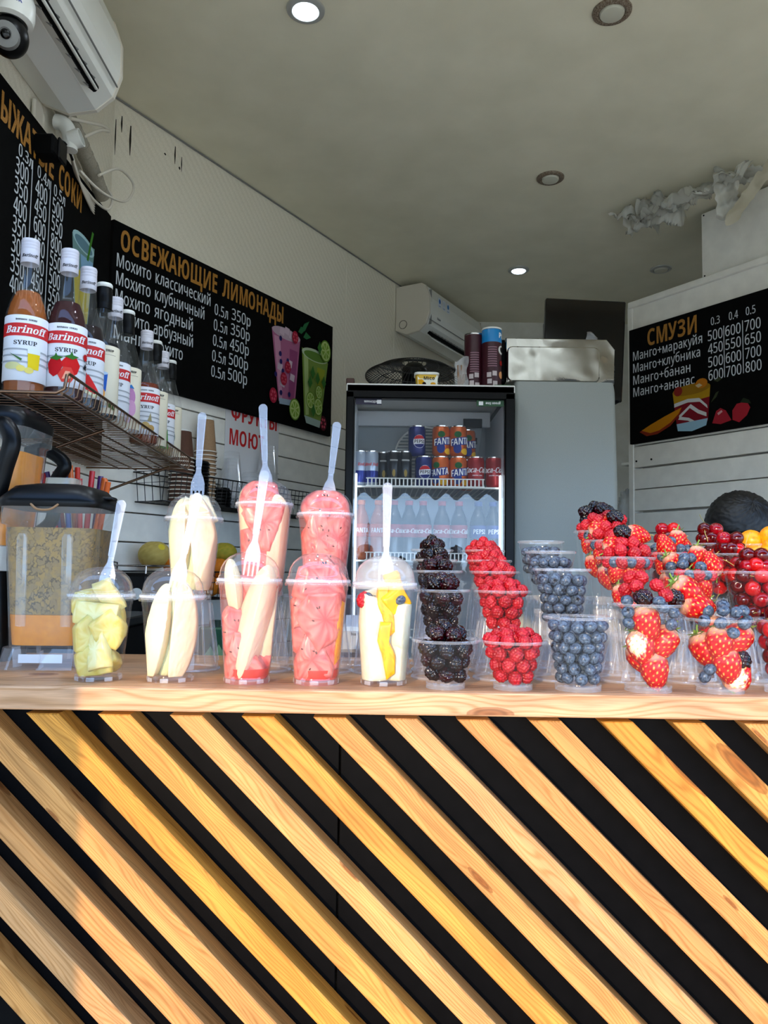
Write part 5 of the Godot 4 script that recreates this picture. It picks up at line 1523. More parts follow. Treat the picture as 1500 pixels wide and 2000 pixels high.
func back_counter_things() -> void:
	var bc := thing("back_counter", "black back counter under the fruit basket", "counter", at(-0.68, 0, -2.26))
	part(bc, "body", box(Vector3(0.52, 0.90, 0.5), 0.003), M.matte_black, at(0, 0.45, 0))
	part(bc, "top", box(Vector3(0.54, 0.03, 0.52), 0.004), M.black_plastic, at(0, 0.915, 0))
	var c := thing("coffee_machine", "black espresso machine with a steel steam wand", "coffee machine", at(-0.775, 0.93, -2.3))
	part(c, "body", box(Vector3(0.24, 0.12, 0.3), 0.01), M.black_plastic, at(0, 0.26, 0))
	part(c, "back", box(Vector3(0.24, 0.24, 0.12), 0.006), M.matte_black, at(0, 0.12, -0.09))
	part(c, "drip_tray", box(Vector3(0.24, 0.05, 0.3), 0.006), M.matte_black, at(0, 0.026, 0))
	part(c, "drip_grid", box(Vector3(0.2, 0.006, 0.14), 0.001), M.steel, at(0, 0.054, 0.07))
	part(c, "group_head", lathe([Vector2(0.0, -0.03), Vector2(0.03, -0.03), Vector2(0.034, 0.0), Vector2(0.0, 0.0)], 20), M.chrome, at(-0.01, 0.2, 0.1))
	var pf := part(c, "portafilter", tube([Vector3(-0.01, 0.165, 0.1), Vector3(-0.005, 0.16, 0.2)], 0.011, 10), M.black_plastic)
	part(pf, "handle_ring", tube([Vector3(-0.008, 0.163, 0.14), Vector3(-0.008, 0.1626, 0.145)], 0.0125, 10), M.chrome)
	var wand := part(c, "steam_wand", tube(smooth_path([Vector3(0.06, 0.2, 0.13), Vector3(0.095, 0.195, 0.16), Vector3(0.105, 0.17, 0.17), Vector3(0.108, 0.14, 0.17)]), 0.005, 8), M.chrome)
	part(wand, "rubber_grip", tube([Vector3(0.107, 0.15, 0.17), Vector3(0.112, 0.12, 0.172)], 0.014, 12), M.matte_black)
	part(wand, "steel_tip", tube([Vector3(0.112, 0.12, 0.172), Vector3(0.126, 0.02, 0.176)], 0.0085, 10), M.steel)
	for i in 4:
		part(c, "button", box(Vector3(0.02, 0.016, 0.006), 0.002), M.grey_plastic, at(-0.03 + 0.035 * i, 0.262, 0.151))
	part(c, "pressure_gauge", lathe([Vector2(0.0, 0.0), Vector2(0.016, 0.0), Vector2(0.016, 0.008), Vector2(0.0, 0.008)], 20), M.white_plastic, Transform3D(Basis(Vector3.RIGHT, PI / 2), Vector3(0.09, 0.262, 0.149)))
	part(c, "cup_tray_rail", tube([Vector3(-0.11, 0.34, -0.14), Vector3(0.11, 0.34, -0.14), Vector3(0.11, 0.34, 0.14), Vector3(-0.11, 0.34, 0.14)], 0.004, 6, true), M.chrome)
	for q in [[-0.11, -0.14], [0.11, -0.14], [0.11, 0.14], [-0.11, 0.14]]:
		part(c, "rail_post", tube([Vector3(q[0], 0.318, q[1]), Vector3(q[0], 0.34, q[1])], 0.003, 6), M.chrome)
	var g := thing("milk_carton", "green carton with a dark cap behind the melon cups", "carton", at(-0.475, 0.93, -2.2, 0.2))
	part(g, "box", box(Vector3(0.085, 0.17, 0.075), 0.004), mat(Color(0.1, 0.32, 0.2), 0.5), at(0, 0.085, 0))
	part(g, "white_patch", paint([[ellipse(0.0, 0.05, 0.028, 0.024), Color(0.75, 0.8, 0.8)], [pv([-0.03, 0.09, -0.01, 0.12, 0.0, 0.1, 0.012, 0.125, 0.03, 0.095, 0.0, 0.085]), Color(0.55, 0.68, 0.5)]]), M.paint, at(0, 0, 0.038))
	part(g, "cap", lathe([Vector2(0.016, 0.0), Vector2(0.016, 0.02), Vector2(0.0, 0.021)], 18), mat(Color(0.05, 0.16, 0.1), 0.5), at(0, 0.169, 0))
	# a lower inner ledge with the receipt printer
	var ledge := thing("inner_ledge", "low black ledge on the staff side of the counter", "ledge", at(0.05, 0, -1.72))
	part(ledge, "board", box(Vector3(0.5, 0.03, 0.3), 0.003), M.matte_black, at(0, 1.0, 0))
	for x in [-0.22, 0.22]:
		part(ledge, "leg", box(Vector3(0.03, 0.985, 0.28), 0.003), M.matte_black, at(x, 0.4925, 0))
	var r := thing("receipt_printer", "white receipt printer between the watermelon and mango cups", "printer", at(-0.055, 1.015, -1.74, 0.1))
	part(r, "base", box(Vector3(0.10, 0.075, 0.13), 0.006), M.matte_black, at(0, 0.0375, 0))
	part(r, "cover", box(Vector3(0.098, 0.055, 0.12), 0.008), M.white_plastic, at(0, 0.102, 0))
	part(r, "paper", box(Vector3(0.058, 0.03, 0.0008), 0.0), M.paper, Transform3D(Basis(Vector3.RIGHT, -0.2), Vector3(0, 0.14, 0.045)))
	part(r, "lettering", letters("No 1", 0.006, 1.0, font_bold), M.black_print, at(-0.01, 0.115, 0.0605))
	for x in [-0.02, 0.02]:
		part(r, "port", box(Vector3(0.02, 0.014, 0.004), 0.001), M.grey_plastic, at(x, 0.04, 0.066))


# ---------------------------------------------------------------- blenders

func jar_handle(pts: Array, r := 0.0125) -> ArrayMesh:
	return tube(smooth_path(pts, 7), r, 10)


func blenders() -> void:
	var jar_glass := mat(Color(0.85, 0.87, 0.86, 0.08), 0.06)
	var juice := grainy(Color(0.96, 0.6, 0.05), 0.25, 0.03, Color(0.92, 0.88, 0.8), Color(1, 1, 1), 4.0)
	# at the very left: blender on its motor, jar full of orange juice
	var a := thing("blender", "blender with a jar full of orange juice on a black motor", "blender", at(-0.71, CT, -1.405))
	part(a, "motor_base", loft([rect_ring(0.1, 0.1, 0.018, 0.0), rect_ring(0.104, 0.104, 0.02, 0.02), rect_ring(0.09, 0.09, 0.02, 0.13), rect_ring(0.08, 0.08, 0.02, 0.158)]), M.black_plastic)
	part(a, "jar_collar", loft([rect_ring(0.085, 0.085, 0.02, 0.158), rect_ring(0.095, 0.095, 0.02, 0.2)]), jar_glass)
	part(a, "jar", loft([rect_ring(0.11, 0.11, 0.03, 0.2), rect_ring(0.136, 0.136, 0.03, 0.385), rect_ring(0.146, 0.146, 0.026, 0.39), rect_ring(0.148, 0.148, 0.026, 0.43)], false), jar_glass)
	part(a, "juice", loft([rect_ring(0.104, 0.104, 0.028, 0.204), rect_ring(0.127, 0.127, 0.028, 0.372)]), juice)
	part(a, "lid", loft([rect_ring(0.15, 0.15, 0.03, 0.415), rect_ring(0.152, 0.152, 0.03, 0.432), rect_ring(0.12, 0.12, 0.03, 0.452), rect_ring(0.06, 0.06, 0.02, 0.458)]), M.black_plastic)
	part(a, "handle", jar_handle([Vector3(0.03, 0.412, 0.07), Vector3(0.058, 0.408, 0.1), Vector3(0.076, 0.378, 0.112), Vector3(0.064, 0.33, 0.11), Vector3(0.046, 0.27, 0.1), Vector3(0.02, 0.25, 0.06)], 0.015), M.black_plastic)
	for x in [-0.02, 0.025]:
		part(a, "jar_rib", box(Vector3(0.006, 0.17, 0.004), 0.001), jar_glass, Transform3D(Basis(Vector3.RIGHT, 0.07), Vector3(x, 0.29, 0.0635)))
	# jar of juiced pulp standing on the counter
	var t := thing("blender_jar", "square blender jar coated with fruit pulp over orange juice", "blender jar", at(-0.56, CT, -1.335, 0.06))
	part(t, "foot_skirt", loft([rect_ring(0.152, 0.152, 0.03, 0.0), rect_ring(0.142, 0.142, 0.03, 0.034)], false), M.clear)
	for i in 8:
		part(t, "foot_fin", box(Vector3(0.002, 0.028, 0.014), 0.0), M.rim_plastic, Transform3D(Basis(Vector3.UP, TAU * i / 8.0) * Basis(Vector3.RIGHT, 0.12), Basis(Vector3.UP, TAU * i / 8.0) * Vector3(0, 0.016, 0.066)))
	part(t, "foot_label", box(Vector3(0.07, 0.014, 0.0008), 0.0), M.paper, at(0.0, 0.018, 0.071))
	part(t, "jar", loft([rect_ring(0.128, 0.128, 0.03, 0.034), rect_ring(0.15, 0.15, 0.032, 0.235), rect_ring(0.16, 0.16, 0.03, 0.238), rect_ring(0.163, 0.163, 0.03, 0.272)], false), jar_glass)
	for s in [-1.0, 1.0]:
		part(t, "jar_rib", loft([rect_ring(0.016, 0.006, 0.002, 0.07), rect_ring(0.018, 0.006, 0.002, 0.215), rect_ring(0.012, 0.004, 0.002, 0.222)]), jar_glass, Transform3D(Basis(Vector3.RIGHT, 0.055), Vector3(s * 0.036, 0.0, 0.0625)))
	part(t, "juice", loft([rect_ring(0.12, 0.12, 0.028, 0.038), rect_ring(0.1275, 0.1275, 0.028, 0.088)]), juice)
	var pulp := mat(Color(1, 1, 1), 0.55)
	pulp.albedo_texture = pulp_texture()
	pulp.uv1_triplanar = true
	pulp.uv1_scale = Vector3.ONE * 5.0
	part(t, "pulp", loft([rect_ring(0.1275, 0.1275, 0.028, 0.0885), rect_ring(0.1455, 0.1455, 0.03, 0.232)]), pulp)
	var lid := part(t, "lid", loft([rect_ring(0.166, 0.166, 0.032, 0.266), rect_ring(0.17, 0.17, 0.032, 0.272), rect_ring(0.168, 0.168, 0.032, 0.28), rect_ring(0.13, 0.13, 0.03, 0.302), rect_ring(0.08, 0.08, 0.02, 0.308)]), M.black_plastic)
	part(lid, "filler_cap", loft([rect_ring(0.052, 0.052, 0.01, 0.304), rect_ring(0.05, 0.05, 0.01, 0.32)]), mat(Color(0.85, 0.8, 0.7, 0.4), 0.15))
	for x in [-0.085, 0.085]:
		part(lid, "tab", box(Vector3(0.02, 0.006, 0.03), 0.002), M.black_plastic, at(x, 0.285, 0.02))
	part(lid, "lip", tube(smooth_path([Vector3(-0.022, 0.27, 0.083), Vector3(-0.01, 0.261, 0.088), Vector3(0.01, 0.261, 0.088), Vector3(0.022, 0.27, 0.083)]), 0.002, 6), mat(Color(0.55, 0.4, 0.25), 0.5))
	# side cabinet behind, with a third jar and the straws
	var sc := thing("side_cabinet", "black side cabinet behind the blenders", "cabinet", at(-0.745, 0, -1.72))
	part(sc, "body", box(Vector3(0.4, 1.14, 0.32), 0.004), M.matte_black, at(0, 0.57, 0))
	part(sc, "top", box(Vector3(0.41, 0.02, 0.33), 0.003), M.black_plastic, at(0, 1.15, 0))
	var j := thing("blender_jar", "spare blender jar with a black handle behind the others", "blender jar", at(-0.812, 1.16, -1.625))
	part(j, "jar", loft([rect_ring(0.11, 0.11, 0.03, 0.0), rect_ring(0.14, 0.14, 0.03, 0.34), rect_ring(0.15, 0.15, 0.03, 0.36)], false), jar_glass)
	part(j, "handle", jar_handle([Vector3(0.06, 0.345, 0.02), Vector3(0.1, 0.35, 0.025), Vector3(0.142, 0.32, 0.028), Vector3(0.125, 0.28, 0.028), Vector3(0.118, 0.2, 0.025), Vector3(0.06, 0.16, 0.02)], 0.014), M.black_plastic)
	var holder := solo("straw_holder", lathe([Vector2(0.0, 0.0), Vector2(0.05, 0.0), Vector2(0.058, 0.16), Vector2(0.056, 0.16), Vector2(0.048, 0.004), Vector2(0.0, 0.004)], 28), M.cream_plastic, "cream cup of drinking straws behind the pulp jar", "cup", at(-0.64, 1.16, -1.64))
	var hues := [Color(0.75, 0.1, 0.13), Color(0.72, 0.08, 0.12), Color(0.28, 0.14, 0.4), Color(0.88, 0.4, 0.14), Color(0.9, 0.42, 0.1), Color(0.88, 0.38, 0.1), Color(0.86, 0.4, 0.1), Color(0.8, 0.2, 0.1), Color(0.7, 0.1, 0.14), Color(0.3, 0.16, 0.42), Color(0.78, 0.1, 0.12), Color(0.2, 0.42, 0.75)]
	var said := ["red", "red", "purple", "orange", "orange", "orange", "orange", "red-orange", "dark red", "purple", "red", "blue"]
	var tops := [[-0.643, 1.452], [-0.622, 1.47], [-0.612, 1.462], [-0.603, 1.458], [-0.592, 1.452], [-0.582, 1.446], [-0.672, 1.482], [-0.664, 1.48], [-0.708, 1.47], [-0.716, 1.466], [-0.722, 1.462], [-0.686, 1.492]]
	for i in 12:
		var q: Array = tops[i]
		var foot := Vector3(-0.64 + (q[0] + 0.64) * 0.12, 1.168, -1.64 + 0.02 * sin(i * 1.9))
		var tip := Vector3(q[0], q[1], -1.63 + 0.02 * cos(i * 1.3))
		solo("drinking_straw", tube([foot, tip], 0.0058, 10), mat(hues[i], 0.35), "%s drinking straw in the cream cup, leaning %s" % [said[i], ["almost upright", "right, tallest red", "right, between red and orange", "right, first orange", "right, second orange", "right, lowest orange", "left, wide orange", "left, beside the wide orange", "far left, tallest", "far left, purple", "far left, lowest", "left, only blue"][i]], "straw", Transform3D(), "drinking straws in the cup")


func pulp_texture() -> ImageTexture:
	var im := Image.create(512, 512, false, Image.FORMAT_RGB8)
	var n := FastNoiseLite.new()
	n.seed = 12
	n.frequency = 0.03
	n.fractal_octaves = 4
	var cell := FastNoiseLite.new()
	cell.seed = 4
	cell.noise_type = FastNoiseLite.TYPE_CELLULAR
	cell.frequency = 0.05
	for y in 512:
		for x in 512:
			var a := n.get_noise_2d(x, y * 0.8)
			var c := cell.get_noise_2d(x + 14.0 * a * 4.0, y)
			var base := Color(0.56, 0.46, 0.29).lerp(Color(0.66, 0.52, 0.25), clampf(0.5 + a * 1.4, 0, 1))
			var dark := clampf((absf(a) * -8.0 + 1.4), 0, 1) * clampf(0.65 + n.get_noise_2d(x * 0.4 + 700.0, y * 0.4) * 2.4, 0, 1)
			base = base.lerp(Color(0.25, 0.2, 0.13), dark * 0.85)
			if c > 0.1:
				base = base.lerp(Color(0.16, 0.12, 0.07), 0.6)
			im.set_pixel(x, y, base)
	im.generate_mipmaps()
	return ImageTexture.create_from_image(im)


# ---------------------------------------------------------------- fruit

func fib(n: int, i: int) -> Vector3:
	var y := 1.0 - 2.0 * (i + 0.5) / n
	var a := i * 2.399963
	var r := sqrt(1.0 - y * y)
	return Vector3(r * cos(a), y, r * sin(a))


func druped(n: int, w: float, h: float, rd: float, c1: Color, c2: Color, seed_: int) -> ArrayMesh:
	# raspberry or blackberry: a skin over a ball of small round drupelets
	var g := RandomNumberGenerator.new()
	g.seed = seed_
	var cen := []
	var tint := []
	for i in n:
		var d := fib(n, i)
		var taper := 1.0 - 0.16 * maxf(0.0, d.y)
		cen.append(Vector3(d.x * w * taper, d.y * h, d.z * w * taper) * (1.0 + g.randf_range(-0.03, 0.03)))
		tint.append(c1.srgb_to_linear().lerp(c2.srgb_to_linear(), g.randf()))
	return radial(34, 48, func(d: Vector3):
		var best := 0.0
		var at_ := 0
		for i in n:
			var c: Vector3 = cen[i]
			var b := d.dot(c)
			var q := b * b - c.length_squared() + rd * rd
			if q > 0.0:
				var t := b + sqrt(q)
				if t > best:
					best = t
					at_ = i
		if best <= 0.0:
			best = minf(w, h)
		return [d * best, tint[at_]])


func strawberry_mesh(pale: float, seed_: int) -> ArrayMesh:
	var seeds := []
	for i in 110:
		seeds.append(fib(110, i))
	var n := FastNoiseLite.new()
	n.seed = seed_
	n.frequency = 1.2
	var red := Color(0.74, 0.06, 0.055).srgb_to_linear()
	var deep := Color(0.6, 0.03, 0.05).srgb_to_linear()
	var white := Color(0.93, 0.84, 0.74).srgb_to_linear()
	var seed_c := Color(0.9, 0.68, 0.32).srgb_to_linear()
	return radial(50, 64, func(d: Vector3):
		var v := (1.0 - d.y) * 0.5
		var wide := 1.0 - 0.42 * pow(v, 1.25)
		var p := Vector3(d.x * wide, d.y * 1.18 - 0.05, d.z * wide) * 0.0185
		p *= 1.0 + 0.09 * n.get_noise_3dv(d * 1.3)
		var c := red.lerp(deep, clampf(0.5 + n.get_noise_3dv(d * 2.0), 0, 1))
		c = c.lerp(white, clampf((0.22 - v) * 6.0, 0, 1) * 0.55)
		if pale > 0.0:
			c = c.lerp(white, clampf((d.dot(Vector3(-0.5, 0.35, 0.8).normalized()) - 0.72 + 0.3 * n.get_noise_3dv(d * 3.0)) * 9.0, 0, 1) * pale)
		var near := -1.0
		for s in seeds:
			near = maxf(near, d.dot(s))
		var k := acos(clampf(near, -1, 1))
		if k < 0.055 and v > 0.06:
			c = seed_c
			p *= 1.004
		elif k < 0.12:
			p *= 0.985
		return [p, c])


func calyx_mesh() -> ArrayMesh:
	var st := begin()
	for i in 8:
		var a := TAU * i / 8.0
		var b := Basis(Vector3.UP, a)
		var l := 0.013 + 0.003 * sin(i * 2.7)
		var p := [b * Vector3(0, 0.021, 0), b * Vector3(-0.003, 0.0205, l * 0.5), b * Vector3(0.003, 0.0205, l * 0.5), b * Vector3(0, 0.0215 + 0.003 * sin(i * 1.9), l)]
		tri(st, p[0], p[1], p[2], Vector3.UP)
		tri(st, p[1], p[3], p[2], Vector3.UP)
	put_tube(st, [Vector3(0, 0.02, 0), Vector3(0.001, 0.026, 0.001), Vector3(0.003, 0.03, 0.001)], 0.0012, 5)
	return done(st)


func fruit_kit() -> Dictionary:
	var k := {}
	k.blackberry = [druped(42, 0.0082, 0.0105, 0.0034, Color(0.03, 0.02, 0.028), Color(0.1, 0.045, 0.055), 1), druped(38, 0.0086, 0.0098, 0.0036, Color(0.035, 0.02, 0.026), Color(0.17, 0.045, 0.055), 2)]
	k.raspberry = [druped(46, 0.0075, 0.009, 0.0029, Color(0.58, 0.06, 0.1), Color(0.7, 0.13, 0.17), 3), druped(44, 0.0079, 0.0082, 0.0029, Color(0.54, 0.045, 0.09), Color(0.66, 0.11, 0.15), 4)]
	var n := FastNoiseLite.new()
	n.frequency = 1.6
	var blues := []
	for v in 3:
		blues.append(radial(20, 26, func(d: Vector3):
			var rad := Vector2(d.x, d.z).length()
			var r := 0.0092
			var p := Vector3(d.x * r, d.y * r * 0.86, d.z * r)
			var bloom := clampf(0.5 + 1.3 * n.get_noise_3dv(d * 1.4 + Vector3.ONE * v * 7.0), 0, 1)
			var c := Color(0.11, 0.14, 0.21).srgb_to_linear().lerp(Color(0.36, 0.43, 0.51).srgb_to_linear(), bloom)
			if d.y > 0.0 and rad < 0.4:
				var star := 0.3 + 0.07 * cos(5.0 * atan2(d.z, d.x))
				if rad < star - 0.1:
					p.y -= 0.0012
					c = Color(0.07, 0.08, 0.11).srgb_to_linear()
				elif rad < star + 0.03:
					p.y += 0.0009
					c = Color(0.14, 0.16, 0.2).srgb_to_linear()
			return [p, c]))
	k.blueberry = blues
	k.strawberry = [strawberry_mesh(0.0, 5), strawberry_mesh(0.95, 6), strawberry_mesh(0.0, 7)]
	k.calyx = calyx_mesh()
	var cherries := []
	for c in [[Color(0.42, 0.02, 0.05), Color(0.6, 0.05, 0.07)], [Color(0.22, 0.01, 0.03), Color(0.36, 0.02, 0.05)], [Color(0.6, 0.04, 0.06), Color(0.72, 0.09, 0.09)]]:
		cherries.append(radial(22, 28, func(d: Vector3):
			var rad := Vector2(d.x, d.z).length()
			var dent := 1.0 - (0.28 * exp(-rad * rad * 14.0) if d.y > 0.0 else 0.04 * exp(-rad * rad * 20.0))
			return [Vector3(d.x * 0.0125, d.y * 0.0118 * dent, d.z * 0.0122), c[0].srgb_to_linear().lerp(c[1].srgb_to_linear(), clampf(0.5 + n.get_noise_3dv(d), 0, 1))]))
	k.cherry = cherries
	k.cherry_stem = tube(smooth_path([Vector3(0, 0.0085, 0), Vector3(0.002, 0.02, 0.002), Vector3(0.009, 0.034, 0.004), Vector3(0.014, 0.04, 0.006)], 4), 0.0007, 5)
	k.apricot = [radial(26, 34, func(d: Vector3):
		var groove := 1.0 - 0.05 * exp(-d.x * d.x * 60.0) * (1.0 if d.z > 0.0 else 0.0) - (0.16 * exp(-(d.x * d.x + d.z * d.z) * 24.0) if d.y > 0.0 else 0.0)
		var spot := n.get_noise_3dv(d * 4.0 + Vector3(3, 1, 8))
		var c := Color(0.93, 0.64, 0.08).srgb_to_linear().lerp(Color(0.9, 0.5, 0.06).srgb_to_linear(), clampf(0.5 + n.get_noise_3dv(d), 0, 1))
		if spot > 0.36:
			c = c.lerp(Color(0.5, 0.33, 0.1).srgb_to_linear(), 0.7)
		return [d * 0.0215 * groove * Vector3(1, 0.95, 1), c])]
	return k


func drop_fruit(kind: String, where: Vector3, label: String, group: String, turn: Basis, variant := -1, size := 1.0, with_top := true) -> void:
	var kit: Dictionary = M.kit
	var v: int = variant if variant >= 0 else rng.randi() % kit[kind].size()
	var m: Material = M.wet if kind in ["cherry", "blackberry"] else M.fruit
	var xf := Transform3D(turn.scaled(Vector3.ONE * size), where)
	if kind == "strawberry" and with_top:
		var t := thing("strawberry", label, "strawberry", xf, group)
		part(t, "fruit", kit.strawberry[v], m)
		part(t, "leafy_top", kit.calyx, M.leaf)
	elif kind == "cherry" and with_top and rng.randf() < 0.22:
		var t := thing("cherry", label, "cherry", xf, group)
		part(t, "fruit", kit.cherry[v], m)
		part(t, "stem", kit.cherry_stem, M.stem)
	else:
		solo(kind, kit[kind][v], m, label, kind, xf, group)


func any_turn() -> Basis:
	return Basis(Vector3.UP, rng.randf() * TAU) * Basis(Vector3.RIGHT, rng.randf() * TAU) * Basis(Vector3.UP, rng.randf() * TAU)


func chunk(outline: PackedVector2Array, depth: float, r: float, c1: Color, c2: Color, amp: float, seed_: int) -> ArrayMesh:
	# a cut piece of fruit: an outline with depth, softened edges and uneven faces
	var pts := []
	var n := outline.size()
	for i in n:
		var a := outline[i]
		var b := outline[(i + 1) % n]
		var k := maxi(2, int(a.distance_to(b) / 0.005))
		for j in k:
			pts.append(a.lerp(b, float(j) / k))
	var mid := Vector2.ZERO
	for p in pts:
		mid += p / pts.size()
	var nz := FastNoiseLite.new()
	nz.seed = seed_
	nz.frequency = 1.0
	var v := PackedVector3Array()
	var c := PackedColorArray()
	var idx := PackedInt32Array()
	var m := pts.size()
	var h := depth * 0.5
	var levels := [[-h, 0.55], [-h, 0.2], [-h + r * 0.35, r * 0.35], [-h + r, 0.0], [0.0, 0.0], [h - r, 0.0], [h - r * 0.35, r * 0.35], [h, 0.2], [h, 0.55]]
	for li in levels.size():
		var l: Array = levels[li]
		for p in pts:
			var to_mid: Vector2 = mid - p
			var q: Vector2 = p
			if li in [0, 1, levels.size() - 2, levels.size() - 1]:
				q = p + to_mid * l[1]
			else:
				q = p + to_mid.normalized() * l[1]
			var w := Vector3(q.x, q.y, l[0])
			var o := Vector3(nz.get_noise_3dv(w * 90.0), nz.get_noise_3dv(w * 90.0 + Vector3.ONE * 50.0), nz.get_noise_3dv(w * 90.0 + Vector3.ONE * 90.0))
			v.append(w + o * amp)
			c.append(c1.srgb_to_linear().lerp(c2.srgb_to_linear(), clampf(0.5 + 0.9 * nz.get_noise_3dv(w * 160.0) + 0.7 * nz.get_noise_3dv(Vector3(w.x * 60.0, w.y * 300.0, w.z * 60.0)), 0, 1)))
	for li in levels.size() - 1:
		for j in m:
			var a := li * m + j
			var b := li * m + (j + 1) % m
			idx.append_array([a, a + m, b + m, a, b + m, b])
	for e in [0, levels.size() - 1]:
		var cen := v.size()
		var s := Vector3.ZERO
		for j in m:
			s += v[e * m + j] / m
		v.append(s)
		c.append(c1.srgb_to_linear())
		for j in m:
			var a: int = e * m + j
			var b: int = e * m + (j + 1) % m
			if e == 0:
				idx.append_array([cen, a, b])
			else:
				idx.append_array([cen, b, a])
	return indexed(v, flipped_if_needed(v, idx), c)


func flipped_if_needed(v: PackedVector3Array, idx: PackedInt32Array) -> PackedInt32Array:
	# positive volume means faces look outward
	var vol := 0.0
	for k in range(0, idx.size(), 3):
		vol += v[idx[k]].dot(v[idx[k + 2]].cross(v[idx[k + 1]]))
	if vol >= 0.0:
		return idx
	for k in range(0, idx.size(), 3):
		var t := idx[k + 1]
		idx[k + 1] = idx[k + 2]
		idx[k + 2] = t
	return idx


func wedge(length: float, w: float, d: float, bow: float, inner: Color, outer: Color, seed_: int) -> ArrayMesh:
	# a melon slice: a long pointed crescent, sharp towards the seeds and round towards the skin
	var nz := FastNoiseLite.new()
	nz.seed = seed_
	nz.frequency = 1.0
	# section: a cut edge in front, two flat cut faces, a round back
	var ring := PackedVector2Array()
	for q in [[0.0, 1.0], [0.62, 0.28], [1.0, -0.3], [0.82, -0.72], [0.42, -0.95], [0.0, -1.02], [-0.42, -0.95], [-0.82, -0.72], [-1.0, -0.3], [-0.5, 0.42]]:
		ring.append(Vector2(q[0], q[1]))
	return radial(44, 64, func(dir: Vector3):
		var s := pow(maxf(0.0, 1.0 - dir.y * dir.y), 0.46)
		var a := atan2(dir.x, dir.z)
		var ray := Vector2(sin(a), cos(a))
		var reach := 1.0
		for i in ring.size():
			var hit = Geometry2D.segment_intersects_segment(Vector2.ZERO, ray * 3.0, ring[i], ring[(i + 1) % ring.size()])
			if hit != null:
				reach = hit.length()
		reach = lerpf(reach, 0.9, 0.12)
		var p := Vector3(ray.x * w * s * reach, dir.y * length * 0.5, ray.y * d * s * reach - bow * dir.y * dir.y)
		p += Vector3.ONE * 0.0007 * nz.get_noise_3dv(p * 140.0)
		var t := clampf(0.5 - 0.5 * cos(a) + 0.45 * nz.get_noise_3dv(Vector3(p.x * 120.0, p.y * 25.0, p.z * 120.0)), 0, 1)
		return [p, inner.srgb_to_linear().lerp(outer.srgb_to_linear(), t)])


func pressed_in_cup(mesh: ArrayMesh, xf: Transform3D, cup: Vector3, h: float) -> ArrayMesh:
	# the piece in place, flattened where it presses against the cup wall or the lid
	var a := mesh.surface_get_arrays(0)
	var v: PackedVector3Array = a[Mesh.ARRAY_VERTEX]
	var dome := [Vector2(0.0446, 0.0), Vector2(0.044, 0.0115), Vector2(0.0425, 0.019), Vector2(0.0378, 0.028), Vector2(0.0303, 0.0353), Vector2(0.0208, 0.0405), Vector2(0.0, 0.041)]
	for i in v.size():
		var p := xf * v[i] - cup
		p.y = maxf(p.y, 0.008)
		var most := lerpf(0.0335, 0.0452, clampf(p.y / h, 0, 1)) - 0.0012
		if p.y > h:
			p.y = minf(p.y, h + 0.04)
			for k in dome.size() - 1:
				if p.y - h >= dome[k].y and p.y - h <= dome[k + 1].y:
					most = lerpf(dome[k].x, dome[k + 1].x, (p.y - h - dome[k].y) / (dome[k + 1].y - dome[k].y)) - 0.001
		var r := Vector2(p.x, p.z).length()
		if r > most:
			p.x *= most / r
			p.z *= most / r
		v[i] = p + cup - xf.origin
	return indexed(v, a[Mesh.ARRAY_INDEX], a[Mesh.ARRAY_COLOR])


func seat_on(mesh: ArrayMesh, p: Vector3, turn: float) -> Transform3D:
	# a spot on the piece's face towards the counter front
	var best := Vector3(p.x, p.y, -1.0)
	for v in mesh.surface_get_arrays(0)[Mesh.ARRAY_VERTEX]:
		if Vector2(v.x - p.x, v.y - p.y).length() < 0.006 and v.z > best.z:
			best = v
	if best.z < -0.5:
		best = Vector3.ZERO
	return Transform3D(Basis(Vector3.BACK, turn), best)


# ---------------------------------------------------------------- cups with dome lids

func cup_profile(h: float, rb: float, rt: float) -> Array:
	return [Vector2(0.0, 0.006), Vector2(rb * 0.9, 0.006), Vector2(rb * 0.95, 0.0005), Vector2(rb, 0.0), Vector2(rb * 1.005, 0.009), Vector2(rb * 0.985, 0.011), Vector2(rb * 1.02, 0.013), Vector2(lerpf(rb, rt, 0.5), h * 0.5), Vector2(rt * 0.985, h - 0.014), Vector2(rt * 1.01, h - 0.011), Vector2(rt, h - 0.003)]


func cup_rim(rt: float, h: float) -> Array:
	return [Vector2(rt, h - 0.004), Vector2(rt + 0.0022, h - 0.0042), Vector2(rt + 0.0032, h - 0.002), Vector2(rt + 0.0022, h), Vector2(rt - 0.0005, h - 0.0008)]


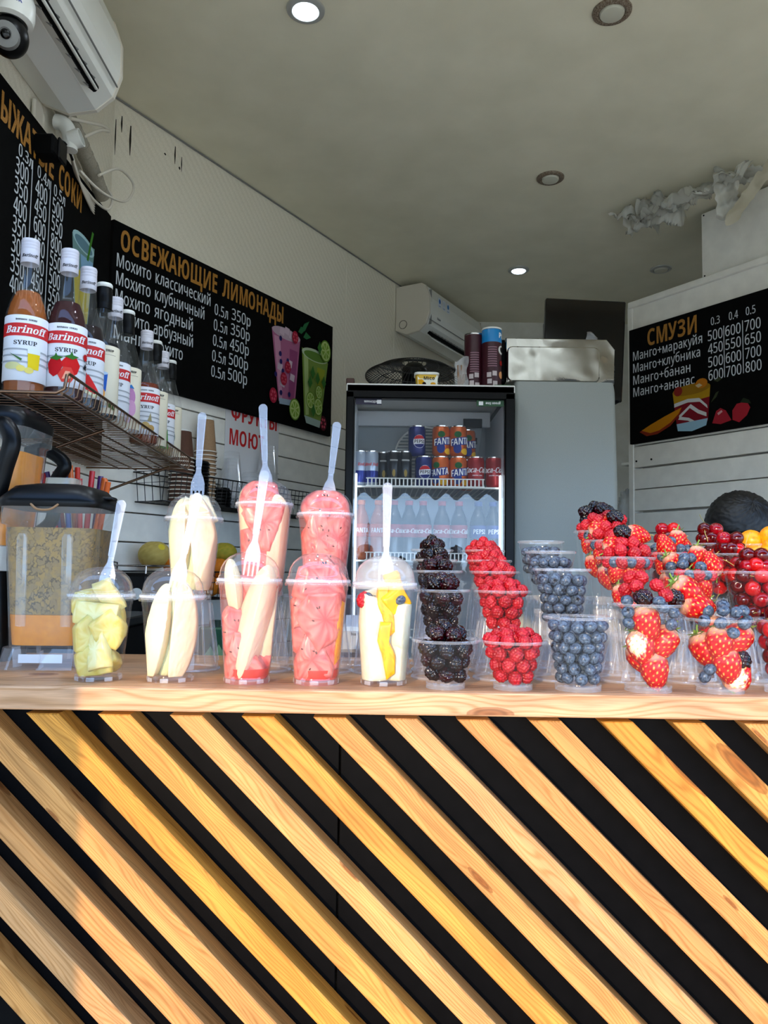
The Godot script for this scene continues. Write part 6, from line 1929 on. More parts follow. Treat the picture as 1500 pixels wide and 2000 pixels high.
func shake_cup(x: float, y: float, z: float, h: float, label: String, wall: Material, lid_m: Material) -> void:
	var t := thing("lidded_cup", label, "cup", at(x, y, z), "fruit cups with dome lids")
	var rb := 0.0335
	var rt := 0.0452
	part(t, "cup_wall", cached("shake%s" % h, func(): return lathe(cup_profile(h, rb, rt), 40)), wall)
	part(t, "rim", cached("shakerim%s" % h, func(): return lathe(cup_rim(rt, h), 40)), M.rim_plastic)
	for i in 8:
		part(t, "foot_notch", cached("notch", func(): return box(Vector3(0.012, 0.006, 0.0012), 0.0005)), M.rim_plastic, Transform3D(Basis(Vector3.UP, TAU * i / 8.0), Basis(Vector3.UP, TAU * i / 8.0) * Vector3(0, 0.0045, rb)))
	var lid := part(t, "dome_lid", cached("dome", func(): return lathe([Vector2(0.0496, -0.007), Vector2(0.0505, -0.0035), Vector2(0.0478, -0.001), Vector2(0.0465, 0.0006), Vector2(0.0468, 0.006), Vector2(0.0452, 0.0075), Vector2(0.0448, 0.0115), Vector2(0.0432, 0.019), Vector2(0.0385, 0.028), Vector2(0.031, 0.0353), Vector2(0.0215, 0.0405), Vector2(0.012, 0.0426), Vector2(0.0112, 0.042)], 44)), lid_m, at(0, h, 0))
	part(lid, "beaded_ring", cached("beads", func(): return lathe([Vector2(0.047, -0.0015), Vector2(0.0485, -0.001), Vector2(0.0485, 0.0022), Vector2(0.047, 0.003)], 192, 0.012, 64)), M.bead)


func fork(tip: Vector3, top: Vector3, roll: float, label: String) -> void:
	var l := tip.distance_to(top)
	var t := thing("plastic_fork", label, "fork", aim(tip, top, roll), "clear plastic forks stuck in the cups")
	var hd := cached("fork_head", func():
		var o := pv([-0.0042, 0.062, -0.0046, 0.054, -0.008, 0.046, -0.0112, 0.036, -0.0118, 0.024, -0.0112, 0.002, -0.0096, 0.0, -0.0084, 0.002, -0.008, 0.022, -0.0048, 0.022, -0.0046, 0.001, -0.0032, -0.001, -0.0018, 0.001, -0.0016, 0.022, 0.0016, 0.022, 0.0018, 0.001, 0.0032, -0.001, 0.0046, 0.001, 0.0048, 0.022, 0.008, 0.022, 0.0084, 0.002, 0.0096, 0.0, 0.0112, 0.002, 0.0118, 0.024, 0.0112, 0.036, 0.008, 0.046, 0.0046, 0.054, 0.0042, 0.062])
		return prism(o, -0.0009, 0.0009, 0.0003))
	part(t, "head", hd, M.fork)
	var k := l
	var st := begin()
	var arc := PackedVector2Array()
	arc.append_array(pv([-0.0042, 0.06, -0.0046, 0.075, -0.0066, k - 0.025]))
	for i in 9:
		var a := PI - PI * i / 8.0
		arc.append(Vector2(0.0076 * cos(a), k - 0.0076 + 0.0076 * sin(a)))
	arc.append_array(pv([0.0066, k - 0.025, 0.0046, 0.075, 0.0042, 0.06]))
	put_prism(st, arc, -0.0012, 0.0012, 0.0005)
	var handle := part(t, "handle", done(st), M.fork)
	part(handle, "ridge", tube([Vector3(-0.0042, 0.064, 0.0014), Vector3(-0.0062, k - 0.02, 0.0014)], 0.001, 5), M.fork)
	part(handle, "ridge", tube([Vector3(0.0042, 0.064, 0.0014), Vector3(0.0062, k - 0.02, 0.0014)], 0.001, 5), M.fork)


func shake_cups() -> void:
	M.kit = fruit_kit()
	var zf := -1.168
	var zb := -1.302
	var cups := [
		[-0.425, CT, zf, 0.126, "lidded cup of pineapple standing in the shade", M.clear_cup, M.clear],
		[-0.317, CT, zf, 0.126, "lidded cup of white melon wedges in the front row", M.clear_cup, M.clear],
		[-0.202, CT, zf, 0.152, "lidded cup of melon and watermelon in the front row", M.juicy_cup, M.clear],
		[-0.098, CT, zf, 0.152, "lidded cup of watermelon chunks in the front row", M.juicy_cup, M.clear],
		[0.003, CT, zf, 0.149, "lidded cup of mango and melon with a misted lid", M.clear_cup, M.misty_lid],
		[-0.322, CT + 0.124, zb, 0.128, "lidded cup of white melon raised on an upside-down cup", M.clear_cup, M.clear],
		[-0.203, CT + 0.124, zb, 0.154, "tallest raised lidded cup, melon and watermelon", M.juicy_cup, M.clear],
		[-0.099, CT + 0.124, zb, 0.138, "raised lidded cup filled with watermelon", M.juicy_cup, M.clear],
	]
	for c in cups:
		shake_cup(c[0], c[1], c[2], c[3], c[4], c[5], c[6])
	# empty cups upside down, some carrying the raised ones
	var e := [[-0.322, zb, 0.124, "carrying the raised white melon cup"], [-0.203, zb, 0.124, "carrying the tallest raised cup"], [-0.099, zb, 0.124, "carrying the raised watermelon cup"], [0.0, -1.30, 0.124, "behind the mango cup"], [-0.15, -1.41, 0.124, "behind the raised watermelon cups"], [-0.045, -1.41, 0.124, "last in the row behind the mango cup"]]
	for q in e:
		empty_cup(q[0], q[1], q[2], "empty clear cup upside down, %s" % q[3], "empty upside-down cups left of the berries", 0.0475)
	# forks
	for f in [
		[Vector3(-0.419, 1.222, -1.160), Vector3(-0.404, 1.372, -1.180), 0.0, "clear fork in the pineapple cup"],
		[Vector3(-0.313, 1.228, -1.160), Vector3(-0.285, 1.384, -1.172), 0.25, "clear fork in the front white melon cup"],
		[Vector3(-0.200, 1.258, -1.158), Vector3(-0.185, 1.421, -1.180), 0.1, "clear fork in the front melon and watermelon cup"],
		[Vector3(0.004, 1.242, -1.160), Vector3(0.005, 1.405, -1.178), 0.0, "clear fork in the misted mango cup"],
		[Vector3(-0.318, 1.378, -1.298), Vector3(-0.316, 1.537, -1.310), 0.0, "clear fork in the raised white melon cup"],
		[Vector3(-0.200, 1.390, -1.296), Vector3(-0.212, 1.553, -1.310), 0.0, "tallest clear fork in the tallest raised cup"],
		[Vector3(-0.097, 1.370, -1.296), Vector3(-0.083, 1.524, -1.312), 0.15, "clear fork in the raised watermelon cup"],
	]:
		fork(f[0], f[1], f[2], f[3])
	# cut fruit: kind, offset in the cup, turn about x y z, size
	var kinds := {
		"pineapple_piece": [chunk(pv([-0.02, -0.018, 0.019, -0.02, 0.024, 0.012, 0.0, 0.022, -0.022, 0.012]), 0.02, 0.004, Color(0.86, 0.79, 0.5), Color(0.8, 0.68, 0.28), 0.0016, 1), "pineapple"],
		"pineapple_block": [chunk(pv([-0.014, -0.024, 0.014, -0.022, 0.013, 0.024, -0.012, 0.026]), 0.018, 0.003, Color(0.88, 0.83, 0.6), Color(0.83, 0.73, 0.38), 0.0014, 2), "pineapple"],
		"watermelon_piece": [chunk(pv([-0.028, -0.022, -0.02, -0.028, 0.024, -0.028, 0.028, -0.02, 0.01, 0.028, 0.0, 0.03]), 0.028, 0.005, Color(0.72, 0.22, 0.22), Color(0.91, 0.6, 0.55), 0.0014, 3), "watermelon"],
		"watermelon_block": [chunk(pv([-0.022, -0.028, 0.02, -0.026, 0.026, 0.014, -0.004, 0.03, -0.026, 0.014]), 0.03, 0.006, Color(0.7, 0.19, 0.2), Color(0.9, 0.54, 0.5), 0.0014, 4), "watermelon"],
		"melon_wedge": [wedge(0.122, 0.0175, 0.019, 0.008, Color(0.85, 0.8, 0.66), Color(0.78, 0.79, 0.63), 5), "melon"],
		"peach_melon_wedge": [wedge(0.122, 0.0175, 0.019, -0.008, Color(0.86, 0.79, 0.66), Color(0.84, 0.69, 0.56), 6), "melon"],
		"melon_block": [chunk(pv([-0.016, -0.026, 0.015, -0.024, 0.017, 0.022, -0.013, 0.026]), 0.02, 0.004, Color(0.85, 0.82, 0.72), Color(0.8, 0.77, 0.66), 0.001, 7), "melon"],
		"mango_slice": [chunk(pv([-0.004, -0.034, 0.007, -0.028, 0.010, -0.006, 0.004, 0.012, 0.009, 0.034, -0.004, 0.036, -0.010, 0.014, -0.006, -0.008]), 0.016, 0.003, Color(0.98, 0.72, 0.05), Color(0.93, 0.56, 0.03), 0.001, 8), "mango"],
		"mango_cube": [chunk(pv([-0.013, -0.012, 0.014, -0.014, 0.012, 0.013, -0.014, 0.011]), 0.018, 0.003, Color(0.98, 0.74, 0.08), Color(0.95, 0.6, 0.04), 0.001, 9), "mango"],
		"raspberry_half": [M.kit.raspberry[0], "raspberry"],
	}
	var put := [
		[0, [["pineapple_piece", -0.004, 0.030, 0.012, 0.1, 0.2, 0.3, 1.0], ["pineapple_block", 0.006, 0.045, 0.02, -0.1, -0.3, 0.2, 0.95], ["pineapple_piece", -0.01, 0.066, 0.014, 0.2, 0.2, 1.2, 1.05], ["pineapple_piece", 0.016, 0.075, 0.012, -0.1, 0.5, 2.4, 1.0], ["pineapple_block", 0.0, 0.098, 0.012, 0.0, 0.1, 1.45, 1.1], ["pineapple_piece", -0.018, 0.112, 0.008, 0.3, 0.3, 0.7, 0.85], ["pineapple_block", 0.012, 0.124, 0.006, 0.5, 0.2, 0.5, 0.9], ["pineapple_block", -0.008, 0.04, -0.014, 0, 0.3, 0.5, 1.1], ["pineapple_piece", 0.002, 0.085, -0.018, 0, 0.1, 0.4, 1.1], ["pineapple_piece", 0.0, 0.02, -0.006, 1.3, 0.0, 0.6, 1.1]]],
		[1, [["melon_wedge", -0.013, 0.071, 0.009, 0.04, 0.5, -0.14, 1.0], ["peach_melon_wedge", 0.014, 0.073, 0.006, 0.02, -0.4, -0.1, 1.02], ["melon_wedge", 0.003, 0.077, -0.014, 0.05, 2.6, 0.1, 1.05], ["melon_block", -0.018, 0.045, -0.006, 0, 0.5, 0.1, 1.0]]],
		[2, [["peach_melon_wedge", 0.010, 0.092, 0.014, 0.03, 0.2, -0.24, 1.16], ["melon_wedge", -0.018, 0.138, 0.010, 0.05, 0.3, 0.16, 0.62], ["watermelon_piece", -0.010, 0.040, 0.012, 0.0, 0.2, 0.2, 1.0], ["watermelon_block", -0.014, 0.08, 0.0, 0, 0.3, 0.3, 1.0], ["watermelon_piece", 0.004, 0.12, -0.012, 0, -0.3, 3.0, 1.05], ["watermelon_block", 0.006, 0.05, -0.012, 0, 0.2, 1.0, 1.1], ["melon_wedge", 0.026, 0.09, -0.008, 0.05, 1.2, -0.1, 1.0]]],
		[3, [["watermelon_piece", -0.008, 0.044, 0.014, 0, 0.1, 0.1, 1.05], ["watermelon_block", 0.013, 0.052, 0.004, 0, 0.4, 0.4, 1.0], ["watermelon_block", 0.008, 0.1, 0.014, 0, 0.2, 0.5, 1.2], ["watermelon_piece", -0.018, 0.105, 0.004, 0, 0.3, 2.2, 1.1], ["watermelon_block", 0.0, 0.145, 0.006, 0.3, 0.2, 1.8, 1.1], ["watermelon_piece", 0.01, 0.165, -0.004, 0.4, 0.1, 0.4, 0.8], ["watermelon_block", -0.006, 0.07, -0.014, 0, 0.2, 0.9, 1.2], ["watermelon_block", 0.002, 0.12, -0.016, 0, 0.1, 2.0, 1.2], ["mango_slice", 0.03, 0.075, 0.01, 0, 0.6, -0.1, 1.1]]],
		[4, [["melon_block", -0.014, 0.043, 0.016, 0, 0.25, 0.1, 1.25], ["melon_block", -0.015, 0.095, 0.016, 0.05, 0.2, -0.1, 1.2], ["mango_slice", 0.003, 0.052, 0.024, 0.05, 0.1, 0.12, 1.0], ["mango_slice", 0.001, 0.108, 0.022, 0, 0.2, 0.2, 0.9], ["mango_cube", 0.012, 0.128, 0.018, 0.3, 0.4, 0.6, 1.15], ["mango_cube", 0.010, 0.155, 0.008, 0.5, 0.2, 0.3, 0.75], ["melon_block", 0.018, 0.09, 0.012, 0, -0.4, -0.1, 1.15], ["melon_block", 0.016, 0.04, 0.010, 0, -0.3, 0.1, 1.15], ["melon_block", 0.0, 0.05, -0.016, 0, 0.2, 0.2, 1.3], ["melon_block", 0.0, 0.11, -0.016, 0, 0.2, 0.4, 1.2], ["raspberry_half", -0.03, 0.125, 0.018, 0.4, 0.2, 0.1, 1.2]]],
		[5, [["melon_wedge", -0.016, 0.083, 0.010, 0.0, 0.4, -0.05, 1.08], ["peach_melon_wedge", 0.014, 0.085, 0.009, 0.05, -0.5, 0.1, 1.15], ["melon_block", 0.012, 0.142, 0.0, 0.2, 0.3, 0.5, 0.9], ["melon_block", -0.01, 0.135, 0.0, 0.2, 0.3, -0.3, 0.9], ["melon_wedge", 0.002, 0.08, -0.015, 0, 2.7, 0, 1.1]]],
		[6, [["watermelon_block", -0.006, 0.16, 0.006, 0.3, 0.2, 0.4, 1.1], ["melon_wedge", -0.024, 0.125, 0.010, 0, 0.3, 0.2, 0.75], ["watermelon_piece", 0.006, 0.115, 0.014, 0, 0.1, 3.3, 1.15], ["watermelon_block", -0.012, 0.08, 0.010, 0, 0.2, 0.7, 1.15], ["peach_melon_wedge", 0.022, 0.085, 0.008, 0, -0.6, -0.06, 1.15], ["watermelon_block", 0.0, 0.045, 0.004, 0, 0.4, 0.9, 1.1], ["watermelon_block", 0.0, 0.11, -0.016, 0, 0.4, 1.9, 1.2]]],
		[7, [["watermelon_block", 0.0, 0.148, 0.004, 0.4, 0.2, 0.4, 1.3], ["watermelon_piece", -0.012, 0.105, 0.014, 0, 0.1, 0.2, 1.2], ["watermelon_block", 0.016, 0.1, 0.010, 0, 0.1, 0.9, 1.15], ["watermelon_block", -0.008, 0.055, 0.010, 0, 0.4, 0.4, 1.15], ["watermelon_piece", 0.014, 0.05, 0.010, 0, 0.2, 2.6, 1.1], ["watermelon_block", 0.0, 0.1, -0.016, 0, 0.1, 1.4, 1.3]]],
	]
	var said := ["in the pineapple cup", "in the front white melon cup", "in the front melon and watermelon cup", "in the front watermelon cup", "in the misted mango cup", "in the raised white melon cup", "in the tallest raised cup", "in the raised watermelon cup"]
	var pip := radial(8, 10, func(d: Vector3): return [d * Vector3(0.0012, 0.0022, 0.0007), Color.WHITE])
	for p in put:
		var c: Array = cups[p[0]]
		for q in p[1]:
			var k: Array = kinds[q[0]]
			var xf := Transform3D((Basis(Vector3.UP, q[5]) * Basis(Vector3.BACK, q[6]) * Basis(Vector3.RIGHT, q[4])).scaled(Vector3.ONE * q[7]), Vector3(c[0] + q[1], c[1] + q[2], c[2] + q[3]))
			var nm: String = "cut_" + k[1] if q[0] != "raspberry_half" else "raspberry"
			var below := 0
			for r in p[1]:
				if kinds[r[0]][1] == k[1] and (r[2] < q[2] or (r[2] == q[2] and p[1].find(r) < p[1].find(q))):
					below += 1
			var lab := "piece of %s %s, %s from its bottom" % [k[1], said[p[0]], nth(below)] if q[0] != "raspberry_half" else "raspberry under the rim of the misted mango cup"
			if q[0] != "raspberry_half":
				xf.basis = xf.basis.scaled(Vector3.ONE * 1.22)
				xf.origin.x = c[0] + q[1] * 1.15
				var pressed := pressed_in_cup(k[0], xf, Vector3(c[0], c[1], c[2]), c[3])
				k = [pressed, k[1]]
				xf = Transform3D(Basis(), xf.origin)
			var o := solo(nm, k[0], M.cut if q[0] != "raspberry_half" else M.fruit, lab, k[1], xf, "%s pieces %s" % [k[1], said[p[0]]])
			if k[1] == "watermelon":
				for s in 4:
					part(o, "seed", pip, M.gloss_black, seat_on(k[0], Vector3(0.013 * cos(s * 2.2 + q[6] * 3.0), 0.015 * sin(s * 2.2 + q[6] * 3.0), 0.0), s * 1.3))
	for i in [[-0.025, 0.128, 0.022], [0.022, 0.127, 0.024]]:
		drop_fruit("blueberry", Vector3(cups[4][0] + i[0], CT + i[1], zf + i[2]), "blueberry under the rim of the misted mango cup", "blueberries in the mango cup", any_turn())
	# juice that has run to the bottom
	for q in [[2, 0.022, "cup of melon and watermelon in front"], [3, 0.022, "front watermelon cup"], [6, 0.03, "tallest raised cup"], [7, 0.03, "raised watermelon cup"]]:
		var c: Array = cups[q[0]]
		solo("fruit_juice", lathe([Vector2(0.0, 0.0075), Vector2(0.0305, 0.0075), Vector2(0.0325, 0.012), Vector2(0.0325 + q[1] * 0.05, q[1]), Vector2(0.0, q[1])], 30), mat(Color(0.86, 0.16, 0.13, 0.72), 0.08), "red juice at the bottom of the %s" % q[2], "juice", at(c[0], c[1], c[2]))


func empty_cup(x: float, z: float, h: float, label: String, group: String, rt := 0.045) -> void:
	var rb := rt * 0.68
	var t := thing("empty_cup", label, "cup", at(x, CT, z), group)
	part(t, "wall", cached("inverted%s%s" % [h, rt], func():
		return lathe([Vector2(rt + 0.002, 0.0), Vector2(rt + 0.0034, 0.002), Vector2(rt + 0.0022, 0.004), Vector2(rt, 0.005), Vector2(rt * 0.985, 0.013), Vector2(lerpf(rt, rb, 0.5), h * 0.5), Vector2(rb * 1.02, h - 0.012), Vector2(rb, h - 0.009), Vector2(rb, h - 0.001), Vector2(rb * 0.93, h), Vector2(rb * 0.9, h - 0.006), Vector2(0.0, h - 0.006)], 36)), M.nested_cup)
	var rib := cached("invrib%s%s" % [h, rt], func(): return tube([Vector3(0, 0.014, rt * 0.985 + 0.0005), Vector3(0, h - 0.014, rb * 1.02 + 0.0008)], 0.0009, 4))
	for i in 12:
		part(t, "rib", rib, M.rim_plastic, Transform3D(Basis(Vector3.UP, TAU * (i + 0.5) / 12.0), Vector3.ZERO))
	part(t, "rim", cached("invrim%s" % rt, func(): return lathe([Vector2(rt, 0.0), Vector2(rt + 0.003, 0.0002), Vector2(rt + 0.0036, 0.002), Vector2(rt + 0.002, 0.0042)], 36)), M.rim_plastic)


# ---------------------------------------------------------------- open cups of berries

func open_cup(x: float, y: float, z: float, h: float, rb: float, rt: float, label: String, group: String) -> void:
	var t := thing("berry_cup", label, "cup", at(x, y, z), group)
	part(t, "wall", cached("open%s%s" % [h, rt], func(): return lathe(cup_profile(h, rb, rt), 36)), M.clear_cup)
	part(t, "rim", cached("openrim%s%s" % [h, rt], func(): return lathe(cup_rim(rt, h), 36)), M.rim_plastic)
	part(t, "foot", cached("foot%s" % rb, func(): return lathe([Vector2(rb * 0.92, 0.0), Vector2(rb * 1.01, 0.0), Vector2(rb * 1.015, 0.007), Vector2(rb * 0.95, 0.008)], 36)), M.rim_plastic)


func fill(base: Vector3, h: float, rb: float, rt: float, r: float, layers_from: float, heap: int, pick: Callable) -> void:
	# rings of berries against the wall, layer on layer, then a heap above the rim
	var y := maxf(0.008 + r, layers_from * h)
	var k := 0
	while y < h - r * 0.1:
		var R := lerpf(rb, rt, y / h) - r - 0.0022
		var n := maxi(3, int(TAU * R / (r * 2.06)))
		for i in n:
			var a := TAU * (i + 0.5 * (k % 2)) / n + rng.randf_range(-0.06, 0.06)
			pick.call(base + Vector3(R * sin(a), y + rng.randf_range(-0.15, 0.15) * r, R * cos(a)))
		var inner := R - 1.9 * r
		if inner > 0.5 * r:
			var m := maxi(2, int(TAU * inner / (r * 2.1)))
			for i in m:
				var a := TAU * (i + 0.3) / m + 0.4 * k
				if cos(a) > -0.3:
					pick.call(base + Vector3(inner * sin(a), y + 0.3 * r, inner * cos(a)))
		elif R > 0.9 * r:
			pick.call(base + Vector3(0, y + 0.5 * r, 0))
		y += r * 1.62
		k += 1
	for i in heap:
		var a := TAU * i / maxi(1, heap - 1) + 0.5
		var R2 := (rt - r * 1.7) * (0.0 if i == heap - 1 and heap > 4 else 0.75)
		pick.call(base + Vector3(R2 * sin(a), h + r * (0.55 if R2 > 0.0 else 1.1) + rng.randf_range(0, 0.35) * r, R2 * cos(a)))


func berry_grid() -> void:
	var X := [0.094, 0.193, 0.289, 0.392, 0.498, 0.600, 0.692]
	var Z := [-1.145, -1.245, -1.33, -1.41, -1.485]
	var S := [0.0, 0.07, 0.10, 0.12, 0.14]
	var order := ["foremost", "second", "third", "fourth", "hindmost"]
	var cells := [
		[0, "blackberry", 0.071, [0, 1, 2, 3, 4]], [1, "raspberry", 0.071, [0, 1, 2, 3, 4]], [2, "blueberry", 0.107, [0, 1, 2, 3]],
		[3, "mixed", 0.127, [0, 1, 2, 3]], [4, "mixed", 0.107, [0, 1, 2]], [4, "cherry", 0.107, [3]], [5, "cherry", 0.107, [0, 1, 2, 3]], [6, "apricot", 0.107, [2, 3]],
	]
	for c in cells:
		for row in c[3]:
			var kind: String = c[1]
			var x: float = X[c[0]] + (0.03 if c[0] == 4 and row == 3 else 0.0)
			var z: float = Z[row] - (0.015 if c[0] == 4 and row == 3 else 0.0)
			var h: float = c[2]
			var rt: float = [0.0475, 0.044, 0.0405, 0.0395, 0.0385][row]
			var rb := rt * (0.6 if h < 0.08 else 0.7)
			var lift: float = S[row]
			var col: String = ["blackberries", "raspberries", "blueberries", "mixed berries beside the blueberries", "mixed berries next to the cherries", "cherries", "apricots"][c[0]]
			if kind == "cherry" and c[0] == 4:
				col = "cherries behind the mixed berries"
			var cup_label := "%s clear cup of %s" % [order[row], col]
			open_cup(x, CT + lift, z, h, rb, rt, cup_label, "open cups of berries and fruit")
			if lift > 0.0:
				empty_cup(x, z, lift, "empty clear cup upside down under the %s cup of %s" % [order[row], col], "empty upside-down cups under the berry cups", rt)
			var base := Vector3(x, CT + lift, z)
			var hidden := 0.0 if row < 2 else 0.5
			var where := "in the %s cup of %s" % [order[row], col]
			match kind:
				"blackberry":
					fill(base, h, rb, rt, 0.0118, hidden, 6, func(p: Vector3): drop_fruit("blackberry", p, "blackberry " + where, "blackberries " + where, any_turn()))
				"raspberry":
					fill(base, h, rb, rt, 0.0105, hidden, 7, func(p: Vector3): drop_fruit("raspberry", p, "raspberry " + where, "raspberries " + where, any_turn()))
				"blueberry":
					fill(base, h - 0.012, rb, rt, 0.0093, 0.0 if row < 1 else (0.3 if row == 1 else 0.6), 0, func(p: Vector3): drop_fruit("blueberry", p, "blueberry " + where, "blueberries " + where, any_turn()))
				"cherry":
					fill(base, h, rb, rt, 0.0125, 0.0 if row == 1 else (0.45 if row > 1 else 0.3), 9, func(p: Vector3): drop_fruit("cherry", p, "cherry " + where, "cherries " + where, Basis(Vector3.UP, rng.randf() * TAU) * Basis(Vector3.RIGHT, rng.randf_range(0.6, 2.2))))
					for i in 4:
						var a := TAU * i / 4.0 + 0.4
						drop_fruit("cherry", base + Vector3(0.014 * sin(a), h + 0.026, 0.014 * cos(a)), "cherry on top of the heap " + where, "cherries heaped " + where, any_turn())
				"apricot":
					for q in [[-0.012, 0.8, 0.012], [0.02, 0.82, -0.004], [-0.014, 1.06, -0.006], [0.014, 1.12, 0.012], [0.0, 0.45, 0.01]]:
						drop_fruit("apricot", base + Vector3(q[0], q[1] * h, q[2]), "yellow apricot " + where, "apricots " + where, any_turn())
				"mixed":
					mixed_cup(c[0], row, base, h, rb, rt, where)


func mixed_cup(column: int, row: int, base: Vector3, h: float, rb: float, rt: float, where: String) -> void:
	var list := []
	if column == 3 and row == 0:
		list = [
			["strawberry", 0.006, 0.030, 0.012, 0.1, 0], ["strawberry", -0.013, 0.064, 0.012, 0.3, 1], ["strawberry", 0.020, 0.070, 0.008, -0.5, 0], ["strawberry", -0.006, 0.098, 0.015, 0.2, 0],
			["strawberry", -0.004, 0.045, -0.012, 0.6, 2], ["strawberry", 0.004, 0.09, -0.014, 1.2, 2],
			["blueberry", 0.026, 0.098, 0.026, 0, 0], ["blueberry", 0.031, 0.115, 0.022, 0, 0], ["blueberry", -0.034, 0.115, 0.018, 0, 0], ["blueberry", -0.033, 0.099, 0.017, 0, 0], ["blueberry", 0.012, 0.122, 0.033, 0, 0],
			["blackberry", -0.014, 0.136, 0.024, 1.4, 0], ["blueberry", 0.006, 0.131, 0.032, 0, 0], ["blueberry", -0.034, 0.131, 0.014, 0, 0], ["raspberry", 0.02, 0.14, 0.022, 0, 0], ["raspberry", 0.012, 0.154, 0.008, 0, 0], ["blackberry", 0.039, 0.135, 0.008, 0.4, 1],
			["raspberry", -0.018, 0.152, 0.008, 0, 1], ["raspberry", -0.03, 0.146, -0.006, 0, 0], ["raspberry", -0.006, 0.165, -0.006, 0, 0], ["raspberry", -0.02, 0.165, -0.016, 0, 1],
		]
	elif column == 4 and row == 0:
		list = [
			["strawberry", -0.006, 0.070, 0.016, 0.1, 0], ["strawberry", 0.022, 0.076, 0.008, -0.6, 2], ["strawberry", 0.004, 0.040, 0.016, 0.2, 0], ["strawberry", 0.022, 0.026, 0.008, 2.8, 1], ["strawberry", -0.02, 0.06, -0.004, 0.4, 2], ["strawberry", 0.0, 0.085, -0.014, 0.5, 0],
			["blueberry", -0.022, 0.034, 0.018, 0, 0], ["blueberry", -0.026, 0.022, 0.010, 0, 0], ["blackberry", 0.026, 0.048, 0.016, 0.3, 0],
			["blueberry", 0.006, 0.088, 0.033, 0, 0], ["blueberry", -0.012, 0.102, 0.034, 0, 0], ["blueberry", 0.024, 0.101, 0.03, 0, 0], ["blueberry", 0.036, 0.104, 0.012, 0, 0], ["blueberry", -0.03, 0.104, 0.02, 0, 0],
			["blueberry", -0.004, 0.119, 0.024, 0, 0], ["blueberry", 0.014, 0.117, 0.026, 0, 0], ["blueberry", 0.030, 0.119, 0.014, 0, 0], ["blueberry", 0.004, 0.126, 0.006, 0, 0], ["blueberry", -0.02, 0.118, 0.008, 0, 0],
			["strawberry", -0.030, 0.125, -0.006, 1.4, 2], ["strawberry", -0.042, 0.145, -0.008, 0.9, 2],
		]
	else:
		var g := rng.randf() * 6.0
		list = [["strawberry", -0.01, h * 0.5, 0.016, 0.3, 0], ["strawberry", 0.014, h * 0.4, 0.012, -0.5, 2], ["strawberry", 0.012, h * 0.78, 0.014, 0.5, 2], ["strawberry", -0.016, h * 0.84, 0.01, -0.4, 0]]
		for i in 7:
			var a := -1.3 + 0.42 * i
			list.append(["blueberry" if (i + row + column) % 2 else "raspberry", (rt - 0.012) * sin(a), h * 0.93, (rt - 0.012) * cos(a), 0, 0])
		var heap_n := 9 if column == 3 else 7
		for i in heap_n:
			var a := TAU * i / heap_n + g
			var kind: String = "raspberry" if column == 3 else ["blueberry", "strawberry", "blueberry", "blueberry"][i % 4]
			list.append([kind, (rt - 0.013) * sin(a), h + 0.006 + 0.004 * (i % 2), (rt - 0.013) * cos(a), 0.7 * i, 2 * (i % 2)])
		if column == 3:
			for i in 6:
				var a := TAU * i / 6.0 + 0.4
				list.append([["raspberry", "raspberry", "blueberry", "raspberry", "strawberry", "raspberry"][i] if row != 3 else ["raspberry", "blackberry", "raspberry"][i % 3], 0.018 * sin(a), h + 0.023, 0.018 * cos(a), 0.6 * i, 2 * (i % 2)])
			if row >= 1:
				list.append(["blackberry", -0.008 if row == 1 else 0.006, h + 0.04, 0.01, 1.4, 0])
				list.append(["blackberry" if row == 3 else "strawberry" if row == 1 else "raspberry", 0.018, h + 0.036, 0.004, 1.3, 2])
				list.append(["blackberry" if row == 3 else "raspberry", -0.02, h + 0.035, 0.0, 1.5, 1])
				list.append(["blackberry" if row == 3 else "raspberry", 0.0, h + 0.043, -0.012, 0.5, 0])
		else:
			for i in 3:
				list.append([["strawberry", "blueberry", "blueberry"][i], 0.014 - 0.014 * i, h + 0.02, 0.008 * (i - 1), 0.9 * i, 0])
	for q in list:
		var turn := any_turn()
		var size := 1.0
		if q[0] == "strawberry":
			turn = Basis(Vector3.BACK, q[4]) * Basis(Vector3.UP, 0.4 * q[4] - 0.2)
			size = 1.28 if row == 0 else 1.0
		elif q[0] == "blackberry":
			turn = Basis(Vector3.BACK, q[4])
			size = 1.12
		var said: String = "%s %s" % [q[0], where]
		if row == 0 and q[0] == "strawberry":
			var below := 0
			for r in list:
				if r[0] == q[0] and (r[2] < q[2] or (r[2] == q[2] and list.find(r) < list.find(q))):
					below += 1
			said += ", %s from its bottom" % nth(below)
		drop_fruit(q[0], base + Vector3(q[1], q[2], q[3]), said, "%s %s" % [{"strawberry": "strawberries", "blueberry": "blueberries", "raspberry": "raspberries", "blackberry": "blackberries"}[q[0]], where], turn, q[5] % M.kit[q[0]].size() if q[0] == "strawberry" else -1, size)


# ---------------------------------------------------------------- the attendant, seated behind the counter

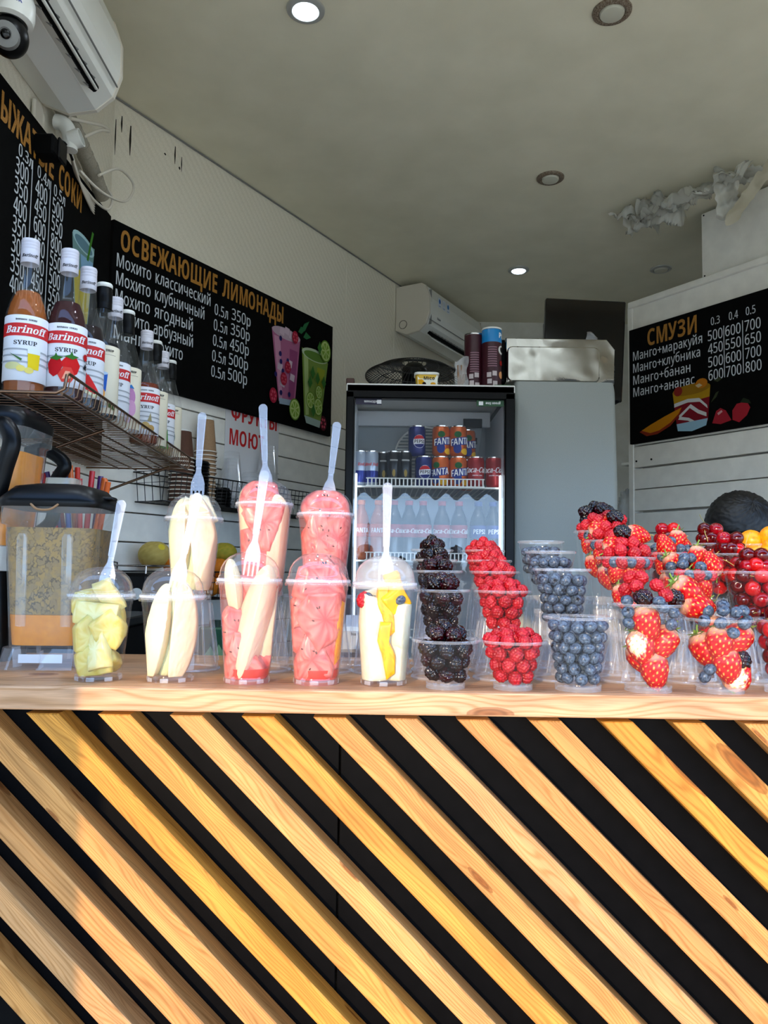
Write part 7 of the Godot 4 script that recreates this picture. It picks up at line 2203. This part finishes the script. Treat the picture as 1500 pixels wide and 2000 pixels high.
func put_body(v: PackedVector3Array, idx: PackedInt32Array, bones: Array, cell: float, blend: float) -> void:
	# surface nets over tapered capsules [a, ra, b, rb] joined by a smooth minimum
	var lo := Vector3.ONE * 1e9
	var hi := -lo
	for b in bones:
		for e in [[b[0], b[1]], [b[2], b[3]]]:
			lo = lo.min(e[0] - Vector3.ONE * (e[1] + 3.0 * cell + blend))
			hi = hi.max(e[0] + Vector3.ONE * (e[1] + 3.0 * cell + blend))
	var n := Vector3i(((hi - lo) / cell).ceil())
	var nx := n.x + 1
	var ny := n.y + 1
	var f := PackedFloat32Array()
	f.resize(nx * ny * (n.z + 1))
	f.fill(1.0)
	for b in bones:
		var reach: float = maxf(b[1], b[3]) + 2.5 * cell + blend
		var bl: Vector3 = ((b[0].min(b[2]) - Vector3.ONE * reach - lo) / cell).floor().max(Vector3.ZERO)
		var bh: Vector3 = ((b[0].max(b[2]) + Vector3.ONE * reach - lo) / cell).ceil().min(Vector3(n))
		var ax: Vector3 = b[2] - b[0]
		var l2 := maxf(ax.length_squared(), 1e-9)
		for k in range(int(bl.z), int(bh.z) + 1):
			for j in range(int(bl.y), int(bh.y) + 1):
				for i in range(int(bl.x), int(bh.x) + 1):
					var p := lo + Vector3(i, j, k) * cell
					var t := clampf((p - b[0]).dot(ax) / l2, 0.0, 1.0)
					var d := p.distance_to(b[0] + ax * t) - lerpf(b[1], b[3], t)
					var at_ := (k * ny + j) * nx + i
					var o := f[at_]
					var m := clampf(0.5 + 0.5 * (o - d) / blend, 0.0, 1.0) if absf(o - d) < blend else (1.0 if d < o else 0.0)
					f[at_] = lerpf(o, d, m) - blend * m * (1.0 - m)
	var made := {}
	for k in n.z:
		for j in n.y:
			for i in n.x:
				var at_ := (k * ny + j) * nx + i
				var inside := 0
				var c := []
				for q in 8:
					var value := f[at_ + (q & 1) + ((q >> 1) & 1) * nx + (q >> 2) * nx * ny]
					c.append(value)
					if value < 0.0:
						inside += 1
				if inside == 0 or inside == 8:
					continue
				var s := Vector3.ZERO
				var cnt := 0
				for e in [[0, 1], [2, 3], [4, 5], [6, 7], [0, 2], [1, 3], [4, 6], [5, 7], [0, 4], [1, 5], [2, 6], [3, 7]]:
					var a: float = c[e[0]]
					var b: float = c[e[1]]
					if (a < 0.0) != (b < 0.0):
						var pa := Vector3(e[0] & 1, (e[0] >> 1) & 1, e[0] >> 2)
						var pb := Vector3(e[1] & 1, (e[1] >> 1) & 1, e[1] >> 2)
						s += pa.lerp(pb, a / (a - b))
						cnt += 1
				made[at_] = v.size()
				v.append(lo + (Vector3(i, j, k) + s / cnt) * cell)
	for at_ in made:
		for ax in 3:
			var step: int = [1, nx, nx * ny][ax]
			var u: int = [nx, nx * ny, 1][ax]
			var w: int = [nx * ny, 1, nx][ax]
			if (f[at_] < 0.0) == (f[at_ + step] < 0.0):
				continue
			var a: int = made[at_]
			var b: int = made.get(at_ - u, -1)
			var c: int = made.get(at_ - u - w, -1)
			var d: int = made.get(at_ - w, -1)
			if b < 0 or c < 0 or d < 0:
				continue
			if f[at_] < 0.0:
				idx.append_array([a, c, b, a, d, c])
			else:
				idx.append_array([a, b, c, a, c, d])


func attendant() -> void:
	var o := Vector3(1.0, 0, -2.22)
	var st := thing("bar_stool", "black stool under the seated attendant", "stool", at(o.x, 0, o.z - 0.02))
	part(st, "seat", lathe([Vector2(0.0, 0.545), Vector2(0.15, 0.545), Vector2(0.17, 0.56), Vector2(0.165, 0.578), Vector2(0.0, 0.582)], 30), M.matte_black)
	for i in 4:
		var b := Basis(Vector3.UP, TAU * (i + 0.5) / 4.0)
		part(st, "leg", tube([b * Vector3(0, 0.55, 0.12), b * Vector3(0, 0.0, 0.18)], 0.012, 8), M.black_plastic)
	var p := thing("person", "dark-haired person in black sitting low behind the cherries", "person", Transform3D(Basis(), o))
	var skin := mat(Color(0.72, 0.5, 0.4), 0.55)
	# black clothes over the body: one continuous figure
	var v := PackedVector3Array()
	var idx := PackedInt32Array()
	var bones := [
		[Vector3(0, 0.67, -0.02), 0.125, Vector3(0, 0.85, 0.0), 0.115], [Vector3(0, 0.85, 0.0), 0.115, Vector3(0, 1.06, 0.01), 0.125], [Vector3(-0.1, 1.12, 0.01), 0.075, Vector3(0.1, 1.12, 0.01), 0.075],
		[Vector3(0, 1.12, 0.01), 0.08, Vector3(0, 1.23, 0.03), 0.052], [Vector3(0, 1.23, 0.03), 0.05, Vector3(0, 1.31, 0.045), 0.05],
	]
	for s in [-1.0, 1.0]:
		bones.append([Vector3(0.165 * s, 1.12, 0.01), 0.062, Vector3(0.225 * s, 0.88, 0.04), 0.045])
		bones.append([Vector3(0.225 * s, 0.88, 0.04), 0.043, Vector3(0.15 * s, 0.74, 0.24), 0.03])
		bones.append([Vector3(0.08 * s, 0.66, 0.0), 0.09, Vector3(0.12 * s, 0.64, 0.40), 0.062])
		bones.append([Vector3(0.12 * s, 0.63, 0.40), 0.06, Vector3(0.12 * s, 0.12, 0.38), 0.042])
		bones.append([Vector3(0.12 * s, 0.06, 0.36), 0.05, Vector3(0.13 * s, 0.045, 0.53), 0.04])
	put_body(v, idx, bones, 0.0135, 0.04)
	part(p, "clothed_body", indexed(v, flipped_if_needed(v, idx)), M.matte_black)
	# head turned down
	var hv := PackedVector3Array()
	var hi := PackedInt32Array()
	var tilt := Basis(Vector3.RIGHT, 0.85)
	var hc := Vector3(0, 1.385, 0.055)
	var hb := []
	for q in [[0, 0.02, -0.012, 0.082, 0, 0.02, 0.015, 0.08], [0, -0.05, 0.03, 0.058, 0, -0.075, 0.05, 0.034], [0, -0.015, 0.09, 0.012, 0, -0.03, 0.102, 0.014], [-0.078, -0.01, -0.005, 0.012, -0.082, -0.04, -0.002, 0.01], [0.078, -0.01, -0.005, 0.012, 0.082, -0.04, -0.002, 0.01], [0, -0.08, -0.01, 0.05, 0, -0.12, -0.03, 0.048], [-0.018, -0.066, 0.084, 0.007, 0.018, -0.066, 0.084, 0.007]]:
		hb.append([tilt * Vector3(q[0], q[1], q[2]), q[3], tilt * Vector3(q[4], q[5], q[6]), q[7]])
	put_body(hv, hi, hb, 0.006, 0.02)
	var head := part(p, "head", indexed(hv, flipped_if_needed(hv, hi)), skin, at(hc.x, hc.y, hc.z))
	for s in [-1.0, 1.0]:
		part(head, "eye", radial(10, 12, func(d: Vector3): return [d * 0.009, Color.WHITE]), M.gloss_black, Transform3D(Basis(), tilt * Vector3(0.03 * s, 0.0, 0.082)))
		part(head, "eyebrow", tube([tilt * Vector3(0.014 * s, 0.022, 0.094), tilt * Vector3(0.045 * s, 0.022, 0.082)], 0.004, 6), M.matte_black)
	part(head, "mouth", tube([tilt * Vector3(-0.018, -0.066, 0.089), tilt * Vector3(0, -0.068, 0.092), tilt * Vector3(0.018, -0.066, 0.089)], 0.0045, 6), mat(Color(0.55, 0.25, 0.24), 0.5))
	var n := FastNoiseLite.new()
	n.frequency = 3.0
	var hair_m := mat(Color(0.045, 0.032, 0.026), 0.5)
	var hair := radial(64, 96, func(d: Vector3):
		var cut := 1.0
		var face := d.z * 0.8 - d.y * 0.75
		if face > 0.15:
			cut = lerpf(1.0, 0.86, clampf((face - 0.15) * 6.0, 0, 1))
		if d.y < -0.55:
			cut *= 0.88
		var strand := 1.0 + 0.035 * n.get_noise_3dv(Vector3(d.x * 9.0, d.y * 1.2, d.z * 9.0)) + 0.02 * n.get_noise_3dv(d * 2.0)
		return [tilt * (Vector3(d.x * 0.094, d.y * 0.096 + 0.026, d.z * 0.104 - 0.004) * strand * cut), Color.WHITE])
	part(head, "hair", hair, hair_m)
	# hands resting on the thighs: palm, four fingers and thumb
	for s in [-1.0, 1.0]:
		var fv := PackedVector3Array()
		var fi := PackedInt32Array()
		var w := Vector3(0.15 * s, 0.735, 0.25)
		var fb := [[w, 0.024, w + Vector3(-0.012 * s, -0.006, 0.05), 0.024], [w + Vector3(0.022 * s, -0.002, 0.03), 0.014, w + Vector3(0.012 * s, -0.008, 0.075), 0.014]]
		for i in 4:
			var root := w + Vector3((-0.03 + 0.02 * i) * s, -0.008, 0.07)
			var ln: float = [0.03, 0.038, 0.04, 0.034][i]
			fb.append([root, 0.0092, root + Vector3(0, -0.006, ln), 0.0088])
			fb.append([root + Vector3(0, -0.006, ln), 0.0088, root + Vector3(0, -0.026, ln * 1.6), 0.0078])
		fb.append([w + Vector3(-0.024 * s, 0, 0.01), 0.012, w + Vector3(-0.048 * s, -0.012, 0.042), 0.01])
		fb.append([w + Vector3(-0.048 * s, -0.012, 0.042), 0.01, w + Vector3(-0.05 * s, -0.024, 0.066), 0.0085])
		put_body(fv, fi, fb, 0.005, 0.006)
		part(p, "hand", indexed(fv, flipped_if_needed(fv, fi)), skin)
